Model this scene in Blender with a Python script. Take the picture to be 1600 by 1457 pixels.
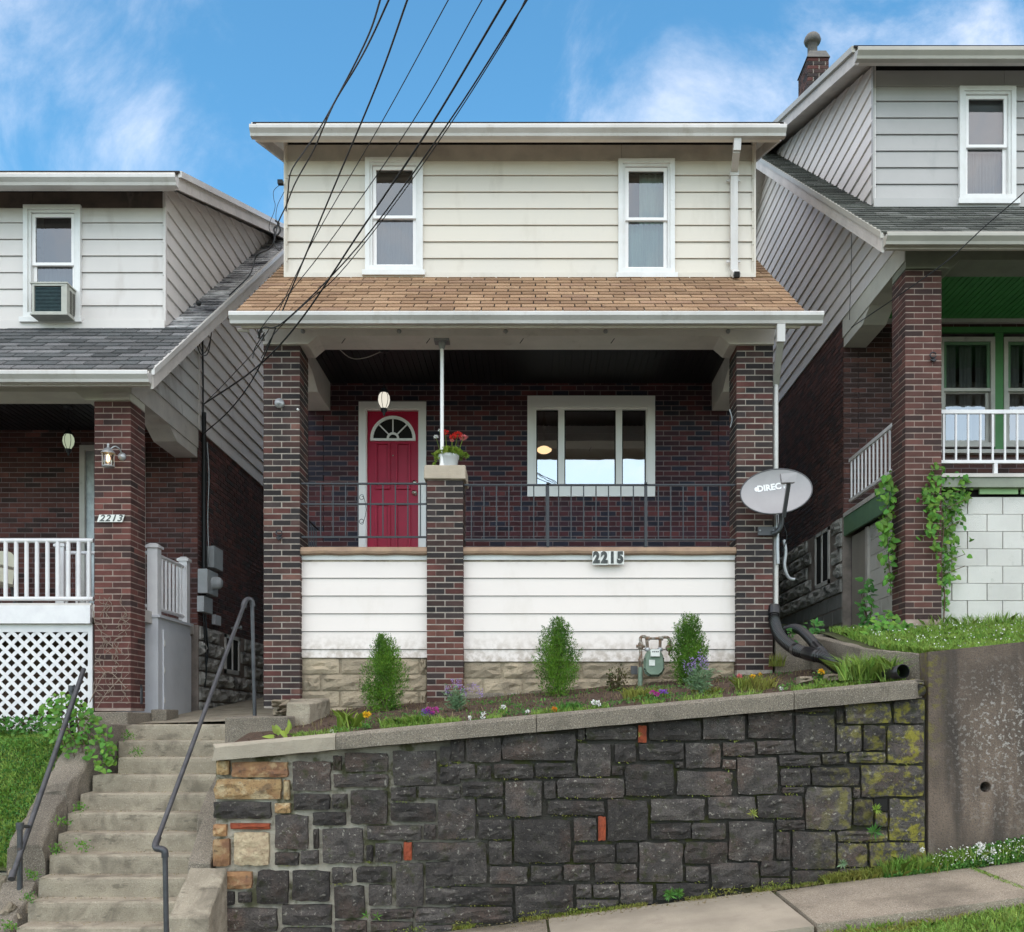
import bpy, bmesh, math, random
import numpy as np
from mathutils import Vector, Matrix, noise as mnoise
random.seed(7); RNG = np.random.RandomState(11)
R = math.radians
for o in list(bpy.data.objects): bpy.data.objects.remove(o)
sc = bpy.context.scene
C = sc.collection
F = 1530.0
def PX(px, Y): return (px - 833.0) * Y / F
def PZ(py, Y): return (1132.0 - py) * Y / F
def P(px, py, Y): return Vector((PX(px, Y), Y, PZ(py, Y)))

# ---------------------------------------------------------------- camera, sky, sun, exposure
cam = bpy.data.cameras.new('camera'); camo = bpy.data.objects.new('camera', cam); C.objects.link(camo)
camo.location = (0, 0, 0); camo.rotation_euler = (R(90), 0, 0)
cam.sensor_width = 36; cam.sensor_fit = 'HORIZONTAL'; cam.lens = F / 1600 * 36
cam.shift_x = -33 / 1600; cam.shift_y = 403.5 / 1600
cam.clip_start = 0.1; cam.clip_end = 3000
sc.camera = camo
sc.cycles.max_bounces = 14; sc.cycles.diffuse_bounces = 10; sc.cycles.glossy_bounces = 4; sc.cycles.transparent_max_bounces = 12
sc.view_settings.view_transform = 'Standard'; sc.view_settings.look = 'None'
sc.view_settings.exposure = 1.02; sc.view_settings.gamma = 1
SUN_EL, SUN_AZ = R(52), R(188)      # azimuth clockwise from +Y: behind the camera, a little to the left
w = bpy.data.worlds.new("World"); sc.world = w; w.use_nodes = True
nt = w.node_tree; nt.nodes.clear(); N = nt.nodes.new; L = nt.links.new
sky = N('ShaderNodeTexSky'); sky.sky_type = 'NISHITA'; sky.sun_disc = False
sky.sun_elevation = SUN_EL; sky.sun_rotation = SUN_AZ; sky.air_density = 1.0; sky.dust_density = 0.6; sky.ozone_density = 2.2
tc = N('ShaderNodeTexCoord'); sep = N('ShaderNodeSeparateXYZ'); L(tc.outputs['Generated'], sep.inputs[0])
zz = N('ShaderNodeMath'); zz.operation = 'MAXIMUM'; zz.inputs[1].default_value = 0.0; L(sep.outputs[2], zz.inputs[0])
za = N('ShaderNodeMath'); za.operation = 'ADD'; za.inputs[1].default_value = 0.22; L(zz.outputs[0], za.inputs[0])
dx = N('ShaderNodeMath'); dx.operation = 'DIVIDE'; L(sep.outputs[0], dx.inputs[0]); L(za.outputs[0], dx.inputs[1])
dy = N('ShaderNodeMath'); dy.operation = 'DIVIDE'; L(sep.outputs[1], dy.inputs[0]); L(za.outputs[0], dy.inputs[1])
cmb = N('ShaderNodeCombineXYZ'); L(dx.outputs[0], cmb.inputs[0]); L(dy.outputs[0], cmb.inputs[1])
mp = N('ShaderNodeMapping'); mp.inputs['Rotation'].default_value = (0, 0, R(38)); mp.inputs['Scale'].default_value = (2.2, 1.25, 1)
mp.inputs['Location'].default_value = (1.7, 0.35, 0.2)
L(cmb.outputs[0], mp.inputs[0])
n1 = N('ShaderNodeTexNoise'); n1.inputs['Scale'].default_value = 1.25; n1.inputs['Detail'].default_value = 14; n1.inputs['Roughness'].default_value = 0.62
n1.inputs['Distortion'].default_value = 0.7; L(mp.outputs[0], n1.inputs[0])
n2 = N('ShaderNodeTexNoise'); n2.inputs['Scale'].default_value = 0.55; n2.inputs['Detail'].default_value = 3; L(cmb.outputs[0], n2.inputs[0])
mm = N('ShaderNodeMath'); mm.operation = 'MULTIPLY'; L(n1.outputs['Fac'], mm.inputs[0]); L(n2.outputs['Fac'], mm.inputs[1])
cr = N('ShaderNodeMapRange'); cr.interpolation_type = 'SMOOTHSTEP'; cr.inputs['From Min'].default_value = 0.205; cr.inputs['From Max'].default_value = 0.38
cr.inputs['To Max'].default_value = 0.52; L(mm.outputs[0], cr.inputs['Value'])
skt = N('ShaderNodeMix'); skt.data_type = 'RGBA'; skt.blend_type = 'MULTIPLY'; skt.inputs[0].default_value = 1
L(sky.outputs[0], skt.inputs[6]); skt.inputs[7].default_value = (0.58, 1.05, 1.10, 1)
mx = N('ShaderNodeMix'); mx.data_type = 'RGBA'; L(cr.outputs[0], mx.inputs[0]); L(skt.outputs[2], mx.inputs[6]); mx.inputs[7].default_value = (9.0, 8.2, 7.9, 1)
bg = N('ShaderNodeBackground'); bg.inputs['Strength'].default_value = 0.118; L(mx.outputs[2], bg.inputs[0])
wo = N('ShaderNodeOutputWorld'); L(bg.outputs[0], wo.inputs[0])
sl = bpy.data.lights.new('sun', 'SUN'); sl.energy = 1.9; sl.angle = R(175); sl.color = (1, 0.76, 0.56)
so = bpy.data.objects.new('sun', sl); C.objects.link(so)
_d = Vector((math.sin(SUN_AZ) * math.cos(SUN_EL), math.cos(SUN_AZ) * math.cos(SUN_EL), math.sin(SUN_EL)))
so.rotation_euler = (-_d).to_track_quat('-Z', 'Y').to_euler(); so.location = (0, -5, 20)

# ---------------------------------------------------------------- materials
def newmat(name):
    m = bpy.data.materials.new(name); m.use_nodes = True
    nt = m.node_tree; nt.nodes.clear()
    return m, nt
def c4(c): return (c[0], c[1], c[2], 1)
def rndnode(nt):
    g = nt.nodes.new('ShaderNodeNewGeometry'); oi = nt.nodes.new('ShaderNodeObjectInfo')
    a = nt.nodes.new('ShaderNodeMath'); a.operation = 'ADD'
    nt.links.new(g.outputs['Random Per Island'], a.inputs[0]); nt.links.new(oi.outputs['Random'], a.inputs[1])
    f = nt.nodes.new('ShaderNodeMath'); f.operation = 'FRACT'; nt.links.new(a.outputs[0], f.inputs[0])
    return g, f
def noise_fac(nt, pos, scale, lo, hi, stretch=None, detail=5, dist=0.0):
    v = pos
    if stretch:
        mp = nt.nodes.new('ShaderNodeMapping'); mp.inputs['Scale'].default_value = stretch; nt.links.new(pos, mp.inputs[0]); v = mp.outputs[0]
    n = nt.nodes.new('ShaderNodeTexNoise'); n.inputs['Scale'].default_value = scale; n.inputs['Detail'].default_value = detail
    n.inputs['Roughness'].default_value = 0.6; n.inputs['Distortion'].default_value = dist
    nt.links.new(v, n.inputs[0])
    r = nt.nodes.new('ShaderNodeMapRange'); r.inputs['From Min'].default_value = lo; r.inputs['From Max'].default_value = hi
    nt.links.new(n.outputs['Fac'], r.inputs['Value'])
    return r.outputs[0], n
def zone(nt, pos, axis, lo, hi):
    s = nt.nodes.new('ShaderNodeSeparateXYZ'); nt.links.new(pos, s.inputs[0])
    r = nt.nodes.new('ShaderNodeMapRange'); r.inputs['From Min'].default_value = lo; r.inputs['From Max'].default_value = hi
    nt.links.new(s.outputs['XYZ'.index(axis)], r.inputs['Value']); return r.outputs[0]
def mat(name, col, col2=None, rough=0.7, scale=6, rnd=0.0, bump=0.15, bscale=60, layers=(), ramp=None, metallic=0.0, spec=0.4, stretch=None, hue=None, transl=0.0, sheen=0):
    """base colour = col/col2 by noise (or ramp by a per-piece random), value jitter rnd, then stain layers"""
    m, nt = newmat(name); N = nt.nodes.new; L = nt.links.new
    g, rf = rndnode(nt); pos = g.outputs['Position']
    if ramp:
        cr = N('ShaderNodeValToRGB'); cr.color_ramp.interpolation = 'CONSTANT'
        el = cr.color_ramp.elements
        while len(el) > 1: el.remove(el[-1])
        el[0].position = 0; el[0].color = c4(ramp[0][1])
        for p, c in ramp[1:]:
            e = el.new(p); e.color = c4(c)
        L(rf.outputs[0], cr.inputs[0]); cur = cr.outputs[0]
    else:
        rgb = N('ShaderNodeRGB'); rgb.outputs[0].default_value = c4(col); cur = rgb.outputs[0]
    if col2:
        f, _ = noise_fac(nt, pos, scale, 0.35, 0.65, stretch)
        mx = N('ShaderNodeMix'); mx.data_type = 'RGBA'; L(f, mx.inputs[0]); L(cur, mx.inputs[6])
        if ramp:
            mx.blend_type = 'MULTIPLY'
        mx.inputs[7].default_value = c4(col2); cur = mx.outputs[2]
    for ly in layers:
        f, _ = noise_fac(nt, pos, ly['scale'], ly.get('lo', .5), ly.get('hi', .6), ly.get('stretch'), ly.get('detail', 6), ly.get('dist', 0))
        for zn in ly.get('zones', ()):
            z = zone(nt, pos, *zn); mu = N('ShaderNodeMath'); mu.operation = 'MULTIPLY'; L(f, mu.inputs[0]); L(z, mu.inputs[1]); f = mu.outputs[0]
        am = N('ShaderNodeMath'); am.operation = 'MULTIPLY'; am.use_clamp = True; am.inputs[1].default_value = ly.get('amt', 1); L(f, am.inputs[0])
        mx = N('ShaderNodeMix'); mx.data_type = 'RGBA'; L(am.outputs[0], mx.inputs[0]); L(cur, mx.inputs[6]); mx.inputs[7].default_value = c4(ly['col']); cur = mx.outputs[2]
    hs = N('ShaderNodeHueSaturation'); L(cur, hs.inputs['Color'])
    if rnd:
        r = N('ShaderNodeMapRange'); r.inputs['To Min'].default_value = 1 - rnd; r.inputs['To Max'].default_value = 1 + rnd
        m7 = N('ShaderNodeMath'); m7.operation = 'MULTIPLY'; m7.inputs[1].default_value = 7.31; L(rf.outputs[0], m7.inputs[0])
        fr = N('ShaderNodeMath'); fr.operation = 'FRACT'; L(m7.outputs[0], fr.inputs[0]); L(fr.outputs[0], r.inputs['Value']); L(r.outputs[0], hs.inputs['Value'])
        if hue:
            r2 = N('ShaderNodeMapRange'); r2.inputs['To Min'].default_value = .5 - hue; r2.inputs['To Max'].default_value = .5 + hue; L(rf.outputs[0], r2.inputs['Value']); L(r2.outputs[0], hs.inputs['Hue'])
    b = N('ShaderNodeBsdfPrincipled'); L(hs.outputs[0], b.inputs['Base Color'])
    b.inputs['Roughness'].default_value = rough; b.inputs['Metallic'].default_value = metallic; b.inputs['Specular IOR Level'].default_value = spec
    if bump:
        n = N('ShaderNodeTexNoise'); n.inputs['Scale'].default_value = bscale; n.inputs['Detail'].default_value = 6; n.inputs['Roughness'].default_value = .65; L(pos, n.inputs[0])
        bp = N('ShaderNodeBump'); bp.inputs['Strength'].default_value = bump; bp.inputs['Distance'].default_value = 0.02; L(n.outputs['Fac'], bp.inputs['Height']); L(bp.outputs[0], b.inputs['Normal'])
    out = N('ShaderNodeOutputMaterial')
    if transl:
        t = N('ShaderNodeBsdfTranslucent'); L(hs.outputs[0], t.inputs[0]); ms = N('ShaderNodeMixShader'); ms.inputs[0].default_value = transl
        L(b.outputs[0], ms.inputs[1]); L(t.outputs[0], ms.inputs[2]); L(ms.outputs[0], out.inputs[0])
    else: L(b.outputs[0], out.inputs[0])
    return m
def emis(name, col, strength):
    m, nt = newmat(name); e = nt.nodes.new('ShaderNodeEmission'); e.inputs[0].default_value = c4(col); e.inputs[1].default_value = strength
    o = nt.nodes.new('ShaderNodeOutputMaterial'); nt.links.new(e.outputs[0], o.inputs[0]); return m
def glass(name, r0=0.15, tint=(.8, .85, .85), rough=0.0, wav=0.0):
    m, nt = newmat(name); N = nt.nodes.new; L = nt.links.new
    fr = N('ShaderNodeFresnel'); fr.inputs[0].default_value = 1.5
    mr = N('ShaderNodeMapRange'); mr.inputs['To Min'].default_value = r0; L(fr.outputs[0], mr.inputs['Value'])
    gl = N('ShaderNodeBsdfGlossy'); gl.inputs['Roughness'].default_value = rough
    if wav:
        g = N('ShaderNodeNewGeometry'); n = N('ShaderNodeTexNoise'); n.inputs['Scale'].default_value = 3; L(g.outputs['Position'], n.inputs[0])
        bp = N('ShaderNodeBump'); bp.inputs['Strength'].default_value = wav; bp.inputs['Distance'].default_value = .02; L(n.outputs['Fac'], bp.inputs['Height']); L(bp.outputs[0], gl.inputs['Normal'])
    tr = N('ShaderNodeBsdfTransparent'); tr.inputs[0].default_value = c4(tint)
    ms = N('ShaderNodeMixShader'); L(mr.outputs[0], ms.inputs[0]); L(tr.outputs[0], ms.inputs[1]); L(gl.outputs[0], ms.inputs[2])
    o = N('ShaderNodeOutputMaterial'); L(ms.outputs[0], o.inputs[0]); return m

BRK_DARK, BRK_MID, BRK_RED, BRK_LT = (.034, .027, .027), (.062, .035, .031), (.115, .042, .035), (.155, .075, .058)
wear = dict(col=(.30, .26, .22), scale=90, lo=.62, hi=.74, amt=.35)
M = {}
M['brick_mid'] = mat('brown_brick', BRK_MID, (.6, .6, .62), rough=.85, scale=5, rnd=.28, bump=.5, bscale=130, ramp=[(0, BRK_DARK), (.20, (.050, .036, .034)), (.40, (.072, .041, .036)), (.62, (.095, .048, .040)), (.80, BRK_RED), (.93, BRK_LT)], layers=[wear])
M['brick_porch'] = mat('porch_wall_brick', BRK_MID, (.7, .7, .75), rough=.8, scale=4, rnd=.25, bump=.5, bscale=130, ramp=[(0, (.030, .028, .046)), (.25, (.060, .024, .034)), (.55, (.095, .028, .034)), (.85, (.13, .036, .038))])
M['brick_left'] = mat('red_brown_brick', BRK_RED, (.62, .6, .6), rough=.85, scale=3, rnd=.25, bump=.5, bscale=130, ramp=[(0, (.060, .033, .030)), (.14, (.10, .040, .034)), (.45, (.135, .048, .040)), (.85, (.17, .062, .050))], layers=[wear])
M['brick_right'] = mat('dark_red_brick', BRK_RED, (.75, .75, .75), rough=.85, scale=3, rnd=.22, bump=.5, bscale=130, ramp=[(0, (.06, .033, .03)), (.25, (.095, .042, .035)), (.6, (.12, .050, .041)), (.9, (.145, .062, .05))], layers=[wear])
M['mortar'] = mat('pale_mortar', (.47, .41, .35), (.30, .26, .23), rough=.95, scale=7, bump=.4, bscale=200)
M['mortar_red'] = mat('brownish_mortar', (.42, .33, .28), (.28, .21, .18), rough=.95, scale=6, bump=.4, bscale=200)
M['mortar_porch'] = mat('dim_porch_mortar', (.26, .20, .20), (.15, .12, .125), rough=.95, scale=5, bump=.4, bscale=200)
M['brick_mid_red'] = mat('red_brown_brick_low', BRK_MID, (.7, .68, .68), rough=.85, scale=5, rnd=.25, bump=.5, bscale=130, ramp=[(0, (.050, .036, .034)), (.18, (.105, .046, .038)), (.5, (.15, .060, .046)), (.85, (.19, .080, .060))], layers=[wear])
M['mortar_dark'] = mat('sooty_mortar', (.34, .28, .25), (.20, .17, .15), rough=.95, scale=5, bump=.4, bscale=200)
M['mortar_wall'] = mat('wall_mortar', (.60, .54, .44), (.27, .24, .195), rough=.97, scale=5, bump=.8, bscale=80, layers=[
    dict(col=(.06, .055, .045), scale=3, lo=.15, hi=.25, amt=1, zones=[('X', -1.9, -.2)]), dict(col=(.05, .045, .038), scale=6, lo=.1, hi=.3, amt=.85, zones=[('X', -0.6, 1.6)]), dict(col=(.055, .06, .012), scale=4, lo=.52, hi=.6, amt=.8)])
grime = dict(col=(.33, .28, .22), scale=3.0, lo=.55, hi=.8, amt=.35, stretch=(1, 1, .35))
M['siding_cream'] = mat('cream_siding', (.69, .635, .55), (.66, .615, .55), rough=.5, scale=.8, rnd=.03, bump=.06, bscale=25, layers=[grime, dict(col=(.2, .17, .13), scale=45, lo=.74, hi=.8, amt=.5)])
M['frieze_mid'] = mat('weathered_frieze', (.50, .46, .40), (.36, .33, .29), rough=.6, scale=2.5, rnd=.03, bump=.1, layers=[dict(col=(.22, .12, .06), scale=1.6, lo=.52, hi=.68, amt=.55, zones=[('X', 1.6, 2.7)])])
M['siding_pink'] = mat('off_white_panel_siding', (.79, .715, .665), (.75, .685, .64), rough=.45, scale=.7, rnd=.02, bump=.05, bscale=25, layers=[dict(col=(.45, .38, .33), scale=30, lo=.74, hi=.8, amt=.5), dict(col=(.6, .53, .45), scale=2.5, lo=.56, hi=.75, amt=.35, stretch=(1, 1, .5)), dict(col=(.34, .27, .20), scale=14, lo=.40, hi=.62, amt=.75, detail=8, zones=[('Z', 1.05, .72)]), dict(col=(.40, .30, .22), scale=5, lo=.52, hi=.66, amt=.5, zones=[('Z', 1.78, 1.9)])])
M['siding_white'] = mat('white_siding', (.68, .64, .61), (.62, .585, .56), rough=.5, scale=1, rnd=.04, bump=.06, bscale=25, layers=[dict(col=(.34, .28, .24), scale=4, lo=.60, hi=.8, amt=.35, stretch=(1, 1, .3))])
M['siding_stained'] = mat('mildewed_white_siding', (.66, .66, .65), (.58, .57, .55), rough=.55, scale=1, rnd=.05, bump=.06, bscale=25, layers=[dict(col=(.16, .115, .09), scale=2.2, lo=.45, hi=.66, amt=.75, stretch=(1, .8, .35), detail=8), dict(col=(.06, .05, .045), scale=5, lo=.58, hi=.72, amt=.7, stretch=(1, 1, .3))])
M['siding_grey_front'] = mat('grey_front_siding', (.46, .445, .435), (.41, .40, .39), rough=.5, scale=1, rnd=.04, bump=.06, bscale=25, layers=[dict(col=(.25, .25, .25), scale=4, lo=.58, hi=.8, amt=.4, stretch=(1, 1, .3))])  # darker copy of the flank siding, for the more brightly lit front
M['siding_grey'] = mat('light_grey_siding', (.76, .72, .695), (.69, .655, .63), rough=.5, scale=1, rnd=.04, bump=.06, bscale=25, layers=[dict(col=(.25, .25, .25), scale=4, lo=.6, hi=.85, amt=.35, stretch=(1, 1, .3))])  # siding colour made lighter to offset the shade in the alleys
M['trim'] = mat('white_trim', (.78, .78, .77), (.70, .69, .67), rough=.45, scale=4, rnd=.02, bump=.05, layers=[dict(col=(.35, .32, .28), scale=18, lo=.66, hi=.8, amt=.35)])
M['trim_bright'] = mat('bright_window_trim', (.90, .87, .86), rough=.35, bump=0)
M['trim_grey'] = mat('aged_grey_trim', (.60, .56, .52), (.48, .45, .42), rough=.55, scale=3, bump=.1, layers=[dict(col=(.14, .11, .09), scale=8, lo=.6, hi=.75, amt=.4)])
M['beam'] = mat('grey_white_beam', (.82, .78, .74), (.72, .69, .65), rough=.5, scale=3, bump=.08, layers=[dict(col=(.28, .26, .23), scale=7, lo=.6, hi=.8, amt=.35)])
M['beam_cream'] = mat('cream_beam_paint', (.62, .61, .53), (.52, .51, .45), rough=.5, scale=3, bump=.1, layers=[dict(col=(.3, .26, .1), scale=5, lo=.66, hi=.74, amt=.5)])
M['beam_olive'] = mat('dull_green_grey_paint', (.24, .26, .20), (.19, .20, .16), rough=.5, scale=3, bump=.1)
M['gutter'] = mat('white_aluminium_gutter', (.62, .60, .575), (.50, .48, .45), rough=.28, scale=1.3, bump=.05, bscale=9, spec=.6, layers=[dict(col=(.33, .29, .23), scale=7, lo=.56, hi=.76, amt=.45, stretch=(1, 1, .2)), dict(col=(.16,.13,.10), scale=40, lo=.66, hi=.72, amt=.5)])
M['gutter_green'] = mat('faded_green_grey_gutter', (.46, .44, .385), (.38, .365, .32), rough=.4, scale=2, bump=.03)
M['shadow_gap'] = mat('dark_gap', (.012, .011, .01), rough=.9, bump=0)
M['tan_shingle'] = mat('tan_asphalt_shingle', (.36, .21, .13), (.85, .82, .8), rough=.95, scale=1.3, rnd=.10, bump=.7, bscale=260, ramp=[(0, (.37, .235, .14)), (.3, (.45, .29, .175)), (.6, (.51, .34, .21)), (.85, (.40, .255, .165))], layers=[dict(col=(.20,.11,.07), scale=60, lo=.5, hi=.6, amt=.4), dict(col=(.16, .10, .07), scale=5, lo=.58, hi=.75, amt=.5)])
M['grey_shingle'] = mat('grey_asphalt_shingle', (.12, .12, .125), (.8, .8, .8), rough=.95, scale=2, rnd=.25, bump=.7, bscale=260, ramp=[(0, (.115, .122, .125)), (.4, (.165, .167, .17)), (.75, (.21, .21, .215))], layers=[dict(col=(.05,.05,.05), scale=60, lo=.5, hi=.6, amt=.5)])
M['dark_shingle'] = mat('charcoal_asphalt_shingle', (.06, .06, .068), (.8, .8, .8), rough=.95, scale=2, rnd=.3, bump=.7, bscale=260)
M['green_shingle'] = mat('green_grey_shingle', (.10, .105, .095), (.8, .8, .8), rough=.95, scale=2, rnd=.28, bump=.7, bscale=260, ramp=[(0, (.11, .118, .105)), (.5, (.16, .168, .15)), (.8, (.20, .205, .19))], layers=[dict(col=(.05,.05,.045), scale=60, lo=.5, hi=.6, amt=.5)])
M['felt'] = mat('roofing_felt', (.025, .02, .018), rough=.95, bump=.3)
M['concrete'] = mat('worn_tan_concrete', (.46, .40, .305), (.33, .285, .215), rough=.93, scale=3, rnd=.05, bump=.9, bscale=90, layers=[dict(col=(.17, .15, .115), scale=100, lo=.54, hi=.64, amt=.45), dict(col=(.66, .60, .49), scale=70, lo=.58, hi=.66, amt=.4), dict(col=(.14, .12, .09), scale=3.2, lo=.50, hi=.66, amt=.65, detail=9, dist=.8), dict(col=(.09,.08,.06), scale=9, lo=.60, hi=.66, amt=.5, stretch=(.5,1,1.5))])
M['concrete_lip'] = mat('exposed_aggregate_concrete', (.31, .265, .205), (.21, .18, .14), rough=.95, scale=2.2, rnd=.08, bump=1, bscale=120, layers=[dict(col=(.12, .105, .09), scale=95, lo=.50, hi=.58, amt=.65), dict(col=(.60, .54, .45), scale=120, lo=.55, hi=.62, amt=.6), dict(col=(.07, .065, .05), scale=3, lo=.56, hi=.68, amt=.5)])
M['concrete_pale'] = mat('pale_new_concrete', (.42, .365, .285), (.31, .27, .21), rough=.9, scale=2, rnd=.04, bump=.6, bscale=90, layers=[dict(col=(.33, .29, .23), scale=90, lo=.54, hi=.64, amt=.5), dict(col=(.25, .21, .16), scale=3, lo=.58, hi=.72, amt=.45)])
M['sidewalk'] = mat('gritty_pavement', (.45, .375, .285), (.32, .265, .205), rough=.93, scale=1.5, rnd=.10, bump=.8, bscale=110, layers=[dict(col=(.15, .13, .10), scale=95, lo=.51, hi=.59, amt=.65), dict(col=(.75, .68, .57), scale=110, lo=.55, hi=.62, amt=.6), dict(col=(.13, .11, .08), scale=1.4, lo=.46, hi=.64, amt=.7, detail=9), dict(col=(.08, .075, .04), scale=6, lo=.3, hi=.55, amt=.8, zones=[('Y', 8.15, 8.5)])])
M['concrete_wall'] = mat('stained_dark_concrete', (.215, .163, .125), (.11, .085, .067), rough=.95, scale=1.6, bump=.8, bscale=70, layers=[
    dict(col=(.045, .038, .033), scale=3.4, lo=.48, hi=.62, amt=.8, stretch=(1, 1, .12)), dict(col=(.30,.25,.21), scale=1.8, lo=.56, hi=.7, amt=.5, stretch=(1,1,.4)),
    dict(col=(.07,.06,.055), scale=90, lo=.52, hi=.60, amt=.6), dict(col=(.42, .40, .37), scale=34, lo=.54, hi=.60, amt=.75, detail=9, zones=[('X', 3.55, 3.95), ('Z', -1.05, -.15), ('Z', .65, .1)]),
    dict(col=(.17, .15, .03), scale=16, lo=.48, hi=.60, amt=.8, zones=[('X', 3.62, 3.44), ('Z', -.5, .1)])])
M['rock_dark'] = mat('dark_basalt', (.085, .074, .066), (.036, .031, .029), rough=.82, scale=6, rnd=.38, bump=1, bscale=45, layers=[
    dict(col=(.11, .072, .055), scale=2.1, lo=.5, hi=.64, amt=.6), dict(col=(.018, .016, .016), scale=70, lo=.52, hi=.58, amt=.7, detail=8), dict(col=(.26, .235, .20), scale=70, lo=.625, hi=.67, amt=.6, detail=8), dict(col=(.17, .155, .135), scale=5, lo=.57, hi=.68, amt=.45, stretch=(1, 1, 2.5), detail=9, dist=1.5), dict(col=(.28, .26, .22), scale=30, lo=.61, hi=.65, amt=.7, detail=9),
    dict(col=(.030, .034, .010), scale=9, lo=.58, hi=.68, amt=.7), dict(col=(.21, .19, .022), scale=13, lo=.47, hi=.60, amt=.85, detail=9, zones=[('X', 2.35, 3.2)])])
M['rock_tan'] = mat('ochre_sandstone', (.44, .30, .14), (.30, .17, .08), rough=.85, scale=6, rnd=.18, bump=.8, bscale=50, layers=[dict(col=(.55, .45, .28), scale=9, lo=.5, hi=.6, amt=.7), dict(col=(.12, .08, .05), scale=10, lo=.55, hi=.66, amt=.7), dict(col=(.06,.05,.04), scale=60, lo=.58, hi=.64, amt=.6)])
M['rock_orange'] = mat('rust_orange_sandstone', (.36, .20, .09), (.20, .10, .06), rough=.85, scale=6, rnd=.2, bump=.7, bscale=50, layers=[dict(col=(.46, .33, .18), scale=9, lo=.5, hi=.62, amt=.7), dict(col=(.07,.05,.04), scale=14, lo=.56, hi=.66, amt=.7)])
M['rock_pale'] = mat('pale_buff_sandstone', (.56, .46, .30), (.38, .28, .18), rough=.85, scale=16, rnd=.05, bump=.9, bscale=45, layers=[dict(col=(.20,.14,.09), scale=22, lo=.56, hi=.66, amt=.6)])
M['rock_red'] = mat('red_clay_brick', (.34, .075, .03), (.22, .05, .025), rough=.85, scale=20, rnd=.12, bump=.7, bscale=80)
M['found_tan'] = mat('tan_rockface_block', (.44, .36, .255), (.33, .27, .195), rough=.92, scale=4, rnd=.14, bump=.8, bscale=50, layers=[dict(col=(.11, .09, .07), scale=5, lo=.58, hi=.7, amt=.5)])
M['found_grey'] = mat('grey_rockface_block', (.46, .44, .41), (.30, .285, .265), rough=.92, scale=5, rnd=.15, bump=.9, bscale=50, layers=[dict(col=(.045, .042, .04), scale=4, lo=.5, hi=.64, amt=.7)])
M['block_white'] = mat('white_painted_block', (.70, .68, .64), (.62, .60, .565), rough=.8, scale=2, rnd=.04, bump=.6, bscale=110, layers=[dict(col=(.35, .36, .3), scale=7, lo=.62, hi=.72, amt=.4)])
M['block_grey'] = mat('grey_concrete_block', (.26, .255, .24), (.20, .195, .18), rough=.9, scale=3, rnd=.06, bump=.5, bscale=80)
M['black_iron'] = mat('black_wrought_iron', (.010, .011, .016), rough=.45, bump=.1, spec=.6, rnd=.05)
M['pipe'] = mat('weathered_steel_pipe', (.085, .088, .095), (.05, .052, .058), rough=.42, scale=9, bump=.1, metallic=.45, spec=.6, layers=[dict(col=(.13, .06, .03), scale=14, lo=.64, hi=.74, amt=.6)])
M['galv'] = mat('galvanised_metal', (.42, .43, .44), (.30, .31, .32), rough=.4, scale=12, bump=.05, metallic=.5)
M['meter_rust'] = mat('rusty_meter_pipe', (.15, .13, .11), (.20, .11, .06), rough=.7, scale=25, bump=.4, metallic=.2, layers=[dict(col=(.40, .39, .34), scale=20, lo=.5, hi=.6, amt=.7)])
M['meter_green'] = mat('sage_green_meter_paint', (.20, .27, .20), (.15, .21, .155), rough=.5, scale=10, bump=.15)
M['grey_box'] = mat('grey_enamel_box', (.42, .43, .44), (.34, .35, .36), rough=.5, scale=6, bump=.05, rnd=.05)
M['rubber'] = mat('black_plastic_pipe', (.010, .010, .011), rough=.28, bump=.02, spec=.5)
M['cable'] = mat('black_cable', (.010, .011, .012), rough=.5, bump=0)
M['red_door'] = mat('crimson_door_paint', (.44, .005, .045), (.36, .004, .038), rough=.40, scale=3, bump=.02, spec=.3)
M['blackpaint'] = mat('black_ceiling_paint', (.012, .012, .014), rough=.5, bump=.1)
M['brass'] = mat('satin_nickel', (.7, .66, .58), rough=.25, bump=0, metallic=1)
M['dark_room'] = mat('dim_room_plaster', (.10, .09, .095), rough=.9, bump=0)
M['room_pale'] = mat('room_plaster', (.30, .27, .30), rough=.9, bump=0)
M['green_paint'] = mat('grass_green_paint', (.085, .25, .085), (.07, .21, .07), rough=.5, scale=4, bump=.08)
M['green_ceiling'] = mat('green_beadboard', (.07, .30, .08), (.055, .25, .065), rough=.5, scale=5, bump=.1)
M['green_pale'] = mat('pale_green_board', (.33, .50, .24), (.27, .43, .20), rough=.6, scale=4, bump=.1)
M['green_skirt'] = mat('faded_green_skirt', (.14, .25, .14), (.11, .20, .12), rough=.6, scale=4, bump=.1)
M['plywood'] = mat('weathered_beige_board', (.38, .34, .29), (.30, .27, .24), rough=.8, scale=2, bump=.2, stretch=(1, 1, .3))
M['white_rail'] = mat('white_painted_rail', (.78, .76, .76), (.70, .68, .69), rough=.4, scale=6, bump=.03)
M['box_white'] = mat('grey_white_painted_board', (.62, .62, .65), (.55, .55, .58), rough=.55, scale=2.5, bump=.1, layers=[dict(col=(.3, .28, .26), scale=12, lo=.66, hi=.76, amt=.4)])
M['stone_cap'] = mat('buff_stone_cap', (.50, .42, .33), (.42, .35, .27), rough=.85, scale=6, bump=.4, rnd=.05)
M['bullnose'] = mat('tan_floor_edge', (.40, .27, .18), (.30, .20, .14), rough=.8, scale=5, bump=.3)
M['soil'] = mat('mulch_soil', (.11, .068, .045), (.06, .04, .028), rough=1, scale=18, bump=1, bscale=60, layers=[dict(col=(.16, .10, .07), scale=60, lo=.58, hi=.66, amt=.6)])
M['earth'] = mat('earth_under_grass', (.085, .095, .035), (.06, .065, .03), rough=1, scale=6, bump=.8, bscale=50)
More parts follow.
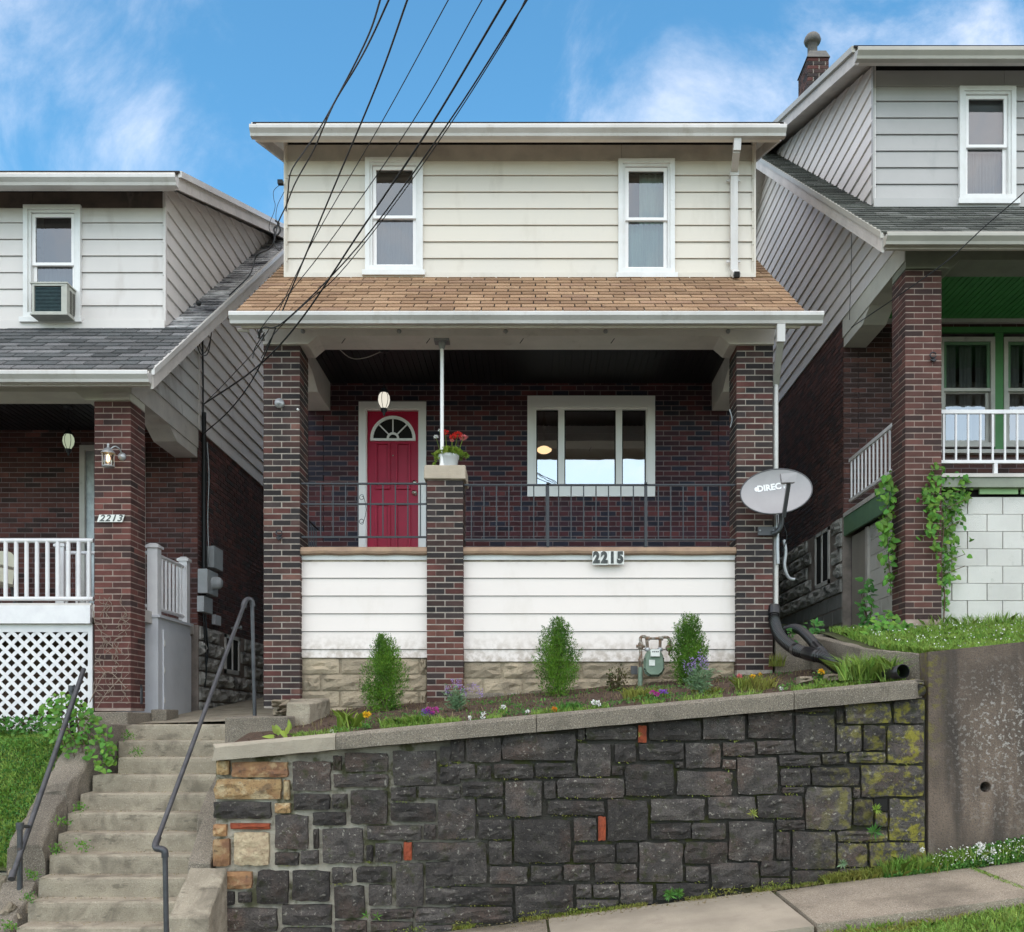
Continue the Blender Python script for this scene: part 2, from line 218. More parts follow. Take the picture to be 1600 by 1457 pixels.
M['asphalt'] = mat('aged_asphalt', (.13, .125, .12), (.10, .097, .094), rough=.9, scale=2, bump=.6, bscale=150)
def leafm(name, a, b, rnd=.35, tr=.42, rough=.55, hue=.02): return mat(name, a, b, rough=rough, scale=3.5, rnd=rnd, bump=0, transl=tr, hue=hue, spec=.35)
M['grass'] = leafm('lawn_grass', (.19, .35, .055), (.34, .48, .11), .4)
M['grass_dry'] = leafm('yellowing_grass', (.36, .36, .09), (.25, .32, .06), .35)
M['clover'] = leafm('clover_leaf', (.13, .30, .06), (.08, .21, .045), .4)
M['ivy'] = leafm('ivy_leaf', (.17, .36, .05), (.10, .25, .04), .35, hue=.025)
M['ivy_blue'] = leafm('young_tree_leaf', (.11, .29, .06), (.07, .20, .045), .35)
M['thuja'] = leafm('arborvitae_spray', (.050, .13, .016), (.15, .30, .030), .45, .2)
M['sage_leaf'] = leafm('grey_green_leaf', (.24, .36, .20), (.16, .27, .14), .3)
M['rose_leaf'] = leafm('dark_rose_leaf', (.07, .12, .04), (.13, .10, .04), .4)
M['yellow_leaf'] = leafm('yellow_green_leaf', (.32, .42, .07), (.22, .34, .05), .3)
M['straw'] = leafm('dry_straw', (.34, .28, .14), (.22, .18, .09), .3)
M['bark'] = mat('brown_bark', (.15, .095, .065), (.08, .055, .04), rough=.95, scale=10, bump=.8)
def pet(name, c, tr=.2): return mat(name, c, rough=.6, rnd=.15, bump=0, transl=tr)
M['purple'] = pet('violet_petal', (.25, .08, .48)); M['lilac'] = pet('lilac_petal', (.36, .24, .52)); M['magenta'] = pet('magenta_petal', (.48, .05, .30))
M['yellow'] = pet('yellow_petal', (.80, .48, .02)); M['orange'] = pet('orange_petal', (.80, .26, .02)); M['white_petal'] = pet('white_petal', (.85, .84, .82))
M['red_petal'] = pet('scarlet_petal', (.72, .03, .02)); M['pink_petal'] = pet('pink_petal', (.75, .22, .22))
M['dish'] = mat('light_grey_dish', (.38, .365, .37), (.34, .325, .33), rough=.45, scale=3, bump=.02, layers=[dict(col=(.25, .24, .23), scale=40, lo=.70, hi=.78, amt=.5)])
M['dish_edge'] = mat('dark_grey_plastic', (.09, .09, .095), rough=.5, bump=0)
M['white_print'] = mat('white_print', (.85, .85, .85), rough=.5, bump=0)
M['plate'] = mat('white_number_plate', (.78, .78, .74), (.66, .66, .62), rough=.4, scale=12, bump=.05)
M['numeral'] = mat('black_numeral', (.025, .028, .026), (.08, .085, .08), rough=.5, scale=30, bump=0)
M['galv_pot'] = mat('grey_white_plastic_pot', (.62, .63, .64), (.55, .56, .57), rough=.4, scale=6, bump=.02)
M['glass_big'] = glass('window_glass_reflective', .50, (.55, .55, .6), 0.0, .04)
M['glass_up'] = glass('upstairs_window_glass', .13, (.7, .75, .75), 0.02, .05)
M['glass_old'] = glass('old_window_glass', .14, (.75, .78, .78), .02, .08)
M['frieze_left'] = mat('sooty_brown_frieze', (.12, .085, .068), (.06, .045, .04), rough=.7, scale=3, bump=.1, layers=[dict(col=(.30, .25, .21), scale=3, lo=.56, hi=.7, amt=.6, stretch=(1, 1, .5))])
M['cap_metal'] = mat('dark_weathered_metal', (.10, .10, .10), (.16, .15, .13), rough=.6, scale=12, bump=.2)
M['screen'] = mat('insect_screen', (.16, .16, .17), (.12, .12, .13), rough=.9, scale=40, bump=.2)
M['curtain_green'] = mat('pale_green_curtain', (.36, .46, .39), (.24, .32, .27), rough=.9, scale=3, bump=.1, stretch=(6, 1, .4))
M['curtain_grey'] = mat('grey_net_curtain', (.14, .14, .155), (.09, .09, .105), rough=.9, scale=5, bump=.1, stretch=(8, 1, .3))
M['curtain_dark'] = mat('dim_grey_drape', (.26, .26, .27), (.15, .15, .16), rough=.9, scale=5, bump=.1, stretch=(8, 1, .3))
M['blind'] = mat('grey_roller_blind', (.22, .22, .24), (.19, .19, .21), rough=.8, scale=3, bump=.1)
M['lamp_glow'] = emis('lantern_glow', (1, .94, .80), .42)
M['bulb_warm'] = emis('warm_bulb', (1, .66, .32), 2.4)
M['lamp_dim'] = emis('dim_lantern_glow', (.75, .85, .6), .26)
M['glass_lamp'] = glass('lantern_glass', .10, (.95, .92, .85), .05)
M['ac_fin'] = mat('teal_grey_fin', (.05, .10, .11), (.03, .06, .07), rough=.6, scale=20, bump=.1)
M['ac_body'] = mat('beige_enamel', (.46, .46, .40), (.38, .38, .34), rough=.5, scale=6, bump=.04)
M['chair_plastic'] = mat('cream_plastic', (.62, .57, .44), rough=.5, bump=0)
M['flat_rock'] = mat('buff_flat_stone', (.30, .25, .18), (.18, .15, .11), rough=.9, scale=6, bump=.8, bscale=40)
M['dead_vine'] = mat('dry_vine_stem', (.25, .19, .15), rough=.9, bump=.2)
# ---------------------------------------------------------------- helpers
WL = {}
def wl(o): return WL.get(o.name, Vector((0, 0, 0)))
def put(o, parent):
    if parent is not None:
        o.parent = parent; o.matrix_parent_inverse = Matrix.Translation(-wl(parent))
def tag(o, label=None, cat=None, group=None, kind=None):
    if label: o['label'] = label
    if cat: o['category'] = cat
    if group: o['group'] = group
    if kind: o['kind'] = kind
    return o
def thing(name, label, cat, loc=(0, 0, 0), group=None):
    o = bpy.data.objects.new(name, None); C.objects.link(o); o.location = loc; o.empty_display_size = .1
    WL[o.name] = Vector(loc); return tag(o, label, cat, group)
class MB:
    def __init__(s): s.v = []; s.f = []; s.sm = []
    def add(s, vs, fs, smooth=False):
        b = len(s.v); s.v += [tuple(p) for p in vs]; s.f += [tuple(b + i for i in q) for q in fs]; s.sm += [smooth] * len(fs); return s
    def box(s, x0, x1, y0, y1, z0, z1):
        return s.add([(x0, y0, z0), (x1, y0, z0), (x1, y1, z0), (x0, y1, z0), (x0, y0, z1), (x1, y0, z1), (x1, y1, z1), (x0, y1, z1)],
                     [(0, 3, 2, 1), (4, 5, 6, 7), (0, 1, 5, 4), (1, 2, 6, 5), (2, 3, 7, 6), (3, 0, 4, 7)])
    def hexa(s, p): return s.add(p, [(0, 3, 2, 1), (4, 5, 6, 7), (0, 1, 5, 4), (1, 2, 6, 5), (2, 3, 7, 6), (3, 0, 4, 7)])
    def prism(s, poly, fa, fb):
        """poly in 2D, fa/fb map (a,b) to the two end caps"""
        n = len(poly); vs = [fa(*p) for p in poly] + [fb(*p) for p in poly]
        return s.add(vs, [tuple(range(n))[::-1], tuple(range(n, 2 * n))] + [(i, (i + 1) % n, n + (i + 1) % n, n + i) for i in range(n)])
    def px_(s, poly, x0, x1): return s.prism(poly, lambda a, b: (x0, a, b), lambda a, b: (x1, a, b))
    def py_(s, poly, y0, y1): return s.prism(poly, lambda a, b: (a, y0, b), lambda a, b: (a, y1, b))
    def pz_(s, poly, z0, z1): return s.prism(poly, lambda a, b: (a, b, z0), lambda a, b: (a, b, z1))
    def tube(s, pts, r, n=8, caps=True, smooth=True):
        pts = [Vector(p) for p in pts]; m = len(pts); rs = r if isinstance(r, (list, tuple)) else [r] * m
        vs = []; up = None
        for i, p in enumerate(pts):
            d = (pts[min(i + 1, m - 1)] - pts[max(i - 1, 0)])
            if d.length < 1e-9: d = Vector((0, 0, 1))
            d.normalize()
            if up is None: up = Vector((0, 0, 1)) if abs(d.z) < .9 else Vector((1, 0, 0))
            a = d.cross(up)
            if a.length < 1e-4: a = d.cross(Vector((0, 1, .1)))
            a.normalize(); b = a.cross(d).normalized(); up = b
            for k in range(n):
                t = 2 * math.pi * k / n; vs.append(p + (a * math.cos(t) + b * math.sin(t)) * rs[i])
        fs = [(i * n + k, i * n + (k + 1) % n, (i + 1) * n + (k + 1) % n, (i + 1) * n + k) for i in range(m - 1) for k in range(n)]
        s.add(vs, fs, smooth)
        if caps: s.add([vs[k] for k in range(n)], [tuple(range(n))]); s.add([vs[(m - 1) * n + k] for k in range(n)], [tuple(range(n))[::-1]])
        return s
    def lathe(s, c, prof, n=20, ax='z', smooth=True):
        c = Vector(c); vs = []
        for r, h in prof:
            for k in range(n):
                t = 2 * math.pi * k / n; a, b = r * math.cos(t), r * math.sin(t)
                vs.append(c + (Vector((a, b, h)) if ax == 'z' else Vector((a, -h, b)) if ax == 'y' else Vector((h, a, b))))
        m = len(prof)
        return s.add(vs, [(i * n + k, i * n + (k + 1) % n, (i + 1) * n + (k + 1) % n, (i + 1) * n + k) for i in range(m - 1) for k in range(n)], smooth)
    def build(s, name, m, parent=None, origin=None, **kw):
        me = bpy.data.meshes.new(name); vs = s.v
        if origin is not None: ov = Vector(origin); vs = [tuple(Vector(v) - ov) for v in vs]
        me.from_pydata(vs, [], s.f); me.materials.append(m)
        if any(s.sm): me.polygons.foreach_set('use_smooth', s.sm)
        me.update()
        o = bpy.data.objects.new(name, me); C.objects.link(o)
        if origin is not None: o.location = origin; WL[o.name] = Vector(origin)
        put(o, parent)
        if kw: tag(o, **kw)
        return o
def inst(name, me, loc, parent, rotz=0, scale=None, rot=None):
    o = bpy.data.objects.new(name, me); C.objects.link(o); o.location = loc
    if rot: o.rotation_euler = rot
    elif rotz: o.rotation_euler = (0, 0, rotz)
    if scale: o.scale = scale
    put(o, parent); return o
def np_mesh(name, V, faces_n, m, parent=None, **kw):
    """V: (n, k, 3) array, n faces of k corners each, every face its own island"""
    n, k = V.shape[0], V.shape[1]
    me = bpy.data.meshes.new(name); me.vertices.add(n * k); me.vertices.foreach_set('co', V.reshape(-1).astype(np.float32))
    me.loops.add(n * k); me.loops.foreach_set('vertex_index', np.arange(n * k, dtype=np.int32))
    me.polygons.add(n); me.polygons.foreach_set('loop_start', np.arange(0, n * k, k, dtype=np.int32))
    me.materials.append(m); me.update(calc_edges=True)
    o = bpy.data.objects.new(name, me); C.objects.link(o); put(o, parent)
    if kw: tag(o, **kw)
    return o
def clip(poly, a, b, c):
    """keep a*x + b*y <= c"""
    out = []
    for i in range(len(poly)):
        p, q = poly[i], poly[(i + 1) % len(poly)]; dp, dq = a * p[0] + b * p[1] - c, a * q[0] + b * q[1] - c
        if dp <= 0: out.append(p)
        if dp * dq < 0: t = dp / (dp - dq); out.append((p[0] + t * (q[0] - p[0]), p[1] + t * (q[1] - p[1])))
    return out
def area(p): return abs(sum(p[i][0] * p[(i + 1) % len(p)][1] - p[(i + 1) % len(p)][0] * p[i][1] for i in range(len(p)))) / 2
def mapF(y0): return lambda u, v, w: (u, y0 - w, v)
def mapR(x0): return lambda u, v, w: (x0 + w, u, v)
def mapL(x0): return lambda u, v, w: (x0 - w, u, v)
def siding(parent, m, regions, mp, zbase, h, mt, lap=.021, name='siding_board'):
    zs = [p[1] for r in regions for p in r]; i0 = math.floor((min(zs) - zbase) / h); i1 = math.ceil((max(zs) - zbase) / h)
    for i in range(i0, i1 + 1):
        z0 = zbase + i * h; z1 = z0 + h
        for r in regions:
            p = clip(clip(r, 0, -1, -z0), 0, 1, z1 - .0055)  # board stops short; black backing paints the shadow line under each lap
            if len(p) < 3 or area(p) < .002: continue
            j = (random.random() - .5) * .003
            f = [mp(u, v, lap * (1 - (v - z0) / h) + .003 + j) for u, v in p]; b = [mp(u, v, -.02) for u, v in p]; n = len(p)
            MB().add(f + b, [tuple(range(n))] + [(k, (k + 1) % n, n + (k + 1) % n, n + k) for k in range(n)]).build(name, mt, parent)
# bricks
def _brick_mesh(nm, l, w, h, m, back=True):
    b = MB(); b.box(-l / 2, l / 2, -w / 2, w / 2, -h / 2, h / 2); me = bpy.data.meshes.new(nm); me.from_pydata(b.v, [], b.f); me.materials.append(m); me.update(); return me
BR = {}
def brick_mesh(m, kind):
    k = (m.name, kind)
    if k not in BR: BR[k] = _brick_mesh('brick_' + kind, .198 if kind == 'full' else .097, .098, .0545, m)
    return BR[k]
CO = .0677
def pier(parent, x0, y0, z0, z1, mt, mort, cnt, W=.41, name='pier', limit=300, base_label=None, low=None):
    p = MB().box(x0 + .0045, x0 + W - .0045, y0 + .0045, y0 + W - .0045, z0, z1).build(name, mort, parent)
    if base_label: p['label'] = base_label
    J = MB(); n = int((z1 - z0) / CO); full = brick_mesh(mt, 'full'); L2 = .2
    for i in range(n):
        z = z1 - CO * (i + .5); full = brick_mesh(low[1] if low and z < low[0] + .1 * (i % 3) else mt, 'full')
        if i % 2 == 0: items = [(.1, .05, 0, 1), (W - .1, .05, 0, 1), (.1, W - .05, 0, 0), (W - .1, W - .05, 0, 0), (.05, W / 2, 1, 0), (W - .05, W / 2, 1, 0)]
        else: items = [(.05, .1, 1, 1), (.05, W - .1, 1, 0), (W - .05, .1, 1, 1), (W - .05, W - .1, 1, 0), (W / 2, .05, 0, 1), (W / 2, W - .05, 0, 0)]
        for ax, ay, r, front in items:
            jx, jy = (random.random() - .5) * .004, (random.random() - .5) * .004
            x, y = x0 + ax + jx, y0 + ay + jy
            if front and cnt[0] < limit:
                cnt[0] += 1; inst('brick', full, (x, y, z), p, rotz=R(90) if r else 0, rot=None)
            else:
                a, b = (.049, .099) if r else (.099, .049); J.box(x - a, x + a, y - b, y + b, z - .0272, z + .0272)
    J.build('brickwork', mt, p, kind='stuff'); return p
def brickwork(parent, mp, rz, u0, u1, v0, v1, holes, mt, cnt, top=None, pick=None, limit=300):
    J = MB(); me = brick_mesh(mt, 'full'); n = int((v1 - v0) / CO) + 1
    for i in range(n):
        vb = v0 + i * CO; vt = min(vb + .0545, v1)
        if vt - vb < .015: continue
        u = u0 - (.1065 if i % 2 else 0)
        while u < u1:
            a, b = max(u, u0), min(u + .201, u1); u += .213
            segs = [(a, b)]
            for (ha, hb, hc, hd) in holes:
                if vt > hc + .005 and vb < hd - .005:
                    ns = []
                    for (s, e) in segs:
                        if e <= ha or s >= hb: ns.append((s, e))
                        else:
                            if s < ha: ns.append((s, ha))
                            if e > hb: ns.append((hb, e))
                    segs = ns
            for (s, e) in segs:
                if e - s < .02: continue
                if top and vt > top((s + e) / 2): continue
                w = .005 + random.random() * .003
                if pick and cnt[0] < limit and e - s > .19 and vt - vb > .05 and pick((s + e) / 2, vb):
                    cnt[0] += 1; inst('brick', me, mp((s + e) / 2, vb + .0285, w - .05), parent, rotz=rz)
                else:
                    q = [mp(s, vb, w), mp(e, vb, w), mp(e, vt, w), mp(s, vt, w)]; k = [mp(s, vb, -.01), mp(e, vb, -.01), mp(e, vt, -.01), mp(s, vt, -.01)]
                    J.add(q + k, [(0, 1, 2, 3), (0, 1, 5, 4), (1, 2, 6, 5), (2, 3, 7, 6), (3, 0, 4, 7)])
    if J.v: J.build('brickwork', mt, parent, kind='stuff')
def slab_with_holes(parent, name, mt, x0, x1, z0, z1, y0, y1, holes):
    """front wall as butted boxes round rectangular openings (xa, xb, za, zb)"""
    b = MB(); xs = sorted(set([x0, x1] + [h[0] for h in holes] + [h[1] for h in holes]))
    for a, c in zip(xs[:-1], xs[1:]):
        mid = (a + c) / 2; hs = sorted([h for h in holes if h[0] < mid < h[1]], key=lambda h: h[2]); z = z0
        for h in hs:
            if h[2] > z: b.box(a, c, y0, y1, z, h[2])
            z = h[3]
        if z < z1: b.box(a, c, y0, y1, z, z1)
    return b.build(name, mt, parent)
def ring(b, xa, xb, za, zb, t, y0, y1, tb=None, tt=None):
    tb = t if tb is None else tb; tt = t if tt is None else tt
    b.box(xa, xa + t, y0, y1, za, zb); b.box(xb - t, xb, y0, y1, za, zb)
    b.box(xa + t, xb - t, y0, y1, za, za + tb); b.box(xa + t, xb - t, y0, y1, zb - tt, zb); return b
def rock_mesh(seed, m, amp=.5, nx=6, ny=5, edge=.16, rough=.35):
    """unit rock face: x,z in +-.5, front bulges towards -y up to ~1"""
    rn = random.Random(seed); b = MB(); vs = []
    off = Vector((rn.random() * 50, rn.random() * 50, rn.random() * 50))
    for j in range(ny):
        for i in range(nx):
            u = i / (nx - 1) - .5; v = j / (ny - 1) - .5
            if 0 < i < nx - 1: u += (rn.random() - .5) * .12
            if 0 < j < ny - 1: v += (rn.random() - .5) * .12
            e = min(.5 - abs(u), .5 - abs(v)); border = i in (0, nx - 1) or j in (0, ny - 1)
            if border:
                u *= 1 - rn.random() * .06; v *= 1 - rn.random() * .10; u += (rn.random() - .5) * .02; d = .25
                if (i in (0, nx - 1)) and (j in (0, ny - 1)): u *= .98; v *= .965; d = .2
            else: d = .45 + amp * mnoise.noise(Vector((u * 3.1, v * 3.1, 0)) + off) + rough * (rn.random() - .5)
            vs.append((u, -d, v))
    fs = [(j * nx + i, j * nx + i + 1, (j + 1) * nx + i + 1, (j + 1) * nx + i) for j in range(ny - 1) for i in range(nx - 1)]
    per = [i for i in range(nx)] + [j * nx + nx - 1 for j in range(1, ny)] + [(ny - 1) * nx + i for i in range(nx - 2, -1, -1)] + [j * nx for j in range(ny - 2, 0, -1)]
    base = len(vs); vs += [(vs[k][0], .5, vs[k][2]) for k in per]; n = len(per)
    fs += [(per[k], base + k, base + (k + 1) % n, per[(k + 1) % n]) for k in range(n)]
    me = bpy.data.meshes.new('stone'); me.from_pydata(vs, [], fs); me.materials.append(m); me.update(); return me
ROCKS = {}
def rocks(m, **kw):
    if m.name not in ROCKS: ROCKS[m.name] = [rock_mesh(100 + i, m, **kw) for i in range(9)]
    return ROCKS[m.name]
def text_mesh(body, size, extrude, m, loc, rot, parent, name='lettering', offset=0.0, shear=0.0, sx=1.0, space=1.0):
    cu = bpy.data.curves.new('txt', 'FONT'); cu.body = body; cu.size = size; cu.extrude = extrude; cu.offset = offset; cu.align_x = 'CENTER'; cu.align_y = 'CENTER'; cu.shear = shear; cu.space_character = space; cu.resolution_u = 3
    t = bpy.data.objects.new('txt', cu); C.objects.link(t); bpy.context.view_layer.update()
    me = bpy.data.meshes.new_from_object(t); bpy.data.objects.remove(t); me.materials.clear(); me.materials.append(m)
    o = bpy.data.objects.new(name, me); C.objects.link(o); o.location = loc; o.rotation_euler = rot; o.scale = (sx, 1, 1); put(o, parent); return o
def shingles(parent, m, x0, x1, y0, z0, s1, slope, expo, cnt, visible=None, limit=300, tabw=.295, limit_note=None):
    """tabs on the slope that rises with +Y from the eave point (y0,z0)"""
    ca, sa = math.cos(slope), math.sin(slope); me = bpy.data.meshes.new('shingle'); b = MB()
    w, h = tabw - .015, expo + .02
    b.hexa([(0, 0, 0), (w, 0, 0), (w, h, -.004), (0, h, -.004), (0, 0, .015), (w, 0, .015), (w, h, .002), (0, h, .002)])
    me.from_pydata(b.v, [], b.f); me.materials.append(m); me.update(); J = MB(); r = 0; s = 0.0
    while s < s1:
        x = x0 - (tabw * (.5 * (r % 2) + .13 * (r % 5)) % tabw) if False else x0 - tabw * ((r * .5 + .04 * (r % 4)) % 1)
        while x < x1:
            a, c = max(x, x0), min(x + tabw, x1); y, z = y0 + s * ca, z0 + s * sa; lift = random.random() * .003
            if c - a > .03:
                if visible and cnt[0] < limit and visible((a + c) / 2):
                    cnt[0] += 1
                    inst('shingle', me, (a, y - lift * sa, z + lift * ca), parent, rot=(slope + .004, 0, 0), scale=((c - a) / tabw, 1, 1))
                else:
                    hh = min(h, s1 - s + .01)
                    J.hexa([(a + (0 if k in (0, 3, 4, 7) else c - a - .015), y + (t * ca - q * sa), z + (t * sa + q * ca)) for k, (t, q) in enumerate([(0, 0), (0, 0), (hh, -.004), (hh, -.004), (0, .015 + lift), (0, .015 + lift), (hh, .002), (hh, .002)])])
            x += tabw
        s += expo; r += 1
    if J.v: J.build('shingle_courses', m, parent, kind='stuff')
def catmull(pts, n=8):
    pts = [Vector(p) for p in pts]; q = [pts[0] * 2 - pts[1]] + pts + [pts[-1] * 2 - pts[-2]]; out = []
    for i in range(1, len(q) - 2):
        for k in range(n):
            t = k / n; a, b, c, d = q[i - 1], q[i], q[i + 1], q[i + 2]
            out.append(.5 * ((2 * b) + (c - a) * t + (2 * a - 5 * b + 4 * c - d) * t * t + (3 * b - a - 3 * c + d) * t ** 3))
    return out + [pts[-1]]
def leaves(name, centers, dirs, ln, wd, m, parent=None, fold=.25, **kw):
    """leaf-shaped quads: base at centre, pointing along dirs"""
    c = np.asarray(centers, float); d = np.asarray(dirs, float); d /= np.linalg.norm(d, axis=1)[:, None] + 1e-9
    r = RNG.normal(size=c.shape); s = np.cross(d, r); s /= np.linalg.norm(s, axis=1)[:, None] + 1e-9
    ln = np.asarray(ln).reshape(-1, 1) * np.ones((len(c), 1)); wd = np.asarray(wd).reshape(-1, 1) * np.ones((len(c), 1))
    nrm = np.cross(d, s); mid = c + d * ln * .45
    V = np.stack([c, mid + s * wd * .5 + nrm * wd * fold, c + d * ln, mid - s * wd * .5 + nrm * wd * fold], 1)
    return np_mesh(name, V, 1, m, parent, **kw)
def blades(name, base, h, wd, lean, m, parent=None, **kw):
    """grass blades: two stacked quads collapsed to one bent 5-gon-free strip of triangles"""
    b = np.asarray(base, float); n = len(b); a = RNG.uniform(0, 2 * np.pi, n); d = np.stack([np.cos(a), np.sin(a), np.zeros(n)], 1)
    s = np.stack([-np.sin(a), np.cos(a), np.zeros(n)], 1) ; s = s * .5 + RNG.normal(size=(n, 3)) * .5; s[:, 2] *= .2; s /= np.linalg.norm(s, axis=1)[:, None]
    hh = (np.asarray(h) * RNG.uniform(.5, 1.25, n))[:, None]; ww = (wd * RNG.uniform(.7, 1.3, n))[:, None]; le = (lean * RNG.uniform(.1, 1.3, n))[:, None]
    up = np.array([0, 0, 1.0]); m1 = b + up * hh * .6 + d * hh * le * .35; t = b + up * hh * (1 - .25 * le) + d * hh * le
    V = np.stack([b - s * ww * .5, b + s * ww * .5, m1 + s * ww * .42, t, m1 - s * ww * .42], 1)
    return np_mesh(name, V, 1, m, parent, **kw)
# ---------------------------------------------------------------- setting: ground, road, pavement
def zs_back(x): return -1.667 + (x - .094) * .125           # pavement at the wall foot
def grid_sheet(name, xs, ys, zf, m, **kw):
    vs = [(x, y, zf(x, y)) for y in ys for x in xs]; nx = len(xs)
    fs = [(j * nx + i, j * nx + i + 1, (j + 1) * nx + i + 1, (j + 1) * nx + i) for j in range(len(ys) - 1) for i in range(nx - 1)]
    b = MB(); b.add(vs, fs, False); return b.build(name, m, None, **kw)
def clampf(v, a, b): return max(a, min(b, v))
def zbank(x, y):
    base = -1.95 + .125 * clampf(x, -25, 25)
    if y < 8.9: return base
    return base + min(1.1, (y - 8.9) * .8) + clampf((y - 11) * .04, 0, 6)
grid_sheet('ground', [-600, -150, -40, -25, -15, -10] + [i * .5 for i in range(-16, 17)] + [10, 15, 25, 40, 150, 600], [-600, -100, -20, 0, 4, 6, 7, 8, 8.6, 8.95, 9.4, 10, 10.6, 11, 13, 16, 20, 26, 60, 200, 700], lambda x, y: zbank(x, y) - .25, M['earth'], kind='structure')
grid_sheet('road', [-60, -25, -10, -5, 0, 5, 10, 25, 60], [-4.5, 0, 5.4], lambda x, y: -1.86 + .125 * clampf(x, -25, 25) , M['asphalt'], kind='structure')
def kz(x, y): return zs_back(x) - .055 * (8.5 - y) / 1.28
kerb = MB()
for i in range(-8, 8):
    x0, x1 = i * 1.5 + .01, (i + 1) * 1.5 - .01
    kerb.hexa([(x0, 5.42, zs_back(x0) - .3), (x1, 5.42, zs_back(x1) - .3), (x1, 5.57, zs_back(x1) - .3), (x0, 5.57, zs_back(x0) - .3), (x0, 5.42, zs_back(x0) - .13), (x1, 5.42, zs_back(x1) - .13), (x1, 5.57, zs_back(x1) - .13), (x0, 5.57, zs_back(x0) - .13)])
kerb.build('kerb', M['concrete_lip'], None, kind='structure')
# pavement slabs
sw = MB()
for a in range(-12, 13): sw.hexa([(a, 7.3, zs_back(a) - .35), (a + 1, 7.3, zs_back(a + 1) - .35), (a + 1, 8.45, zs_back(a + 1) - .35), (a, 8.45, zs_back(a) - .35), (a, 7.3, kz(a, 7.3) - .05), (a + 1, 7.3, kz(a + 1, 7.3) - .05), (a + 1, 8.45, kz(a + 1, 8.45) - .03), (a, 8.45, kz(a, 8.45) - .03)])
pave = sw.build('pavement', M['earth'], None, kind='structure')
joints = [-7.5, -5.9, -4.4, -2.9, -1.45, .12, 2.06, 3.76, 5.3, 6.8, 8.4]
for k, (a, c) in enumerate(zip(joints[:-1], joints[1:])):
    m = M['concrete_pale'] if k in (5,) else M['sidewalk']; b = MB(); nx, ny = 9, 6; g = .012 if k != 7 else .02; vs = []
    yb = 8.44 if k < 5 else (8.46 if k == 5 else 8.36); yf = 7.22
    for j in range(ny):
        for i in range(nx):
            y = yf + (yb - yf) * j / (ny - 1); x = a + g + (c - a - 2 * g) * i / (nx - 1) + (8.4 - y) * .02
            e = .010 if (i in (0, nx - 1) or j in (0, ny - 1)) else 0
            vs.append((x + random.uniform(-.004, .004), y + random.uniform(-.006, .006), kz(x, y) - e + mnoise.noise(Vector((x, y, 3)) * 1.3) * .008 + (.012 if k == 6 else 0)))
    fs = [(j * nx + i, j * nx + i + 1, (j + 1) * nx + i + 1, (j + 1) * nx + i) for j in range(ny - 1) for i in range(nx - 1)]
    per = [i for i in range(nx)] + [j * nx + nx - 1 for j in range(1, ny)] + [(ny - 1) * nx + i for i in range(nx - 2, -1, -1)] + [j * nx for j in range(ny - 2, 0, -1)]
    bb = len(vs); vs += [(vs[q][0], vs[q][1], vs[q][2] - .12) for q in per]; n = len(per)
    fs += [(per[q], bb + q, bb + (q + 1) % n, per[(q + 1) % n]) for q in range(n)]
    b.add(vs, fs); b.build('slab', m, pave)
# verge between pavement and kerb
grid_sheet('verge', [i * .5 for i in range(-20, 21)], [5.56, 6.2, 7.0, 7.27], lambda x, y: zs_back(x) - .145 + mnoise.noise(Vector((x * 2, y * 2, 0))) * .012, M['earth'], kind='structure')

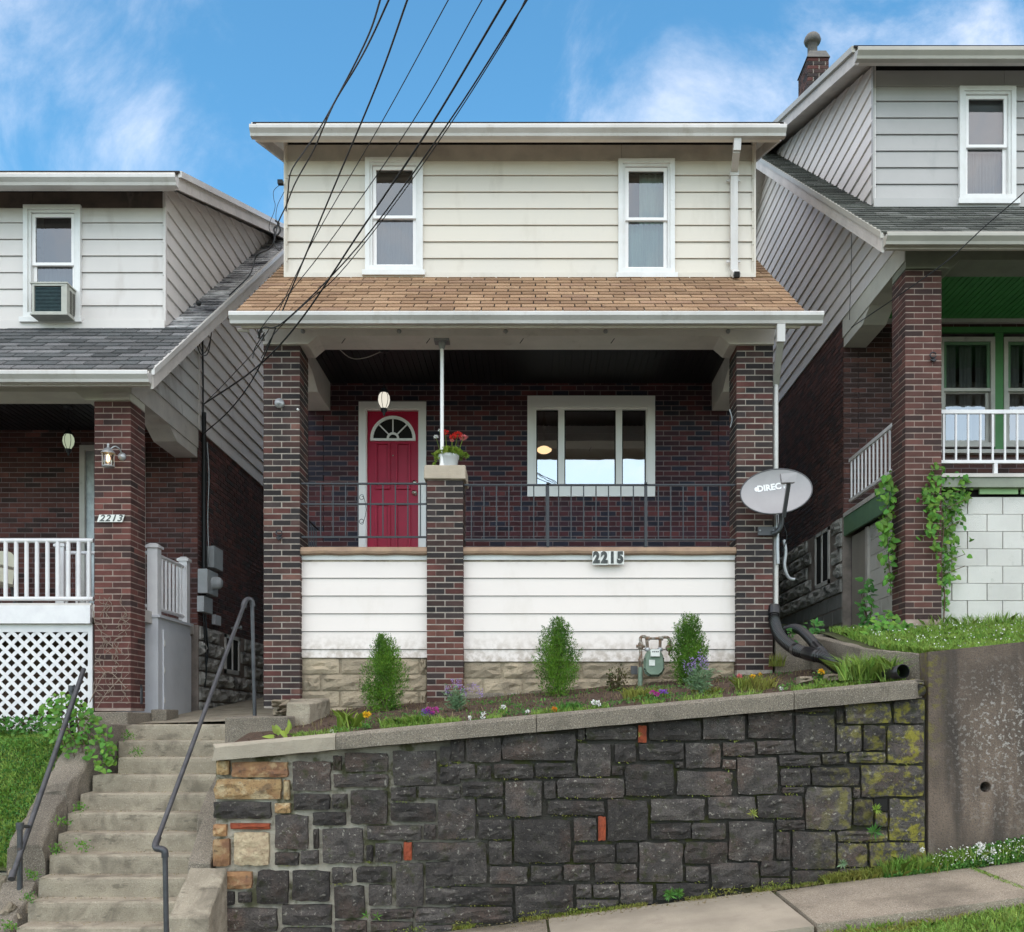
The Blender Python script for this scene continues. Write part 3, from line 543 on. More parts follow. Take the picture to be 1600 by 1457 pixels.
# ---------------------------------------------------------------- the houses
SL = math.atan(.72); SD = math.atan(.38)
GP = [(0, 0), (0, -.115), (-.075, -.115), (-.085, -.085), (-.115, -.055), (-.125, -.045), (-.125, -.012), (-.118, 0), (-.108, -.012), (-.108, -.03)]
def dh_window(root, xa, xb, za, zb, Y, low='curtain_grey', up=None, gl='glass_up', cas='trim', split=.5, open_low=0.0, sill=True, shade=None):
    """double-hung window; outer casing rectangle given"""
    win = MB(); ring(win, xa, xb, za, zb, .055, Y - .035, Y + .02); ring(win, xa + .055, xb - .055, za + .02, zb - .055, .03, Y - .012, Y + .06)
    wn = win.build('window', M[cas], root)
    if sill: MB().px_([(Y - .075, za - .075), (Y + .01, za - .075), (Y + .01, za + .006), (Y - .055, za - .004), (Y - .075, za - .015)], xa - .03, xb + .03).build('sill', M[cas], wn)
    ia, ib, ja, jb = xa + .087, xb - .087, za + .055, zb - .09; zm = ja + (jb - ja) * split
    s = MB(); ring(s, ia, ib, zm - .018, jb, .042, Y + .015, Y + .045, tb=.035); su = s.build('sash', M['trim_bright'] if cas == 'trim' else M[cas], wn)
    MB().add([(ia + .04, Y + .03, zm + .01), (ib - .04, Y + .03, zm + .01), (ib - .04, Y + .03, jb - .04), (ia + .04, Y + .03, jb - .04)], [(0, 1, 2, 3)]).build('pane', M[gl], wn)
    zl = ja + open_low
    s = MB(); ring(s, ia, ib, zl, zm + .02 + open_low * .0, .042, Y + .05, Y + .08, tb=.05, tt=.035); s.build('sash', M['trim_bright'] if cas == 'trim' else M[cas], wn)
    MB().add([(ia + .04, Y + .062, zl + .05), (ib - .04, Y + .062, zl + .05), (ib - .04, Y + .062, zm - .012), (ia + .04, Y + .062, zm - .012)], [(0, 1, 2, 3)]).build('pane', M[gl], wn)
    def drape(u0, u1, v0, v1, m, name='curtain', amp=.018, yy=.16):
        b = MB(); n = max(8, int((u1 - u0) / .02)); vs = []
        for i in range(n + 1):
            x = u0 + (u1 - u0) * i / n; y = Y + yy + amp * math.sin(i * 1.9 + u0 * 9); vs += [(x, y, v0), (x, y, v1)]
        b.add(vs, [(2 * i, 2 * i + 2, 2 * i + 3, 2 * i + 1) for i in range(n)], True); b.build(name, m, wn)
    if low: drape(ia, ib, ja, zm, M[low])
    if up: drape(*up[0], zm, jb, M[up[1]])
    if shade: MB().box(ia, ib, Y + .11, Y + .115, shade[0], jb).build('roller_blind', M['blind'], wn)
    # dark room behind
    MB().box(ia - .1, ib + .1, Y + .5, Y + .52, ja - .2, jb + .2).build('room_backdrop_wall', M['dark_room'], wn)
    return wn

def house(spec):
    x0, x1, hz, hd = spec['x0'], spec['x1'], spec['hz'], spec['hd']; ohL, ohR = spec['oh']; mt = spec['brick']; mort = spec['mortar']
    zf, zp, zc, ze = 1.98 + hz, 4.26 + hz, 4.60 + hz, 4.50 + hz
    zd0, zd1, zde = 5.47 + hd, 7.10 + hd, 7.13 + hd     # dormer wall foot, frieze top, dormer eave
    zbm = 4.36 + hz; zb = spec['zbase']; YR = 17.3; YB = 24.0
    roof = lambda y: ze + .72 * (y - 10.65) if y <= YR else ze + .72 * (YR - 10.65) - .72 * (y - YR)
    droof = lambda y: zde + .38 * (y - 11.65)
    YI = (zde - .38 * 11.65 - ze + .72 * 10.65) / (.72 - .38)
    root = thing('brick_house', spec['label'], 'house', ((x0 + x1) / 2, 11.0, zb), spec['group']); cnt = [0]
    S = spec
    # body shell
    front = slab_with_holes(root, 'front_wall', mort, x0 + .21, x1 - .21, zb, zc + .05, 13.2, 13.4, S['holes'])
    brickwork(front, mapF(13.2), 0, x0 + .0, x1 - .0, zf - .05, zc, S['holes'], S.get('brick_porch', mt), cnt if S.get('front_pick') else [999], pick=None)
    side = MB(); pl = [(13.2, zb), (YB - .3, zb), (YB - .3, roof(YB - .3) - .2), (YR, roof(YR) - .2), (13.2, roof(13.2) - .2)]
    for xa, xb in ((x0, x0 + .2), (x1 - .2, x1)): side.px_(pl, xa, xb)
    side.box(x0 + .21, x1 - .21, YB - .5, YB - .3, zb, roof(YB) - .05)
    sd = side.build('side_wall', mort, root)
    # side brickwork: only the flanks that face the alleys in view
    for which, mp, rz in S['flanks']:
        fb = S['found_top']
        brickwork(sd, mp, rz, 13.2, 21.0, fb, zc + .02, [], mt, [999])
    # foundation rock-face blocks on the alley flanks
    for which, mp, rz in S['flanks']:
        f0, f1, fm, ft0 = S['found_bot'], S['found_top'], S['found_mat'], S['rock_bot']
        fd = MB().hexa([mp(13.19, f0, -.1), mp(21, f0, -.1), mp(21, f0, .01), mp(13.19, f0, .01), mp(13.19, f1 - .005, -.1), mp(21, f1 - .005, -.1), mp(21, f1 - .005, .01), mp(13.19, f1 - .005, .01)]).build('foundation', M['mortar_dark'], root)
        v = f1; row = 0
        while v - .2 > f0:
            u = 13.2 - (.2 if row % 2 else 0)
            while u < 19.2:
                a, c = max(u, 13.2), u + .405; u += .415
                if S.get('cellar') and a < S['cellar'][1] and c > S['cellar'][0] and v > S['cellar'][2] and v - .2 < S['cellar'][3]: continue
                if v - .2 > ft0: inst('stone', random.choice(rocks(fm, amp=.9, rough=.35)), mp((a + c) / 2, v - .105, .02), fd, rotz=rz, scale=(c - a - .012, .085, .188))
                else: inst('concrete_block', brick_mesh(M['block_grey'], 'full'), mp((a + c) / 2, v - .105, -.03), fd, rotz=rz, scale=((c - a - .01) / .2, 1, .19 / .057))
            v -= .205; row += 1
        if S.get('cellar'):
            a, c, v0, v1 = S['cellar']; cw = MB()
            for (ua, ub, va, vb) in ((a, a + .06, v0, v1), (c - .06, c, v0, v1), (a, c, v0, v0 + .06), (a, c, v1 - .05, v1), ((a + c) / 2 - .02, (a + c) / 2 + .02, v0, v1)):
                cw.hexa([mp(ua, va, -.0), mp(ub, va, -.0), mp(ub, va, .03), mp(ua, va, .03), mp(ua, vb, -.0), mp(ub, vb, -.0), mp(ub, vb, .03), mp(ua, vb, .03)])
            cwn = cw.build('cellar_window', M['trim_grey'], root)
            MB().add([mp(a, v0, .016), mp(c, v0, .016), mp(c, v1, .016), mp(a, v1, .016)], [(0, 1, 2, 3)]).build('pane', M['shadow_gap'], cwn)
    # gable siding on the flanks
    for which, mp, rz in S['flanks']:
        g = MB().prism([(10.98, zc + .02), (YB - .3, zc + .02), (YB - .3, roof(YB - .3) - .1), (YR, roof(YR) - .1), (11.0, roof(11.0) - .10)], lambda a, b: mp(a, b, -.08), lambda a, b: mp(a, b, -.012)).build('gable_wall', M['shadow_gap'], root)
        reg = [(10.98, zc), (YB - .3, zc), (YB - .3, roof(YB - .3) - .06), (YR, roof(YR) - .06), (10.98, roof(10.98) - .06)]
        if S.get('split_siding'):
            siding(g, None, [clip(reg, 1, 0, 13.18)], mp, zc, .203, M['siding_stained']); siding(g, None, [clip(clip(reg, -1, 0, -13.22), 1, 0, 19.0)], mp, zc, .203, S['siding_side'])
            MB().hexa([mp(13.18, zc, 0), mp(13.22, zc, 0), mp(13.22, zc, .028), mp(13.18, zc, .028), mp(13.18, roof(13.2) - .1, 0), mp(13.22, roof(13.2) - .1, 0), mp(13.22, roof(13.2) - .1, .028), mp(13.18, roof(13.2) - .1, .028)]).build('corner_trim', M['siding_white'], g)
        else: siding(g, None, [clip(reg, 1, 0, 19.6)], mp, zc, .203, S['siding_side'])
        # dormer cheek
        ck = MB().prism([(12.13, roof(12.13) - .15), (YI, roof(YI) - .12), (12.13, droof(12.13) - .13)], lambda a, b: mp(a, b, -.1), lambda a, b: mp(a, b, -.012)).build('dormer_cheek', M['shadow_gap'], root)
        reg = [(12.0, roof(12.0) + .03), (YI, roof(YI) + .03), (12.0, droof(12.0) - .10)]
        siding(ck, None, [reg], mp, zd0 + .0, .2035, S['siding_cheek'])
        MB().hexa([mp(11.985, zd0, .0), mp(12.04, zd0, .0), mp(12.04, zd0, .022), mp(11.985, zd0, .022), mp(11.985, droof(12) - .1, 0), mp(12.04, droof(12) - .1, 0), mp(12.04, droof(12) - .1, .022), mp(11.985, droof(12) - .1, .022)]).build('corner_trim', S['siding_front'], ck)
    # dormer front wall with openings + boards
    dfr = slab_with_holes(root, 'dormer_front', M['shadow_gap'], x0 + .03, x1 - .03, zd0 - .15, zd1 + .1, 12.03, 12.12, [(a + .05, b - .05, c + .03, d - .05) for a, b, c, d in S['dwin']])
    regs = []; ws = sorted(S['dwin']); xx = x0
    zt = 6.918 + hd
    for a, b, c, d in ws:
        regs.append([(xx, zd0 + .0), (a, zd0), (a, zt), (xx, zt)])
        if c - .08 > zd0: regs.append([(a, zd0), (b, zd0), (b, c - .04), (a, c - .04)])
        if zt > d: regs.append([(a, d), (b, d), (b, zt), (a, zt)])
        xx = b
    regs.append([(xx, zd0), (x1, zd0), (x1, zt), (xx, zt)])
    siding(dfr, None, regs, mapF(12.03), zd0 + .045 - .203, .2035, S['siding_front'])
    cuts = [x0, x0 + 1.6, (x0 + x1) / 2 + 1.25, x1]
    for a, b in zip(cuts[:-1], cuts[1:]): MB().hexa([(a, 12.01, zt), (b - .004, 12.01, zt), (b - .004, 12.05, zt), (a, 12.05, zt), (a, 12.0, zd1), (b - .004, 12.0, zd1), (b - .004, 12.05, zd1), (a, 12.05, zd1)]).build('frieze_board', S['frieze'], dfr)
    MB().box(x0 - .015, x1 + .015, 11.965, 12.02, zd0 - .055, zd0 + .05).build('base_flashing', S['siding_front'], dfr)
    for i, (a, b, c, d) in enumerate(ws): dh_window(root, a, b, c, d, 12.0, **S['dwin_kw'][i])
    # dormer roof: slab, soffit, rakes, gutter
    dl, dr = x0 - S['ohd'][0], x1 + S['ohd'][1]; t = .06
    MB().px_([(11.66, droof(11.66)), (YI + .3, droof(YI + .3)), (YI + .3, droof(YI + .3) - t), (11.66, droof(11.66) - t)], dl + .03, dr - .03).build('dormer_roof', S['soffit'], root)
    tp = MB(); tp.px_([(11.62, droof(11.62) + .005), (YI + .35, droof(YI + .35) + .005), (YI + .35, droof(YI + .35) + .03), (11.62, droof(11.62) + .03)], dl - .02, dr + .02).build('roof_covering', M['felt'], root)
    MB().box(dl + .03, dr - .03, 11.60, 11.655, zde - .205, zde - .01).build('fascia_board', S['fascia'], root)
    MB().px_([(11.60 + p, zde - .09 + q) for p, q in GP], dl - .02, dr + .02).build('gutter', S['gutter'], root)
    for q in (.31, .70):
        xs_ = dl + (dr - dl) * q; MB().px_([(11.60 + p * 1.025 + .001, zde - .09 + r_ * 1.02) for p, r_ in GP[1:7]] + [(11.60, zde - .09)], xs_, xs_ + .022).build('gutter_joint', S['gutter'], root)
        xs_ = x0 + (x1 - x0) * (q + .07); MB().px_([(10.60 + p * 1.025 + .001, ze - .075 + r_ * 1.02) for p, r_ in GP[1:7]] + [(10.60, ze - .075)], xs_, xs_ + .022).build('gutter_joint', S['gutter'], root)
    for xr, on in ((dl, 'L'), (dr, 'R')):
        a, b = (xr, xr + .03) if on == 'L' else (xr - .03, xr)
        MB().px_([(11.66, droof(11.66) + .01), (YI + .35, droof(YI + .35) + .01), (YI + .35, droof(YI + .35) - .19), (11.66, droof(11.66) - .19)], a, b).build('rake_board', S['rake'], root)
        a, b = (xr - .02, xr + .02) if on == 'L' else (xr - .02, xr + .02)
        MB().px_([(11.64, droof(11.64) + .03), (YI + .35, droof(YI + .35) + .03), (YI + .35, droof(YI + .35) - .045), (11.64, droof(11.64) - .045)], a - (.022 if on == 'L' else -.022), b - (.022 if on == 'L' else -.022)).build('drip_edge', S['gutter'], root)
    # main roof: front strip, overhang strips, rear slope
    ml, mr = x0 - ohL, x1 + ohR; c = math.cos(SL)
    rf = MB(); U = .07
    rf.px_([(10.67, roof(10.67)), (12.05, roof(12.05)), (12.05, roof(12.05) - U), (10.67, roof(10.67) - U)], ml + .02, mr - .02)
    for a, b in ((ml + .02, x0 + .0), (x1 - .0, mr - .02)):
        if b - a > .03: rf.px_([(12.051, roof(12.051)), (YR, roof(YR)), (YR, roof(YR) - U), (12.051, roof(12.051) - U)], a, b)
    rf.px_([(YR + .001, roof(YR)), (YB, roof(YB)), (YB, roof(YB) - U), (YR + .001, roof(YR) - U)], ml, mr)
    rr = rf.build('main_roof', S['soffit'], root)
    s_all = (12.0 - 10.62) / c
    MB().px_([(10.665, roof(10.665) + .002), (12.02, roof(12.02) + .002), (12.02, roof(12.02) + .006), (10.665, roof(10.665) + .006)], ml + .005, mr - .005).build('underlay', M['felt'], rr)
    shingles(rr, S['shingle'], ml - .02, mr + .02, 10.60, roof(10.60) + .008, s_all - .01, SL, .1495, [0], visible=S['sh_vis'], limit=230)
    for a, b, side_m in ((ml, x0 - .01, S['shingle_side']), (x1 + .01, mr, S['shingle_side'])):
        if b - a > .05: shingles(rr, side_m, a - .02, b + .02, 12.0, roof(12.0) + .008, (YR - 12.0) / c, SL, .1495, [999])
    MB().px_([(YR + .002, roof(YR) + .01), (YB + .05, roof(YB + .05) + .01), (YB + .05, roof(YB + .05) + .03), (YR + .002, roof(YR) + .03)], ml, mr).build('rear_covering', M['felt'], root)
    for xr, on in ((ml, 'L'), (mr, 'R')):
        if not S['rakes']: continue
        a, b = (xr - .012, xr + .018) if on == 'L' else (xr - .018, xr + .012); D = .21
        MB().px_([(10.62, roof(10.62) + .0), (YR, roof(YR) + .0), (YR, roof(YR) - D), (10.62, roof(10.62) - D)], a, b).build('rake_board', S['rake'], root)
        MB().px_([(YR + .002, roof(YR)), (YB, roof(YB)), (YB, roof(YB) - D), (YR + .002, roof(YR) - D)], a, b).build('rake_board', S['rake'], root)
        e = -.02 if on == 'L' else .02
        MB().px_([(10.60, roof(10.60) + .02), (YR, roof(YR) + .02), (YR, roof(YR) - .05), (10.60, roof(10.60) - .05)], a + e, b + e).build('drip_edge', S['gutter'], root)
    MB().box(ml + .03, mr - .03, 10.60, 10.64, ze - .205, ze - .045).build('fascia_board', S['fascia'], root)
    MB().px_([(10.60 + p, ze - .075 + q) for p, q in GP], ml - S['gx'][0], mr + S['gx'][1]).build('gutter', S['gutter'], root)
    # porch: piers, beams, ceiling, floor
    for xp, z0_, z1_, nm in S['piers']: pier(root, xp, 11.0, z0_, z1_, mt, S.get('pier_mortar', M['mortar']), cnt, limit=300, low=S.get('low', {}).get(nm))
    bz = zp + .0; bm = MB()
    poly = [(x0 + .0, bz + .005), (x0 + .50, bz + .005), (x0 + .61, zbm), (x1 - .61, zbm), (x1 - .50, bz + .005), (x1, bz + .005), (x1, ze + .15), (x0, ze + .15)]
    b = MB(); b.py_(poly, 10.985, 11.40); beam = b.build('porch_beam', S['beam'], root)
    for xa, xb in ((x0, x0 + .3), (x1 - .3, x1)):
        br = MB(); br.px_([(11.402, zc - .01), (11.402, zbm + .03), (11.90, zbm + .03), (12.15, zbm - .01), (12.43, zbm - .14), (12.47, zbm - .14), (13.18, zbm - .14), (13.18, zc - .01)], xa, xb)
        br.build('porch_side_beam', S['beam_side'], root)
    for xa, xb in ((x0 - .012, x0 - .002), (x1 + .002, x1 + .012)):
        MB().px_([(10.99, zc - .0), (10.99, zc - .25), (11.9, zc - .25), (13.19, zc - .25), (13.19, zc)], xa, xb).build('beam_facing', S['beam_side'], root)
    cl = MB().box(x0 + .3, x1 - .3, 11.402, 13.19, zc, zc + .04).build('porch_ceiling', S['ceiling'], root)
    J = MB(); q = x0 + .32
    while q < x1 - .32: J.box(q, q + .068, 11.41, 13.18, zc - .012, zc - .001); q += .08
    J.build('ceiling_board', S['ceiling'], cl, kind='stuff')
    fl = MB().box(x0 + .05, x1 - .05, 11.1, 13.19, zf - .14, zf).build('porch_floor', S['floor'], root)
    # interior: rooms kept closed and dim
    it = MB(); it.box(x0 + .21, x1 - .21, 13.41, YB - .6, zf - .1, zf); it.box(x0 + .21, x1 - .21, 16.2, 16.3, zf + .001, zc + .2); it.box(x0 + .21, x1 - .21, 13.41, 16.19, zc + .21, zc + .25)
    it.build('interior_room', M['room_pale'], root)
    return root, cnt

def frame_dims(x0p, x1p, y0p, y1p, Y): return (PX(x0p, Y), PX(x1p, Y), PZ(y1p, Y), PZ(y0p, Y))
mid_x0, mid_x1 = -3.03, 2.705
door_h = (PX(561, 13.2) + .03, PX(666, 13.2) - .03, 1.98, PZ(629, 13.2) - .03)
bw_h = (PX(824, 13.2) + .03, PX(1023, 13.2) - .03, PZ(777, 13.2) + .03, PZ(620, 13.2) - .03)
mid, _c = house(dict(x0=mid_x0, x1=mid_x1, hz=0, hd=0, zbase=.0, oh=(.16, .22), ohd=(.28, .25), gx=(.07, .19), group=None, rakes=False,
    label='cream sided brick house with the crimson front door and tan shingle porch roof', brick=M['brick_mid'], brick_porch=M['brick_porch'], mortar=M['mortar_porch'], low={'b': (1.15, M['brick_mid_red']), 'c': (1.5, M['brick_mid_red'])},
    holes=[door_h, bw_h], flanks=[('R', mapR(mid_x1), R(90)), ('L', mapL(mid_x0), R(-90))], found_top=1.9, found_bot=.3, rock_bot=.6, found_mat=M['found_grey'],
    siding_side=M['siding_cream'], siding_cheek=M['siding_cream'], siding_front=M['siding_cream'], frieze=M['frieze_mid'], soffit=M['beam'], fascia=M['siding_cream'], gutter=M['gutter'], rake=M['trim_grey'],
    dwin=[frame_dims(571, 661, 248, 424, 12), frame_dims(966, 1054, 250, 428, 12)],
    dwin_kw=[dict(low='curtain_grey', shade=None), dict(low='curtain_green', up=((PX(1001, 12), PX(1040, 12)), 'curtain_green'))],
    shingle=M['tan_shingle'], shingle_side=M['tan_shingle'], sh_vis=lambda x: True,
    piers=[(mid_x0, .18, 4.26, 'a'), (-1.195, .15, 2.745, 'b'), (mid_x1 - .42, .55, 4.26, 'c')],
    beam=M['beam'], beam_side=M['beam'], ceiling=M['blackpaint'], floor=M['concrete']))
lx0, lx1 = -10.25, -4.52
ldoor = (PX(126, 13.2) + .0, PX(126, 13.2) + .88, 1.33, PZ(697, 13.2))
left, _c = house(dict(x0=lx0, x1=lx1, hz=-.63, hd=-.58, zbase=-.6, oh=(.39, .39), ohd=(.3, .3), gx=(.0, .0), group=None, rakes=True,
    label='white sided brick house beside the steps with grey shingles and a window air conditioner', brick=M['brick_left'], mortar=M['mortar_porch'], pier_mortar=M['mortar_red'],
    holes=[ldoor, (-9.3, -7.9, 2.3, 3.7)], flanks=[('R', mapR(lx1), R(90))], found_top=1.34, found_bot=-.3, rock_bot=-.2, found_mat=M['found_grey'], cellar=(14.3, 15.0, .75, 1.32), split_siding=True,
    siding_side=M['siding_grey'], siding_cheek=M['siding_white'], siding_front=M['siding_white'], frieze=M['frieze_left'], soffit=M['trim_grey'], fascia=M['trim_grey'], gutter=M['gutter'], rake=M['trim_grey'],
    dwin=[frame_dims(38, 127, 322, 497, 12), (-9.23, -8.53, PZ(497, 12), PZ(322, 12))],
    dwin_kw=[dict(low='curtain_grey', split=.44, open_low=.0, shade=(PZ(410, 12), 0)), dict(low='curtain_grey')],
    shingle=M['grey_shingle'], shingle_side=M['dark_shingle'], sh_vis=lambda x: x > -6.3,
    piers=[(lx1 - .41, .15, 3.63, 'a'), (lx0, -.1, 3.63, 'b')], beam=M['beam_cream'], beam_side=M['trim_grey'], ceiling=M['blackpaint'], floor=M['trim_grey']))
rx0, rx1 = 4.18, 9.91
rw = [(PX(1463, 13.2) + .02, PX(1463, 13.2) + 1.70, PZ(703, 13.2), PZ(522, 13.2))]
right, _c = house(dict(x0=rx0, x1=rx1, hz=.85, hd=.91, zbase=.7, oh=(.39, .39), ohd=(.35, .35), gx=(.0, .0), group=None, rakes=True,
    label='grey sided brick house with green porch ceiling above the lawn and a chimney', brick=M['brick_right'], mortar=M['mortar_porch'], pier_mortar=M['mortar_red'],
    holes=rw, flanks=[('L', mapL(rx0), R(-90))], found_top=2.80, found_bot=.9, rock_bot=1.72, found_mat=M['found_grey'], cellar=(13.75, 14.45, 1.98, 2.78),
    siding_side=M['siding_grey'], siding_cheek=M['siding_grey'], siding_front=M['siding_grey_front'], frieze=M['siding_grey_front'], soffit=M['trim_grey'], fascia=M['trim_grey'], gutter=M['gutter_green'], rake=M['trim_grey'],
    dwin=[frame_dims(1498, 1586, 137, 313, 12), (8.2, 8.9, PZ(313, 12), PZ(137, 12))], dwin_kw=[dict(low='curtain_dark', shade=(PZ(232, 12), 0)), dict(low='curtain_dark')],
    shingle=M['green_shingle'], shingle_side=M['green_shingle'], sh_vis=lambda x: x < 6.35,
    piers=[(rx0, 1.12, 5.1, 'a'), (rx1 - .41, 1.3, 5.1, 'b')], beam=M['beam_olive'], beam_side=M['beam_cream'], ceiling=M['green_ceiling'], floor=M['beam_olive']))
# ================================================================ middle house details
def zr(px0, px1, py0, py1, Y): return PX(px0, Y), PX(px1, Y), PZ(py1, Y), PZ(py0, Y)
Y0 = 11.10
for (pa, pb, ptop, pbot) in ((469, 668, 866, 1028), (723, 1150, 866, 1034)):
    a, b, z0, z1 = zr(pa, pb, ptop, pbot, Y0); a += .002; b -= .002
    bk = MB().box(a, b, Y0 + .01, Y0 + .1, z0 + .01, z1 - .01).build('skirt_wall', M['shadow_gap'], mid)
    siding(bk, None, [[(a, z0), (b, z0), (b, z1 - .07), (a, z1 - .07)]], mapF(Y0 + .005), z1 - .07 - 8 * .2015, .2015, M['siding_pink'], lap=.018)
    MB().box(a, b, Y0 - .012, Y0 + .01, z1 - .068, z1).build('skirt_trim', M['trim'], bk)
    e = MB(); n = 24; pr = []
    for i in range(n + 1):
        x = a - .005 + (b - a + .01) * i / n; dz = math.sin(i * .9 + a) * .004
        pr.append([(x, Y0 - .075, 1.925 + dz), (x, Y0 - .085, 1.95 + dz), (x, Y0 - .075, 1.985 + dz), (x, Y0 - .05, 2.0), (x, Y0 + .06, 2.0), (x, Y0 + .06, 1.918), (x, Y0 - .05, 1.915 + dz)])
    e.add([p for r in pr for p in r], [(7 * i + k, 7 * i + (k + 1) % 7, 7 * i + 7 + (k + 1) % 7, 7 * i + 7 + k) for i in range(n) for k in range(7)])
    e.build('floor_edge', M['bullnose'], mid)
    # rock-face foundation
    ft = z0 - .002; fb = .02
    fd = MB().box(a, b, Y0 + .03, Y0 + .3, fb - .3, ft).build('foundation', M['mortar_dark'] if False else M['found_tan'], mid)
    v = ft; r = 0
    while v > .12 + (.22 if pa > 700 else 0):
        u = a + .004 - (.22 if r % 2 else 0)
        while u < b:
            p, q = max(u, a + .004), min(u + .44, b - .004); u += .45
            if q - p > .06: inst('stone', random.choice(rocks(M['found_tan'], amp=.75, rough=.22)), ((p + q) / 2, Y0 + .03, v - .093), fd, scale=(q - p - .006, .06, .178))
        v -= .187; r += 1
    MB().px_([(Y0 - .10, fb - .3), (Y0 - .10, v + .0), (Y0 - .08, v + .02), (Y0 + .05, v + .02), (Y0 + .05, fb - .3)], a, b).build('footing', M['concrete_lip'], fd)
# cap of the half pier
MB().hexa([(-1.225, 10.965, 2.748), (-.755, 10.965, 2.748), (-.755, 11.46, 2.748), (-1.225, 11.46, 2.748), (-1.22, 10.97, 2.905), (-.76, 10.97, 2.905), (-.76, 11.455, 2.905), (-1.22, 11.455, 2.905)]).build('pier_cap', M['stone_cap'], mid)
# front door
dx0, dx1, dz0, dz1 = door_h; Yd = 13.2
fr = MB(); ring(fr, dx0 - .03, dx1 + .03, dz0 - .01, dz1 + .03, .092, Yd - .035, Yd + .02, tb=.02); ring(fr, dx0 + .062, dx1 - .062, dz0, dz1 - .062, .014, Yd - .015, Yd + .12, tb=.05)
door_frame = fr.build('door_frame', M['trim_bright'], mid)
sx0, sx1, sz0, sz1 = dx0 + .077, dx1 - .077, dz0 + .052, dz1 - .079
dr = MB().box(sx0, sx1, Yd + .04, Yd + .08, sz0, sz1).build('door', M['red_door'], mid)
W_ = sx1 - sx0
def raised(parent, xa, xb, za, zb, Y, m):
    b = MB(); ring(b, xa, xb, za, zb, .024, Y - .032, Y)
    i = .045; b.hexa([(xa + i, Y - .003, za + i), (xb - i, Y - .003, za + i), (xb - i, Y, za + i), (xa + i, Y, za + i), (xa + i, Y - .010, zb - i), (xb - i, Y - .010, zb - i), (xb - i, Y, zb - i), (xa + i, Y, zb - i)])
    b.build('door_panel', m, parent)
zfan = PZ(686, 13.24)
for c in (.30, .70):
    xc = sx0 + W_ * c; hw = W_ * .145
    raised(dr, xc - hw, xc + hw, PZ(765, 13.24), PZ(692, 13.24), Yd + .04, M['red_door'])
    raised(dr, xc - hw, xc + hw, sz0 + .14, PZ(787, 13.24), Yd + .04, M['red_door'])
xc = (sx0 + sx1) / 2; Rf = .305; fan = MB(); n = 20
for i in range(n):
    t0, t1 = math.pi * i / n, math.pi * (i + 1) / n
    for (ra, rb, y0_, y1_) in ((Rf - .04, Rf, Yd + .015, Yd + .04), (.055, .085, Yd + .02, Yd + .04)):
        q = [(xc + ra * math.cos(t0), zfan + ra * math.sin(t0)), (xc + rb * math.cos(t0), zfan + rb * math.sin(t0)), (xc + rb * math.cos(t1), zfan + rb * math.sin(t1)), (xc + ra * math.cos(t1), zfan + ra * math.sin(t1))]
        fan.py_(q, y0_, y1_)
fan.box(xc - Rf, xc + Rf, Yd + .015, Yd + .04, zfan - .032, zfan)
for t in (45, 90, 135):
    c_, s_ = math.cos(R(t)), math.sin(R(t)); nx, nz = -s_ * .008, c_ * .008
    fan.py_([(xc + .08 * c_ - nx, zfan + .08 * s_ - nz), (xc + (Rf - .03) * c_ - nx, zfan + (Rf - .03) * s_ - nz), (xc + (Rf - .03) * c_ + nx, zfan + (Rf - .03) * s_ + nz), (xc + .08 * c_ + nx, zfan + .08 * s_ + nz)], Yd + .022, Yd + .038)
fl_ = fan.build('fanlight', M['trim_bright'], dr)
MB().py_([(xc + (Rf - .02) * math.cos(math.pi * i / 16), zfan + (Rf - .02) * math.sin(math.pi * i / 16)) for i in range(17)], Yd + .034, Yd + .0395).build('fanlight_pane', M['shadow_gap'], dr)
MB().lathe((sx1 - .055, Yd + .04, PZ(770, 13.2)), [(0, .075), (.022, .07), (.034, .052), (.030, .034), (.013, .022), (.013, .008), (.034, .006), (.036, 0)], 16, 'y').build('door_knob', M['brass'], dr)
MB().lathe((sx1 - .055, Yd + .04, PZ(753, 13.2)), [(0, .018), (.028, .016), (.031, 0)], 14, 'y').build('deadbolt', M['brass'], dr)
MB().lathe((xc, Yd + .04, PZ(711, 13.2)), [(0, .012), (.012, .010), (.014, 0)], 10, 'y').build('peephole', M['brass'], dr)
# picture window
bx0, bx1, bz0, bz1 = bw_h
w_ = MB(); ring(w_, bx0 - .03, bx1 + .03, bz0 - .03, bz1 + .03, .10, Yd - .04, Yd + .02, tb=.13, tt=.16); ring(w_, bx0 + .07, bx1 - .07, bz0 + .10, bz1 - .13, .02, Yd - .02, Yd + .08)
ax, bx_ = bx0 + .09, bx1 - .09; m1, m2 = PX(877, Yd), PX(967, Yd); az, bz_ = bz0 + .12, bz1 - .15
for mxx in (m1, m2): w_.box(mxx - .042, mxx + .042, Yd - .015, Yd + .07, az, bz_)
bwn = w_.build('window', M['trim_bright'], mid); bwn['label'] = 'wide three-light white window'
for p, q in ((ax, m1 - .042), (m1 + .042, m2 - .042), (m2 + .042, bx_)):
    s = MB(); ring(s, p, q, az, bz_, .014, Yd + .02, Yd + .045); s.build('sash', M['shadow_gap'], bwn)
    MB().add([(p + .01, Yd + .032, az + .01), (q - .01, Yd + .032, az + .01), (q - .01, Yd + .032, bz_ - .01), (p + .01, Yd + .032, bz_ - .01)], [(0, 1, 2, 3)]).build('pane', M['glass_big'], bwn)
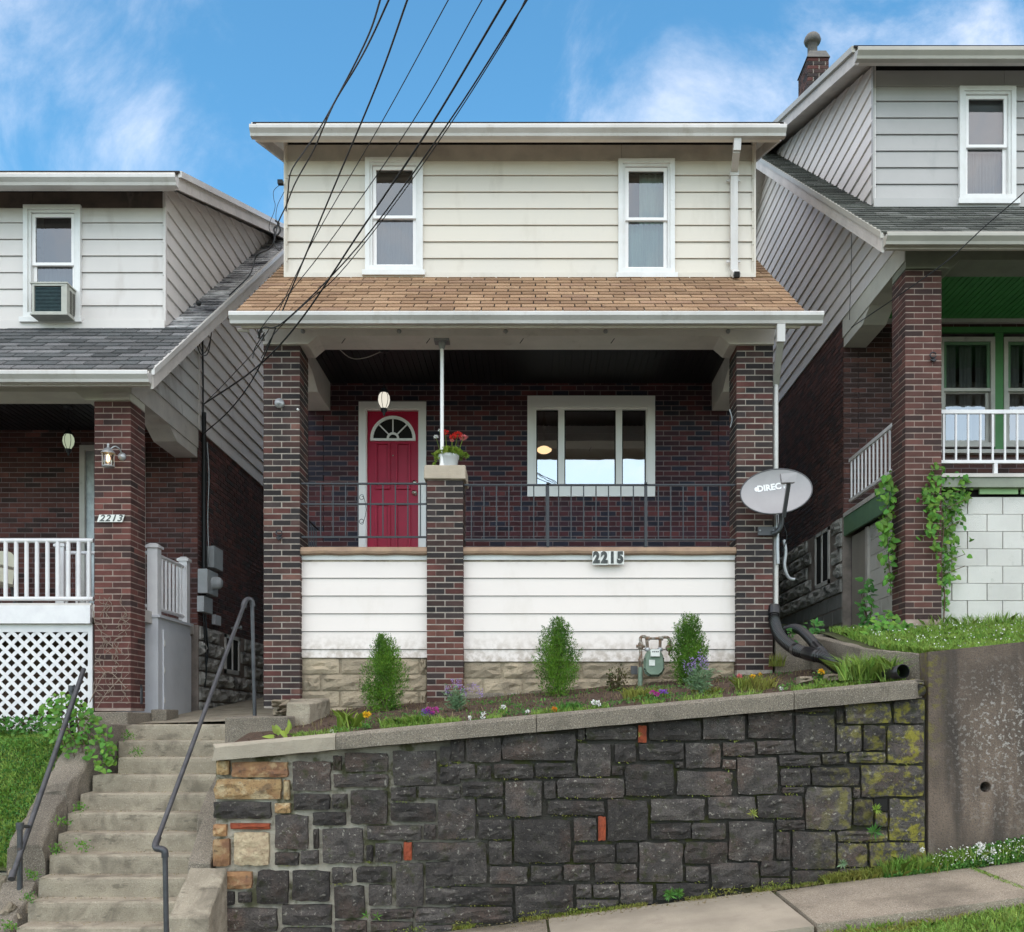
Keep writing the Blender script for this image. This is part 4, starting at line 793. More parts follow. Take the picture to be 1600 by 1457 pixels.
# iron railing on the porch
def iron_rail(parent, xa, xb, Y, z0, z1, step, posts, mid_rail=None, m=M['black_iron'], droop=0.0, name='railing'):
    b = MB(); b.box(xa, xb, Y - .016, Y + .016, z1 - .018, z1); r = b.build(name, m, parent); MB().box(xa, xb, Y - .012, Y + .012, z0, z0 + .02).build('bottom_rail', m, r)
    if mid_rail: MB().box(xa, xb, Y - .010, Y + .010, mid_rail - .009, mid_rail + .009).build('middle_rail', m, r)
    x = xa + step * .55
    while x < xb - .03:
        MB().box(x - .0065, x + .0065, Y - .0065, Y + .0065, z0 + .02, z1 - .018).build('baluster', m, r); x += step
    for p in posts: MB().box(p - .016, p + .016, Y - .016, Y + .016, 2.0, z1 + .02).build('railing_post', m, r)
    return r
iron_rail(mid, PX(726, 11.05), PX(1149, 11.05), 11.05, PZ(845, 11.05), PZ(757, 11.05), .1405, [PX(856, 11.05), PX(1009, 11.05)])
lr = iron_rail(mid, PX(471, 11.05), PX(667, 11.05), 11.05, PZ(841, 11.05), PZ(755, 11.05), .1405, [], mid_rail=PZ(788, 11.05))
sc_ = MB()
for zc_, sgn in ((PZ(778, 11.05), 1), (PZ(815, 11.05), -1)):
    x_ = PX(565, 11.05); pts = []
    for k in range(22):
        t = k / 21 * 2.2 * math.pi; rr_ = .034 * (1 - .62 * k / 21); pts.append((x_ + .005 + rr_ * math.cos(t + 1.2) , 11.04, zc_ + sgn * rr_ * math.sin(t + 1.2)))
    sc_.tube([(x_ + .055, 11.04, PZ(797, 11.05)), (x_ + .045, 11.04, (zc_ + PZ(797, 11.05)) / 2)] + pts, .0035, 5)
sc_.build('scroll_ornament', M['black_iron'], lr)
# side railing inside the left pier running back + porch stair rail
b = MB(); b.tube([(-2.86, 11.45, PZ(786, 11.45)), (-2.86, 13.0, PZ(786, 11.45) - .0)], .013, 6); sr = b.build('railing', M['black_iron'], mid); MB().tube([(-2.86, 11.45, 2.13), (-2.86, 13.0, 2.13)], .012, 6).build('bottom_rail', M['black_iron'], sr)
for k in range(11): MB().box(-2.866, -2.854, 11.5 + k * .14, 11.513 + k * .14, 2.13, PZ(786, 11.45)).build('baluster', M['black_iron'], sr)
# support pole on the half pier
p_ = MB(); px_, = (PX(691, 11.15),)
p_.tube([(px_, 11.12, 2.905), (px_, 11.12, 4.30)], .021, 12); p_.tube([(px_, 11.12, 2.905), (px_, 11.12, 2.96)], .028, 12); pole = p_.build('support_pole', M['trim_bright'], mid)
MB().tube([(px_, 11.12, 4.26), (px_, 11.12, 4.30), (px_, 11.12, 4.335)], [.026, .04, .045], 12).box(px_ - .085, px_ + .085, 11.05, 11.2, 4.336, 4.358).build('pole_bracket', M['galv'], pole)
# hooks and bulbs sockets on the beam
for i, q in enumerate((535, 668, 815, 958)):
    MB().tube([(PX(q, 11) + .02 * math.cos(t * .8), 11.06 , 4.33 - .0 + .028 * math.sin(t * .8 + 1.6)) for t in range(7)], .004, 5).build('beam_hook', M['black_iron'], mid)
for i, q in enumerate((474, 624, 790, 946, 1137)):
    MB().lathe((PX(q, 11), 10.985, PZ(519, 11)), [(0, .035), (.018, .03), (.024, .012), (.026, 0)], 12, 'y').build('beam_knob', M['galv'], mid)
# dormer downspout
Yq = 11.93; dsx = PX(1147, Yq); d_ = MB()
def rect_spout(b, pts, w, d):
    for (p, q) in zip(pts[:-1], pts[1:]):
        p, q = Vector(p), Vector(q); dd = (q - p).normalized(); a = Vector((1, 0, 0)) * w / 2; c = a.cross(dd).normalized() * d / 2
        b.hexa([p - a - c, p + a - c, p + a + c, p - a + c, q - a - c, q + a - c, q + a + c, q - a + c])
rect_spout(d_, [(PX(1152, 11.6), 11.58, PZ(212, 11.6)), (PX(1151, 11.6), 11.60, PZ(238, 11.62))], .085, .065)
rect_spout(d_, [(PX(1151, 11.6), 11.60, PZ(238, 11.62) + .01), (dsx, 11.93, PZ(268, Yq))], .08, .06)
rect_spout(d_, [(dsx, 11.94, PZ(270, Yq)), (dsx, 11.94, PZ(425, Yq))], .088, .062)
rect_spout(d_, [(dsx, 11.94, PZ(424, Yq)), (dsx + .005, 11.80, PZ(438, Yq))], .088, .062)
ds = d_.build('downspout', M['gutter'], mid)
MB().box(dsx - .055, dsx + .055, 11.90, 11.975, PZ(276, Yq), PZ(269, Yq)).build('coupling', M['gutter'], ds)
for q in (278, 405): MB().box(dsx - .085, dsx + .085, 11.965, 11.985, PZ(q + 3, Yq), PZ(q, Yq)).build('strap', M['gutter'], ds)
MB().box(dsx - .03, dsx + .035, 11.765, 11.80, PZ(438, Yq) - .035, PZ(438, Yq) + .03).build('outlet', M['shadow_gap'], ds)
# porch downspout at the right pier
xr_ = mid_x1 + .035; d_ = MB()
rect_spout(d_, [(PX(1219, 10.55), 10.53, PZ(509, 10.55)), (PX(1219, 10.55), 10.54, PZ(536, 10.55))], .085, .07)
rect_spout(d_, [(PX(1219, 10.55), 10.545, PZ(533, 10.55)), (xr_, 11.06, PZ(600, 11.06))], .07, .055)
d_.tube([(xr_, 11.06, PZ(600, 11.06) + .02), (xr_, 11.06, PZ(962, 11.06))], .030, 10)
ds2 = d_.build('downspout', M['gutter'], mid)
cd = MB(); cd.tube([(xr_ + .005, 11.0, 2.35), (xr_ + .005, 11.0, 1.98), (xr_ + .01, 11.0, 1.80)], .021, 8); cd.tube(catmull([(xr_ + .09, 11.05, 2.08), (xr_ + .11, 11.05, 1.95), (xr_ + .10, 11.06, 1.78), (xr_ + .15, 11.08, 1.66), (xr_ + .22, 11.1, 1.64)], 5), .020, 8)
cd.build('conduit', M['galv'], mid)
# eave bracket tube end
MB().tube([(-3.22, 10.68, PZ(510, 10.6) - .01), (-3.10, 10.68, PZ(511, 10.6) - .01)], .02, 8).build('gutter_plug', M['trim_grey'], mid)
# porch wiring to the pendant
MB().tube(catmull([(PX(515, 11.6), 11.6, 4.565), (PX(545, 12.0), 12.0, 4.50), (PX(570, 12.0), 12.0, 4.49), (PX(598, 12.0), 12.0, 4.575)], 5), .006, 5).build('ceiling_cable', M['trim_grey'], mid)
MB().lathe((PX(437, 11), 11.0, PZ(631, 11)), [(0, .05), (.022, .048), (.03, .03), (.052, .028), (.055, 0)], 18, 'y').build('outlet_box', M['galv'], mid)
MB().lathe((PX(466, 11), 10.995, PZ(641, 11)), [(0, .03), (.012, .025), (.014, 0)], 10, 'y').build('insulator', M['trim_bright'], mid)

# ================================================================ left house details
Yl = 11.12
def white_rail(parent, p0, p1, z0, z1, step, n=None, r=.026, m=M['white_rail'], rr=.024, square=False):
    p0, p1 = Vector(p0), Vector(p1); L_ = (p1 - p0).length; d = (p1 - p0) / L_
    b = MB(); b.tube([p0 + Vector((0, 0, z1)), p1 + Vector((0, 0, z1))], r, 10); rl = b.build('railing', m, parent); MB().tube([p0 + Vector((0, 0, z0)), p1 + Vector((0, 0, z0))], r * .95, 10).build('bottom_rail', m, rl); t = step * .5
    while t < L_ - .02:
        c = p0 + d * t; bb = MB()
        if square: bb.box(c.x - rr, c.x + rr, c.y - rr, c.y + rr, z0, z1)
        else: bb.tube([c + Vector((0, 0, z0)), c + Vector((0, 0, z1))], rr, 8)
        bb.build('baluster', m, rl); t += step
    return rl
white_rail(left, (-9.84, Yl, 0), (PX(146, Yl), Yl, 0), PZ(936, Yl), PZ(845, Yl), .1185)
MB().box(-9.84, PX(145, Yl), 11.05, 11.11, PZ(975, 11.1), PZ(947, 11.1)).build('skirt_board', M['white_rail'], left)
MB().box(-9.84, PX(145, Yl), 11.08, 11.13, PZ(946.5, 11.1), PZ(943, 11.1)).build('floor_edge', M['trim_grey'], left)
f_ = MB(); Yt = 11.13; f_.box(-9.84, PX(145, Yt), Yt - .01, Yt + .02, PZ(988, Yt), PZ(975.5, Yt)); f_.box(PX(138, Yt), PX(145, Yt), Yt - .01, Yt + .02, -.2, PZ(988, Yt))
f_.build('lattice_frame', M['white_rail'], left)
lat = MB().box(-9.84, PX(143, Yt), Yt + .5, Yt + .52, -.4, 1.2).build('under_porch_screen', M['bark'], left)
la0, la1, lz0, lz1 = -8.2, PX(138, Yt), -.22, PZ(988, Yt); wd_ = .040; pitch = .1425
for dirn in (1, -1):
    k = -14
    while k < 30:
        c0 = la0 + k * pitch; k += 1
        # strip between two parallel lines x - dirn*(z) = const
        strip = [(la0, lz0), (la1, lz0), (la1, lz1), (la0, lz1)]
        a_, b_ = 1, (-1 if dirn == 1 else 1)
        c_lo = c0 + (-lz0 if dirn == 1 else lz1); hw = wd_ * .5 * math.sqrt(2)
        p = clip(clip(strip, a_, b_, c_lo + hw), -a_, -b_, -(c_lo - hw))
        if len(p) < 3 or area(p) < .004: continue
        ya = Yt - .008 if dirn == -1 else Yt + .001
        MB().py_(p, ya, ya + .008).build('slat', M['white_rail'], lat)
# boxed stair hatch at the side, rails on it
bxr = -4.50; ya, yb = 11.75, 12.86; zt_ = PZ(965, 11.75)
bxm = MB().box(PX(214, ya) - .25, bxr, ya, yb, -.05, zt_).build('side_hatch', M['box_white'], left)
MB().box(PX(214, ya) - .25, bxr + .03, ya - .02, yb + .02, zt_ + .001, zt_ + .03).build('hatch_top', M['box_white'], bxm)
hd_ = MB().box(bxr + .001, bxr + .018, ya + .14, yb - .02, .03, zt_ - .13).build('hatch_door', M['box_white'], bxm)
for q in (.25, .62, .95): MB().tube([(bxr + .024, ya + .15, q * 1.0 + .0), (bxr + .024, ya + .15, q + .07)], .008, 6).build('hinge', M['trim_grey'], hd_)
def newel(parent, x, y, z0, z1, h=.05):
    b = MB(); b.box(x - h, x + h, y - h, y + h, z0, z1 - .05); b.box(x - h * 1.35, x + h * 1.35, y - h * 1.35, y + h * 1.35, z1 - .05, z1 - .02)
    b.hexa([(x - h * 1.25, y - h * 1.25, z1 - .02), (x + h * 1.25, y - h * 1.25, z1 - .02), (x + h * 1.25, y + h * 1.25, z1 - .02), (x - h * 1.25, y + h * 1.25, z1 - .02), (x - h * .6, y - h * .6, z1 + .01), (x + h * .6, y - h * .6, z1 + .01), (x + h * .6, y + h * .6, z1 + .01), (x - h * .6, y + h * .6, z1 + .01)])
    return b.build('newel_post', M['white_rail'], parent)
nx_ = PX(241, 11.8); newel(left, nx_, 11.8, zt_ + .03, PZ(851, 11.8), .062)
newel(left, bxr - .06, 12.8, zt_ + .03, PZ(872, 12.8), .055); newel(left, PX(96, 11.8), 11.8, 1.33, PZ(849, 11.8), .05)
white_rail(left, (nx_, 11.86, 0), (bxr - .06, 12.75, 0), PZ(950, 11.8) , PZ(866, 11.8), .125, r=.024, rr=.018)
white_rail(left, (PX(96, 11.8), 11.8, 0), (nx_ - .06, 11.8, 0), PZ(947, 11.8), PZ(864, 11.8), .125, r=.022, rr=.018)
# left porch door
lx_a, lx_b, lz_a, lz_b = ldoor
fr = MB(); ring(fr, lx_a, lx_b, lz_a, lz_b, .07, 13.16, 13.22, tb=.02); lfr = fr.build('door_frame', M['trim_grey'], left)
ld = MB(); ring(ld, lx_a + .07, lx_b - .07, lz_a + .02, lz_b - .07, .11, 13.20, 13.235, tb=.25); ld.box(lx_a + .18, lx_b - .18, 13.205, 13.23, lz_a + 1.0, lz_a + 1.12)
ldo = ld.build('storm_door', M['galv'], left); MB().box(lx_a + .18, lx_b - .18, 13.21, 13.218, lz_a + .27, lz_a + 1.0).build('lower_pane', M['glass_old'], ldo)
MB().box(lx_a + .18, lx_b - .18, 13.21, 13.218, lz_a + 1.12, lz_b - .18).build('upper_pane', M['box_white'], ldo)
MB().box(lx_a + .095, lx_a + .12, 13.17, 13.2, lz_a + .95, lz_a + 1.1).build('door_handle', M['shadow_gap'], ldo)
# porch window of the left house (mostly out of frame)
dh_window(left, -9.33, -7.87, 2.27, 3.73, 13.2, sill=True)
# eave trim board between pier and side beam
MB().box(lx1 - .30, lx1 - .01, 10.97, 10.984, 3.64, 3.72).build('beam_end_trim', M['trim_grey'], left)
# service conduit and cables on the flank
cx_ = -4.49
b = MB(); b.tube([(cx_, 13.32, PZ(650, 13.3)), (cx_, 13.32, PZ(600, 13.3)), (cx_, 13.3, PZ(500, 13.3) )], .012, 6); b.tube(catmull([(cx_ + .02, 13.34, PZ(680, 13.3)), (cx_ + .03, 13.35, PZ(740, 13.3)), (cx_ + .01, 13.36, PZ(800, 13.3)), (cx_ + .02, 13.4, PZ(888, 13.4))], 6), .014, 6)
b.tube([(cx_ + .02, 13.3, PZ(645, 13.3)), (cx_ + .02, 13.3, PZ(930, 13.3))], .03, 8)
b.build('service_cable', M['cable'], left)
b = MB(); b.tube(catmull([(cx_ + .05, 13.34, PZ(690, 13.3)), (cx_ + .07, 13.35, PZ(745, 13.3)), (cx_ + .05, 13.36, PZ(810, 13.3)), (cx_ + .06, 13.4, PZ(886, 13.4))], 6), .008, 6); b.build('grey_cable', M['galv'], left)
def mbox(name, px0, px1, py0, py1, Y, dep=.1, m=M['grey_box'], label=None):
    # boxes sit on the flank wall (normal +X): their length runs in Y
    xw = lx1 + .01; y0_ = xw * F / (px0 - 833.0); y1_ = xw * F / (px1 - 833.0); za, zb2 = PZ(py1, (y0_ + y1_) / 2), PZ(py0, (y0_ + y1_) / 2)
    o = MB().box(xw, xw + dep, y0_, y1_ , za, zb2).build(name, m, left); return o, xw + dep, (y0_ + y1_) / 2, (za + zb2) / 2
o, xf, yc, zc_ = mbox('cable_box', 321, 335, 857, 890, 13.5, .12)
o, xf, yc, zc_ = mbox('meter_socket', 309, 326, 893, 930, 13.3, .13)
MB().lathe((xf, yc, zc_), [(.085, 0), (.085, .06), (.078, .10), (.05, .125), (0, .13)], 18, 'x').build('meter_dome', M['grey_box'], o)
mbox('breaker_box', 308, 322, 934, 958, 13.2, .09); mbox('outlet_cover', 331, 340, 962, 977, 13.8, .05, M['box_white'])
b = MB(); b.tube(catmull([(-4.45, 13.3, 1.5), (-4.44, 13.32, 1.2), (-4.45, 13.4, 1.0), (-4.46, 13.35, .8)], 5), .012, 6); b.tube(catmull([(-4.46, 13.25, 1.5), (-4.45, 13.26, 1.2), (-4.44, 13.3, .75), (-4.46, 13.3, .5)], 5), .010, 6); b.build('ground_cable', M['cable'], left)
b = MB(); b.tube([(-4.50, 14.6, 1.43), (-4.35, 14.6, 1.44)], .018, 8); b.lathe((-4.36, 14.6, 1.44), [(.028, -.01), (.032, 0), (.028, .02)], 10, 'x'); b.build('tap', M['galv'], left)

# ================================================================ right house details
GLP = glass('lower_porch_glass', .30, (.75, .75, .75), .02, .06)
gx0, gx1, gz0, gz1 = rw[0]
sur = MB().box(gx0 - .03, gx1 + .03, 13.14, 13.2, gz1 + .0, gz1 + .07).build('window_head', M['green_paint'], right)
for i, (p, q) in enumerate(((1466, 1552), (1566, 1652))):
    a, b2 = PX(p, 13.2), PX(q, 13.2); wz0, wz1 = PZ(700, 13.2), PZ(529, 13.2)
    wb = MB(); ring(wb, a, b2, wz0, wz1, .055, 13.145, 13.2); wn = wb.build('window', M['trim_grey'], right)
    zm = PZ(612, 13.2)
    s = MB(); ring(s, a + .057, b2 - .057, zm - .01, wz1 - .057, .04, 13.17, 13.2); s.build('sash', M['green_skirt'], wn)
    s = MB(); ring(s, a + .057, b2 - .057, wz0 + .057, zm + .02, .045, 13.205, 13.23); s.build('sash', M['trim_grey'], wn)
    MB().box(a + .057, b2 - .057, 13.15, 13.17, zm - .012, zm + .03).build('meeting_rail', M['trim_grey'], wn)
    for za, zb2, yy in ((zm + .03, wz1 - .1, 13.185), (wz0 + .1, zm - .02, 13.215)): MB().add([(a + .09, yy, za), (b2 - .09, yy, za), (b2 - .09, yy, zb2), (a + .09, yy, zb2)], [(0, 1, 2, 3)]).build('pane', M['glass_old'] if yy < 13.2 else GLP, wn)
    for k in range(3):
        u = a + .12 + k * .22; dd = MB(); vs = []
        for j in range(9): x = u + j * .022; y = 13.33 + .012 * math.sin(j * 1.7); vs += [(x, y, wz0 + .05), (x, y, wz1 - .06)]
        dd.add(vs, [(2 * j, 2 * j + 2, 2 * j + 3, 2 * j + 1) for j in range(8)], True); dd.build('curtain', M['curtain_dark'], wn)
for p, q in ((1552.5, 1565.5), (1652.5, 1668)): MB().box(PX(p, 13.2), PX(q, 13.2), 13.155, 13.2, gz0 - .02, gz1 - .001).build('window_mullion', M['green_paint'], right)
MB().box(gx0 - .03, gx1 + .03, 13.10, 13.2, gz0 - .07, gz0 - .021).build('window_sill', M['trim_grey'], right)
MB().box(rx0 + .31, rx1 - .31, 13.12, 13.19, 5.45 - .06, 5.45 - .013).build('ceiling_trim', M['trim_grey'], right)
Yrr = 11.15; zt2, zb2_ = PZ(640, Yrr), PZ(722, Yrr)
def sq_rail(parent, p0, p1, z0, z1, step, m=M['white_rail']):
    p0, p1 = Vector(p0), Vector(p1); L_ = (p1 - p0).length; d = (p1 - p0) / L_; n = Vector((-d.y, d.x, 0))
    rl = None
    for zz_, h in ((z1, .022), (z0, .018)):
        b = MB(); a, c = p0 + Vector((0, 0, zz_)), p1 + Vector((0, 0, zz_)); w2 = n * .018; u = Vector((0, 0, h))
        b.hexa([a - w2 - u, c - w2 - u, c + w2 - u, a + w2 - u, a - w2 + u, c - w2 + u, c + w2 + u, a + w2 + u])
        if rl is None: rl = b.build('railing', m, parent)
        else: b.build('bottom_rail', m, rl)
    t = step * .6
    while t < L_ - .03:
        c = p0 + d * t; MB().box(c.x - .010, c.x + .010, c.y - .010, c.y + .010, z0 + .019, z1 - .023).build('baluster', m, rl); t += step
    return rl
rl = sq_rail(right, (rx0 + .41, Yrr, 0), (rx1 - .41, Yrr, 0), zb2_, zt2 - .03, .1395)
MB().box(PX(1555, Yrr) - .02, PX(1555, Yrr) + .02, Yrr - .02, Yrr + .02, 2.83, zb2_ - .02).build('railing_post', M['white_rail'], rl)
sq_rail(right, (rx0 + .06, 11.42, 0), (rx0 + .06, 13.1, 0), zb2_, zt2 - .06, .14)
MB().box(rx0 - .01, rx0 + .04, 11.42, 13.18, 2.83 - .05, 2.83 + .005).build('floor_edge', M['trim_grey'], right)
MB().box(rx0 + .0, rx0 + .035, 11.42, 13.18, 2.83 - .30, 2.83 - .052).build('skirt_board', M['green_skirt'], right)
MB().box(rx0 + .41, rx1 - .41, 11.08, 11.16, 2.83 - .03, 2.83 + .01).build('floor_edge', M['trim_grey'], right)
for a, c, m_ in ((1529, 1589, 'green_pale'), (1594, 1660, 'green_pale'), (1664, 1730, 'green_pale')):
    MB().box(PX(a, 11.2), PX(c, 11.2), 11.17, 11.2, PZ(773, 11.2), PZ(745, 11.2)).build('panel_board', M[m_], right)
MB().box(rx0 + .41, rx1 - .41, 11.26, 11.3, PZ(776, 11.2), 2.79).build('panel_back', M['shadow_gap'], right)
MB().box(rx0 + .1, rx0 + .16, 12.55, 13.15, 1.1, 2.52).build('cellar_door', M['plywood'], right)
MB().box(rx0 + .07, rx0 + .12, 12.45, 12.54, 1.1, 2.52).build('door_jamb', M['trim_grey'], right)
# painted block walls below the porch: front and alley side
bwf = MB().box(rx0 + .41, rx1 - .41, 11.235, 11.30, .9, PZ(776, 11.2)).build('block_wall', M['trim_grey'], right)
bl = MB(); bl.box(-.5, .5, -.5, .5, -.5, .5); bme = bpy.data.meshes.new('block'); bme.from_pydata(bl.v, [], bl.f); bme.materials.append(M['block_white']); bme.update()
zt_b = PZ(777, 11.2); r = 0
while zt_b - r * .1975 > 1.0:
    u = rx0 + .41 - (.2 if r % 2 else .02)
    while u < rx1 - .41:
        a, c = max(u, rx0 + .412), min(u + .395, rx1 - .412); u += .403
        if c - a > .05: inst('block', bme, ((a + c) / 2, 11.22 + random.uniform(-.002, .002), zt_b - r * .1975 - .098), bwf, scale=(c - a - .004, .04, .192))
    r += 1
bws = MB().box(rx0 + .12, rx0 + .16, 11.42, 12.44, .9, 2.53).build('block_wall', M['block_grey'], right); r = 0
while 2.53 - r * .1975 > 1.0:
    u = 11.42 - (.2 if r % 2 else 0)
    while u < 12.44:
        a, c = max(u, 11.42), min(u + .395, 12.44); u += .403
        if c - a > .05: inst('block', bme, (rx0 + .115, (a + c) / 2, 2.53 - r * .1975 - .1), bws, scale=(.03, c - a - .006, .19))
    r += 1
MB().box(rx0 - .06, rx0 + .5, 10.93, 11.5, .75, 1.12).build('pier_footing', M['concrete_lip'], right)
# chimney
chx0, chx1, chy = PX(1262, 17.0), PX(1295, 17.0), 17.0
czt = PZ(90, 17.0); chm = MB().box(chx0 + .01, chx1 - .01, chy + .01, chy + .6, 8.6, czt).build('chimney', M['mortar'], right)
J = MB(); i = 0; z = czt - .06
while z > 9.0:
    off = .1 if i % 2 else 0
    u = chx0 - off
    while u < chx1:
        a, c = max(u, chx0), min(u + .19, chx1); u += .21
        if c - a > .03: J.box(a, c, chy, chy + .05, z, z + .057)
    u = chy - off
    while u < chy + .6:
        a, c = max(u, chy + (.051)), min(u + .19, chy + .6); u += .21
        if c - a > .03: J.box(chx0, chx0 + .03, a, c, z, z + .057)
    z -= CO; i += 1
J.build('brickwork', M['brick_mid'], chm, kind='stuff')
xm = (chx0 + chx1) / 2
MB().hexa([(chx0 - .02, chy - .02, czt + .001), (chx1 + .02, chy - .02, czt + .001), (chx1 + .02, chy + .62, czt + .001), (chx0 - .02, chy + .62, czt + .001), (chx0 + .05, chy + .06, czt + .16), (chx1 - .03, chy + .06, czt + .16), (chx1 - .03, chy + .5, czt + .16), (chx0 + .05, chy + .5, czt + .16)]).build('chimney_crown', M['cap_metal'], chm)
MB().lathe((xm - .03, chy + .25, czt + .16), [(.085, 0), (.085, .24), (.13, .25), (.15, .30), (.13, .36), (.10, .40), (0, .41)], 18).build('flue_cap', M['cap_metal'], chm)

# ================================================================ retaining wall with stones
YW = 8.5
def A(l): return [(300 + a / 3.5556, 1120 + b / 3.5556, 300 + c / 3.5556, 1120 + d / 3.5556) for a, b, c, d in l]
def B(l): return [(720 + a / 3.5556, 1080 + b / 3.5556, 720 + c / 3.5556, 1080 + d / 3.5556) for a, b, c, d in l]
def CC(l): return [(1150 + a / 2.44, 860 + b / 2.44, 1150 + c / 2.44, 860 + d / 2.44) for a, b, c, d in l]
dark = A([(110,472,440,570),(118,975,232,1052),(250,975,328,1038),(355,855,535,1045),(550,855,765,1030),(130,1065,475,1198),(492,1045,775,1165),(552,245,770,418),(780,215,830,300),(845,200,1090,310),(782,318,1092,395),(1110,185,1362,385),(1375,165,1445,270),(1375,280,1490,375),
 (560,428,765,522),(775,428,862,515),(876,408,1085,600),(1100,390,1245,470),(1255,385,1490,455),(665,530,855,608),(455,545,645,740),(1098,480,1355,585),(1365,465,1575,685),(670,625,702,738),(720,620,950,820),(965,605,1275,690),(1285,600,1355,685),
 (455,755,590,830),(600,745,700,825),(965,715,1005,808),(1015,705,1165,812),(1228,700,1460,800),(775,840,890,930),(910,835,1110,925),(1130,815,1285,1060),(1295,808,1462,945),(785,940,960,1125),(978,935,1110,1055),(1295,955,1480,1045),
 (787,1135,970,1225),(985,1070,1230,1130),(985,1140,1230,1225),(1240,1065,1480,1150),(1240,1160,1480,1250),(490,1175,775,1280),(130,1208,475,1330),(787,1235,1230,1330),(490,1290,775,1400)])
dark += B([(-60,250,20,395),(30,260,225,395),(232,235,640,385),(650,210,690,275),(695,190,980,272),(1045,150,1335,275),(1345,140,1580,270),(-75,405,80,490),(90,415,168,490),(182,405,405,488),(415,400,640,480),(648,292,835,475),(855,295,975,395),(838,415,900,470),(990,290,1240,385),(1250,290,1445,430),(1195,392,1240,430),(1455,380,1530,435),
 (10,505,235,588),(245,500,450,700),(462,500,528,600),(538,485,910,595),(915,408,1185,582),(1200,445,1510,582),(90,598,235,695),(480,610,800,690),(-35,600,80,820),(815,605,1040,835),(1055,598,1355,722),
 (95,715,285,825),(295,718,610,955),(628,705,755,835),(1055,735,1280,825),(1285,735,1475,825),(-65,840,145,1075),(155,835,285,965),(625,855,860,955),(865,845,985,955),(990,840,1235,1065),(1245,840,1485,960),(158,975,370,1075),(388,970,560,1065),(570,965,720,1055),(745,960,980,1065),(1250,975,1380,1060),
 (-60,1090,290,1190),(300,1080,625,1255),(735,1075,880,1150),(640,1075,728,1150),(885,1075,1070,1185),(1085,1070,1385,1165),(640,1160,875,1220),(-60,1200,290,1290)])
dark += CC([(-28,630,35,725),(45,610,218,718),(225,582,360,618),(228,628,378,770),(385,612,410,660),(418,570,595,662),(605,560,722,660),(385,668,480,768),(488,668,572,765),(580,668,718,812),(-50,732,75,785),(82,725,225,778),(5,790,160,930),(165,780,325,825),(330,775,425,818),(435,770,572,812),
 (172,832,285,898),(292,828,472,898),(480,820,718,942),(-105,940,75,1025),(82,935,258,1022),(178,903,262,928),(268,905,442,1065),(450,905,475,945),(450,950,526,1050),(585,948,722,1110),(532,1000,580,1055),(-28,1035,145,1185),(155,1028,265,1068),(155,1075,208,1180),(215,1072,383,1215),(390,1070,580,1112),(390,1118,502,1210),(512,1115,725,1210),(-95,1192,90,1290),(95,1185,208,1245),(214,1222,390,1300),(400,1216,725,1300),(95,1250,206,1310)])
stone_sets = [(dark, 'rock_dark'), (A([(133,238,205,325),(120,345,500,462),(455,480,545,540),(505,350,540,465)]), 'rock_tan'), (A([(212,250,535,340),(102,598,190,668),(104,680,208,835),(112,862,333,960)]), 'rock_orange'), (A([(228,642,427,830)]), 'rock_pale'), (A([(205,592,432,630),(1172,697,1222,802)]) + B([(985,190,1035,290),(762,697,808,835)]), 'rock_red')]
def cap_bot(x): px_ = x / YW * F + 833; return PZ(1189 + (px_ - 340) * (1091 - 1189) / (1445 - 340), YW)
def cap_top(x): px_ = x / YW * F + 833; return PZ(1163 + (px_ - 340) * (1061 - 1163) / (1445 - 340), YW)
WX0, WX1 = PX(332, YW), PX(1450, YW)
rwall = thing('retaining_wall', 'dark stone garden retaining wall with ochre stones at its left end and a sloping concrete cap', 'stone wall', (0, 8.7, -1.6))
core = MB(); n = 14; front = YW + .055
for i in range(n):
    a, c = WX0 + .012 + (WX1 - WX0 - .014) * i / n, WX0 + .012 + (WX1 - WX0 - .014) * (i + 1) / n
    hx = (PX(1150 + 528 / 2.44, YW), PX(1150 + 582 / 2.44, YW))
    core.hexa([(a, front, zs_back(a) - .3), (c, front, zs_back(c) - .3), (c, 8.85, zs_back(c) - .3), (a, 8.85, zs_back(a) - .3), (a, front, cap_bot(a)), (c, front, cap_bot(c)), (c, 8.85, cap_bot(c)), (a, 8.85, cap_bot(a))])
core.build('mortar_core', M['mortar_wall'], rwall)
hxa, hxb, hza, hzb = PX(1150 + 529 / 2.44, YW), PX(1150 + 581 / 2.44, YW), PZ(860 + 994 / 2.44, YW), PZ(860 + 948 / 2.44, YW)
dh_ = MB(); dh_.box(hxa, hxb, YW + .02, YW + .05, hza, hzb); dh_.build('drain_opening', M['shadow_gap'], rwall)
for lst, mn in stone_sets:
    am = .55 if mn == 'rock_dark' else .35
    for (a, b_, c, d) in lst:
        x0_, x1_, z0_, z1_ = PX(a, YW) + .003, PX(c, YW) - .003, PZ(d, YW) + .003, PZ(b_, YW) - .003
        x0_ = max(x0_, WX0); x1_ = min(x1_, WX1); z1_ = min(z1_, cap_bot((x0_ + x1_) / 2) - .004)
        if z1_ - z0_ < .02 or x1_ - x0_ < .02: continue
        dep = .062 + random.random() * .02 if mn != 'rock_red' else .05
        inst('brick' if mn == 'rock_red' else 'stone', random.choice(rocks(M[mn], amp=am, rough=.13 if mn == 'rock_dark' else .08)), ((x0_ + x1_) / 2, front - .03, (z0_ + z1_) / 2), rwall, scale=((x1_ - x0_) * (1.015 if a < 640 else 1.035), dep, (z1_ - z0_) * (1.03 if a < 640 else 1.055)), rot=(random.uniform(-.03, .03), random.uniform(-.018, .018), random.uniform(-.02, .02)))
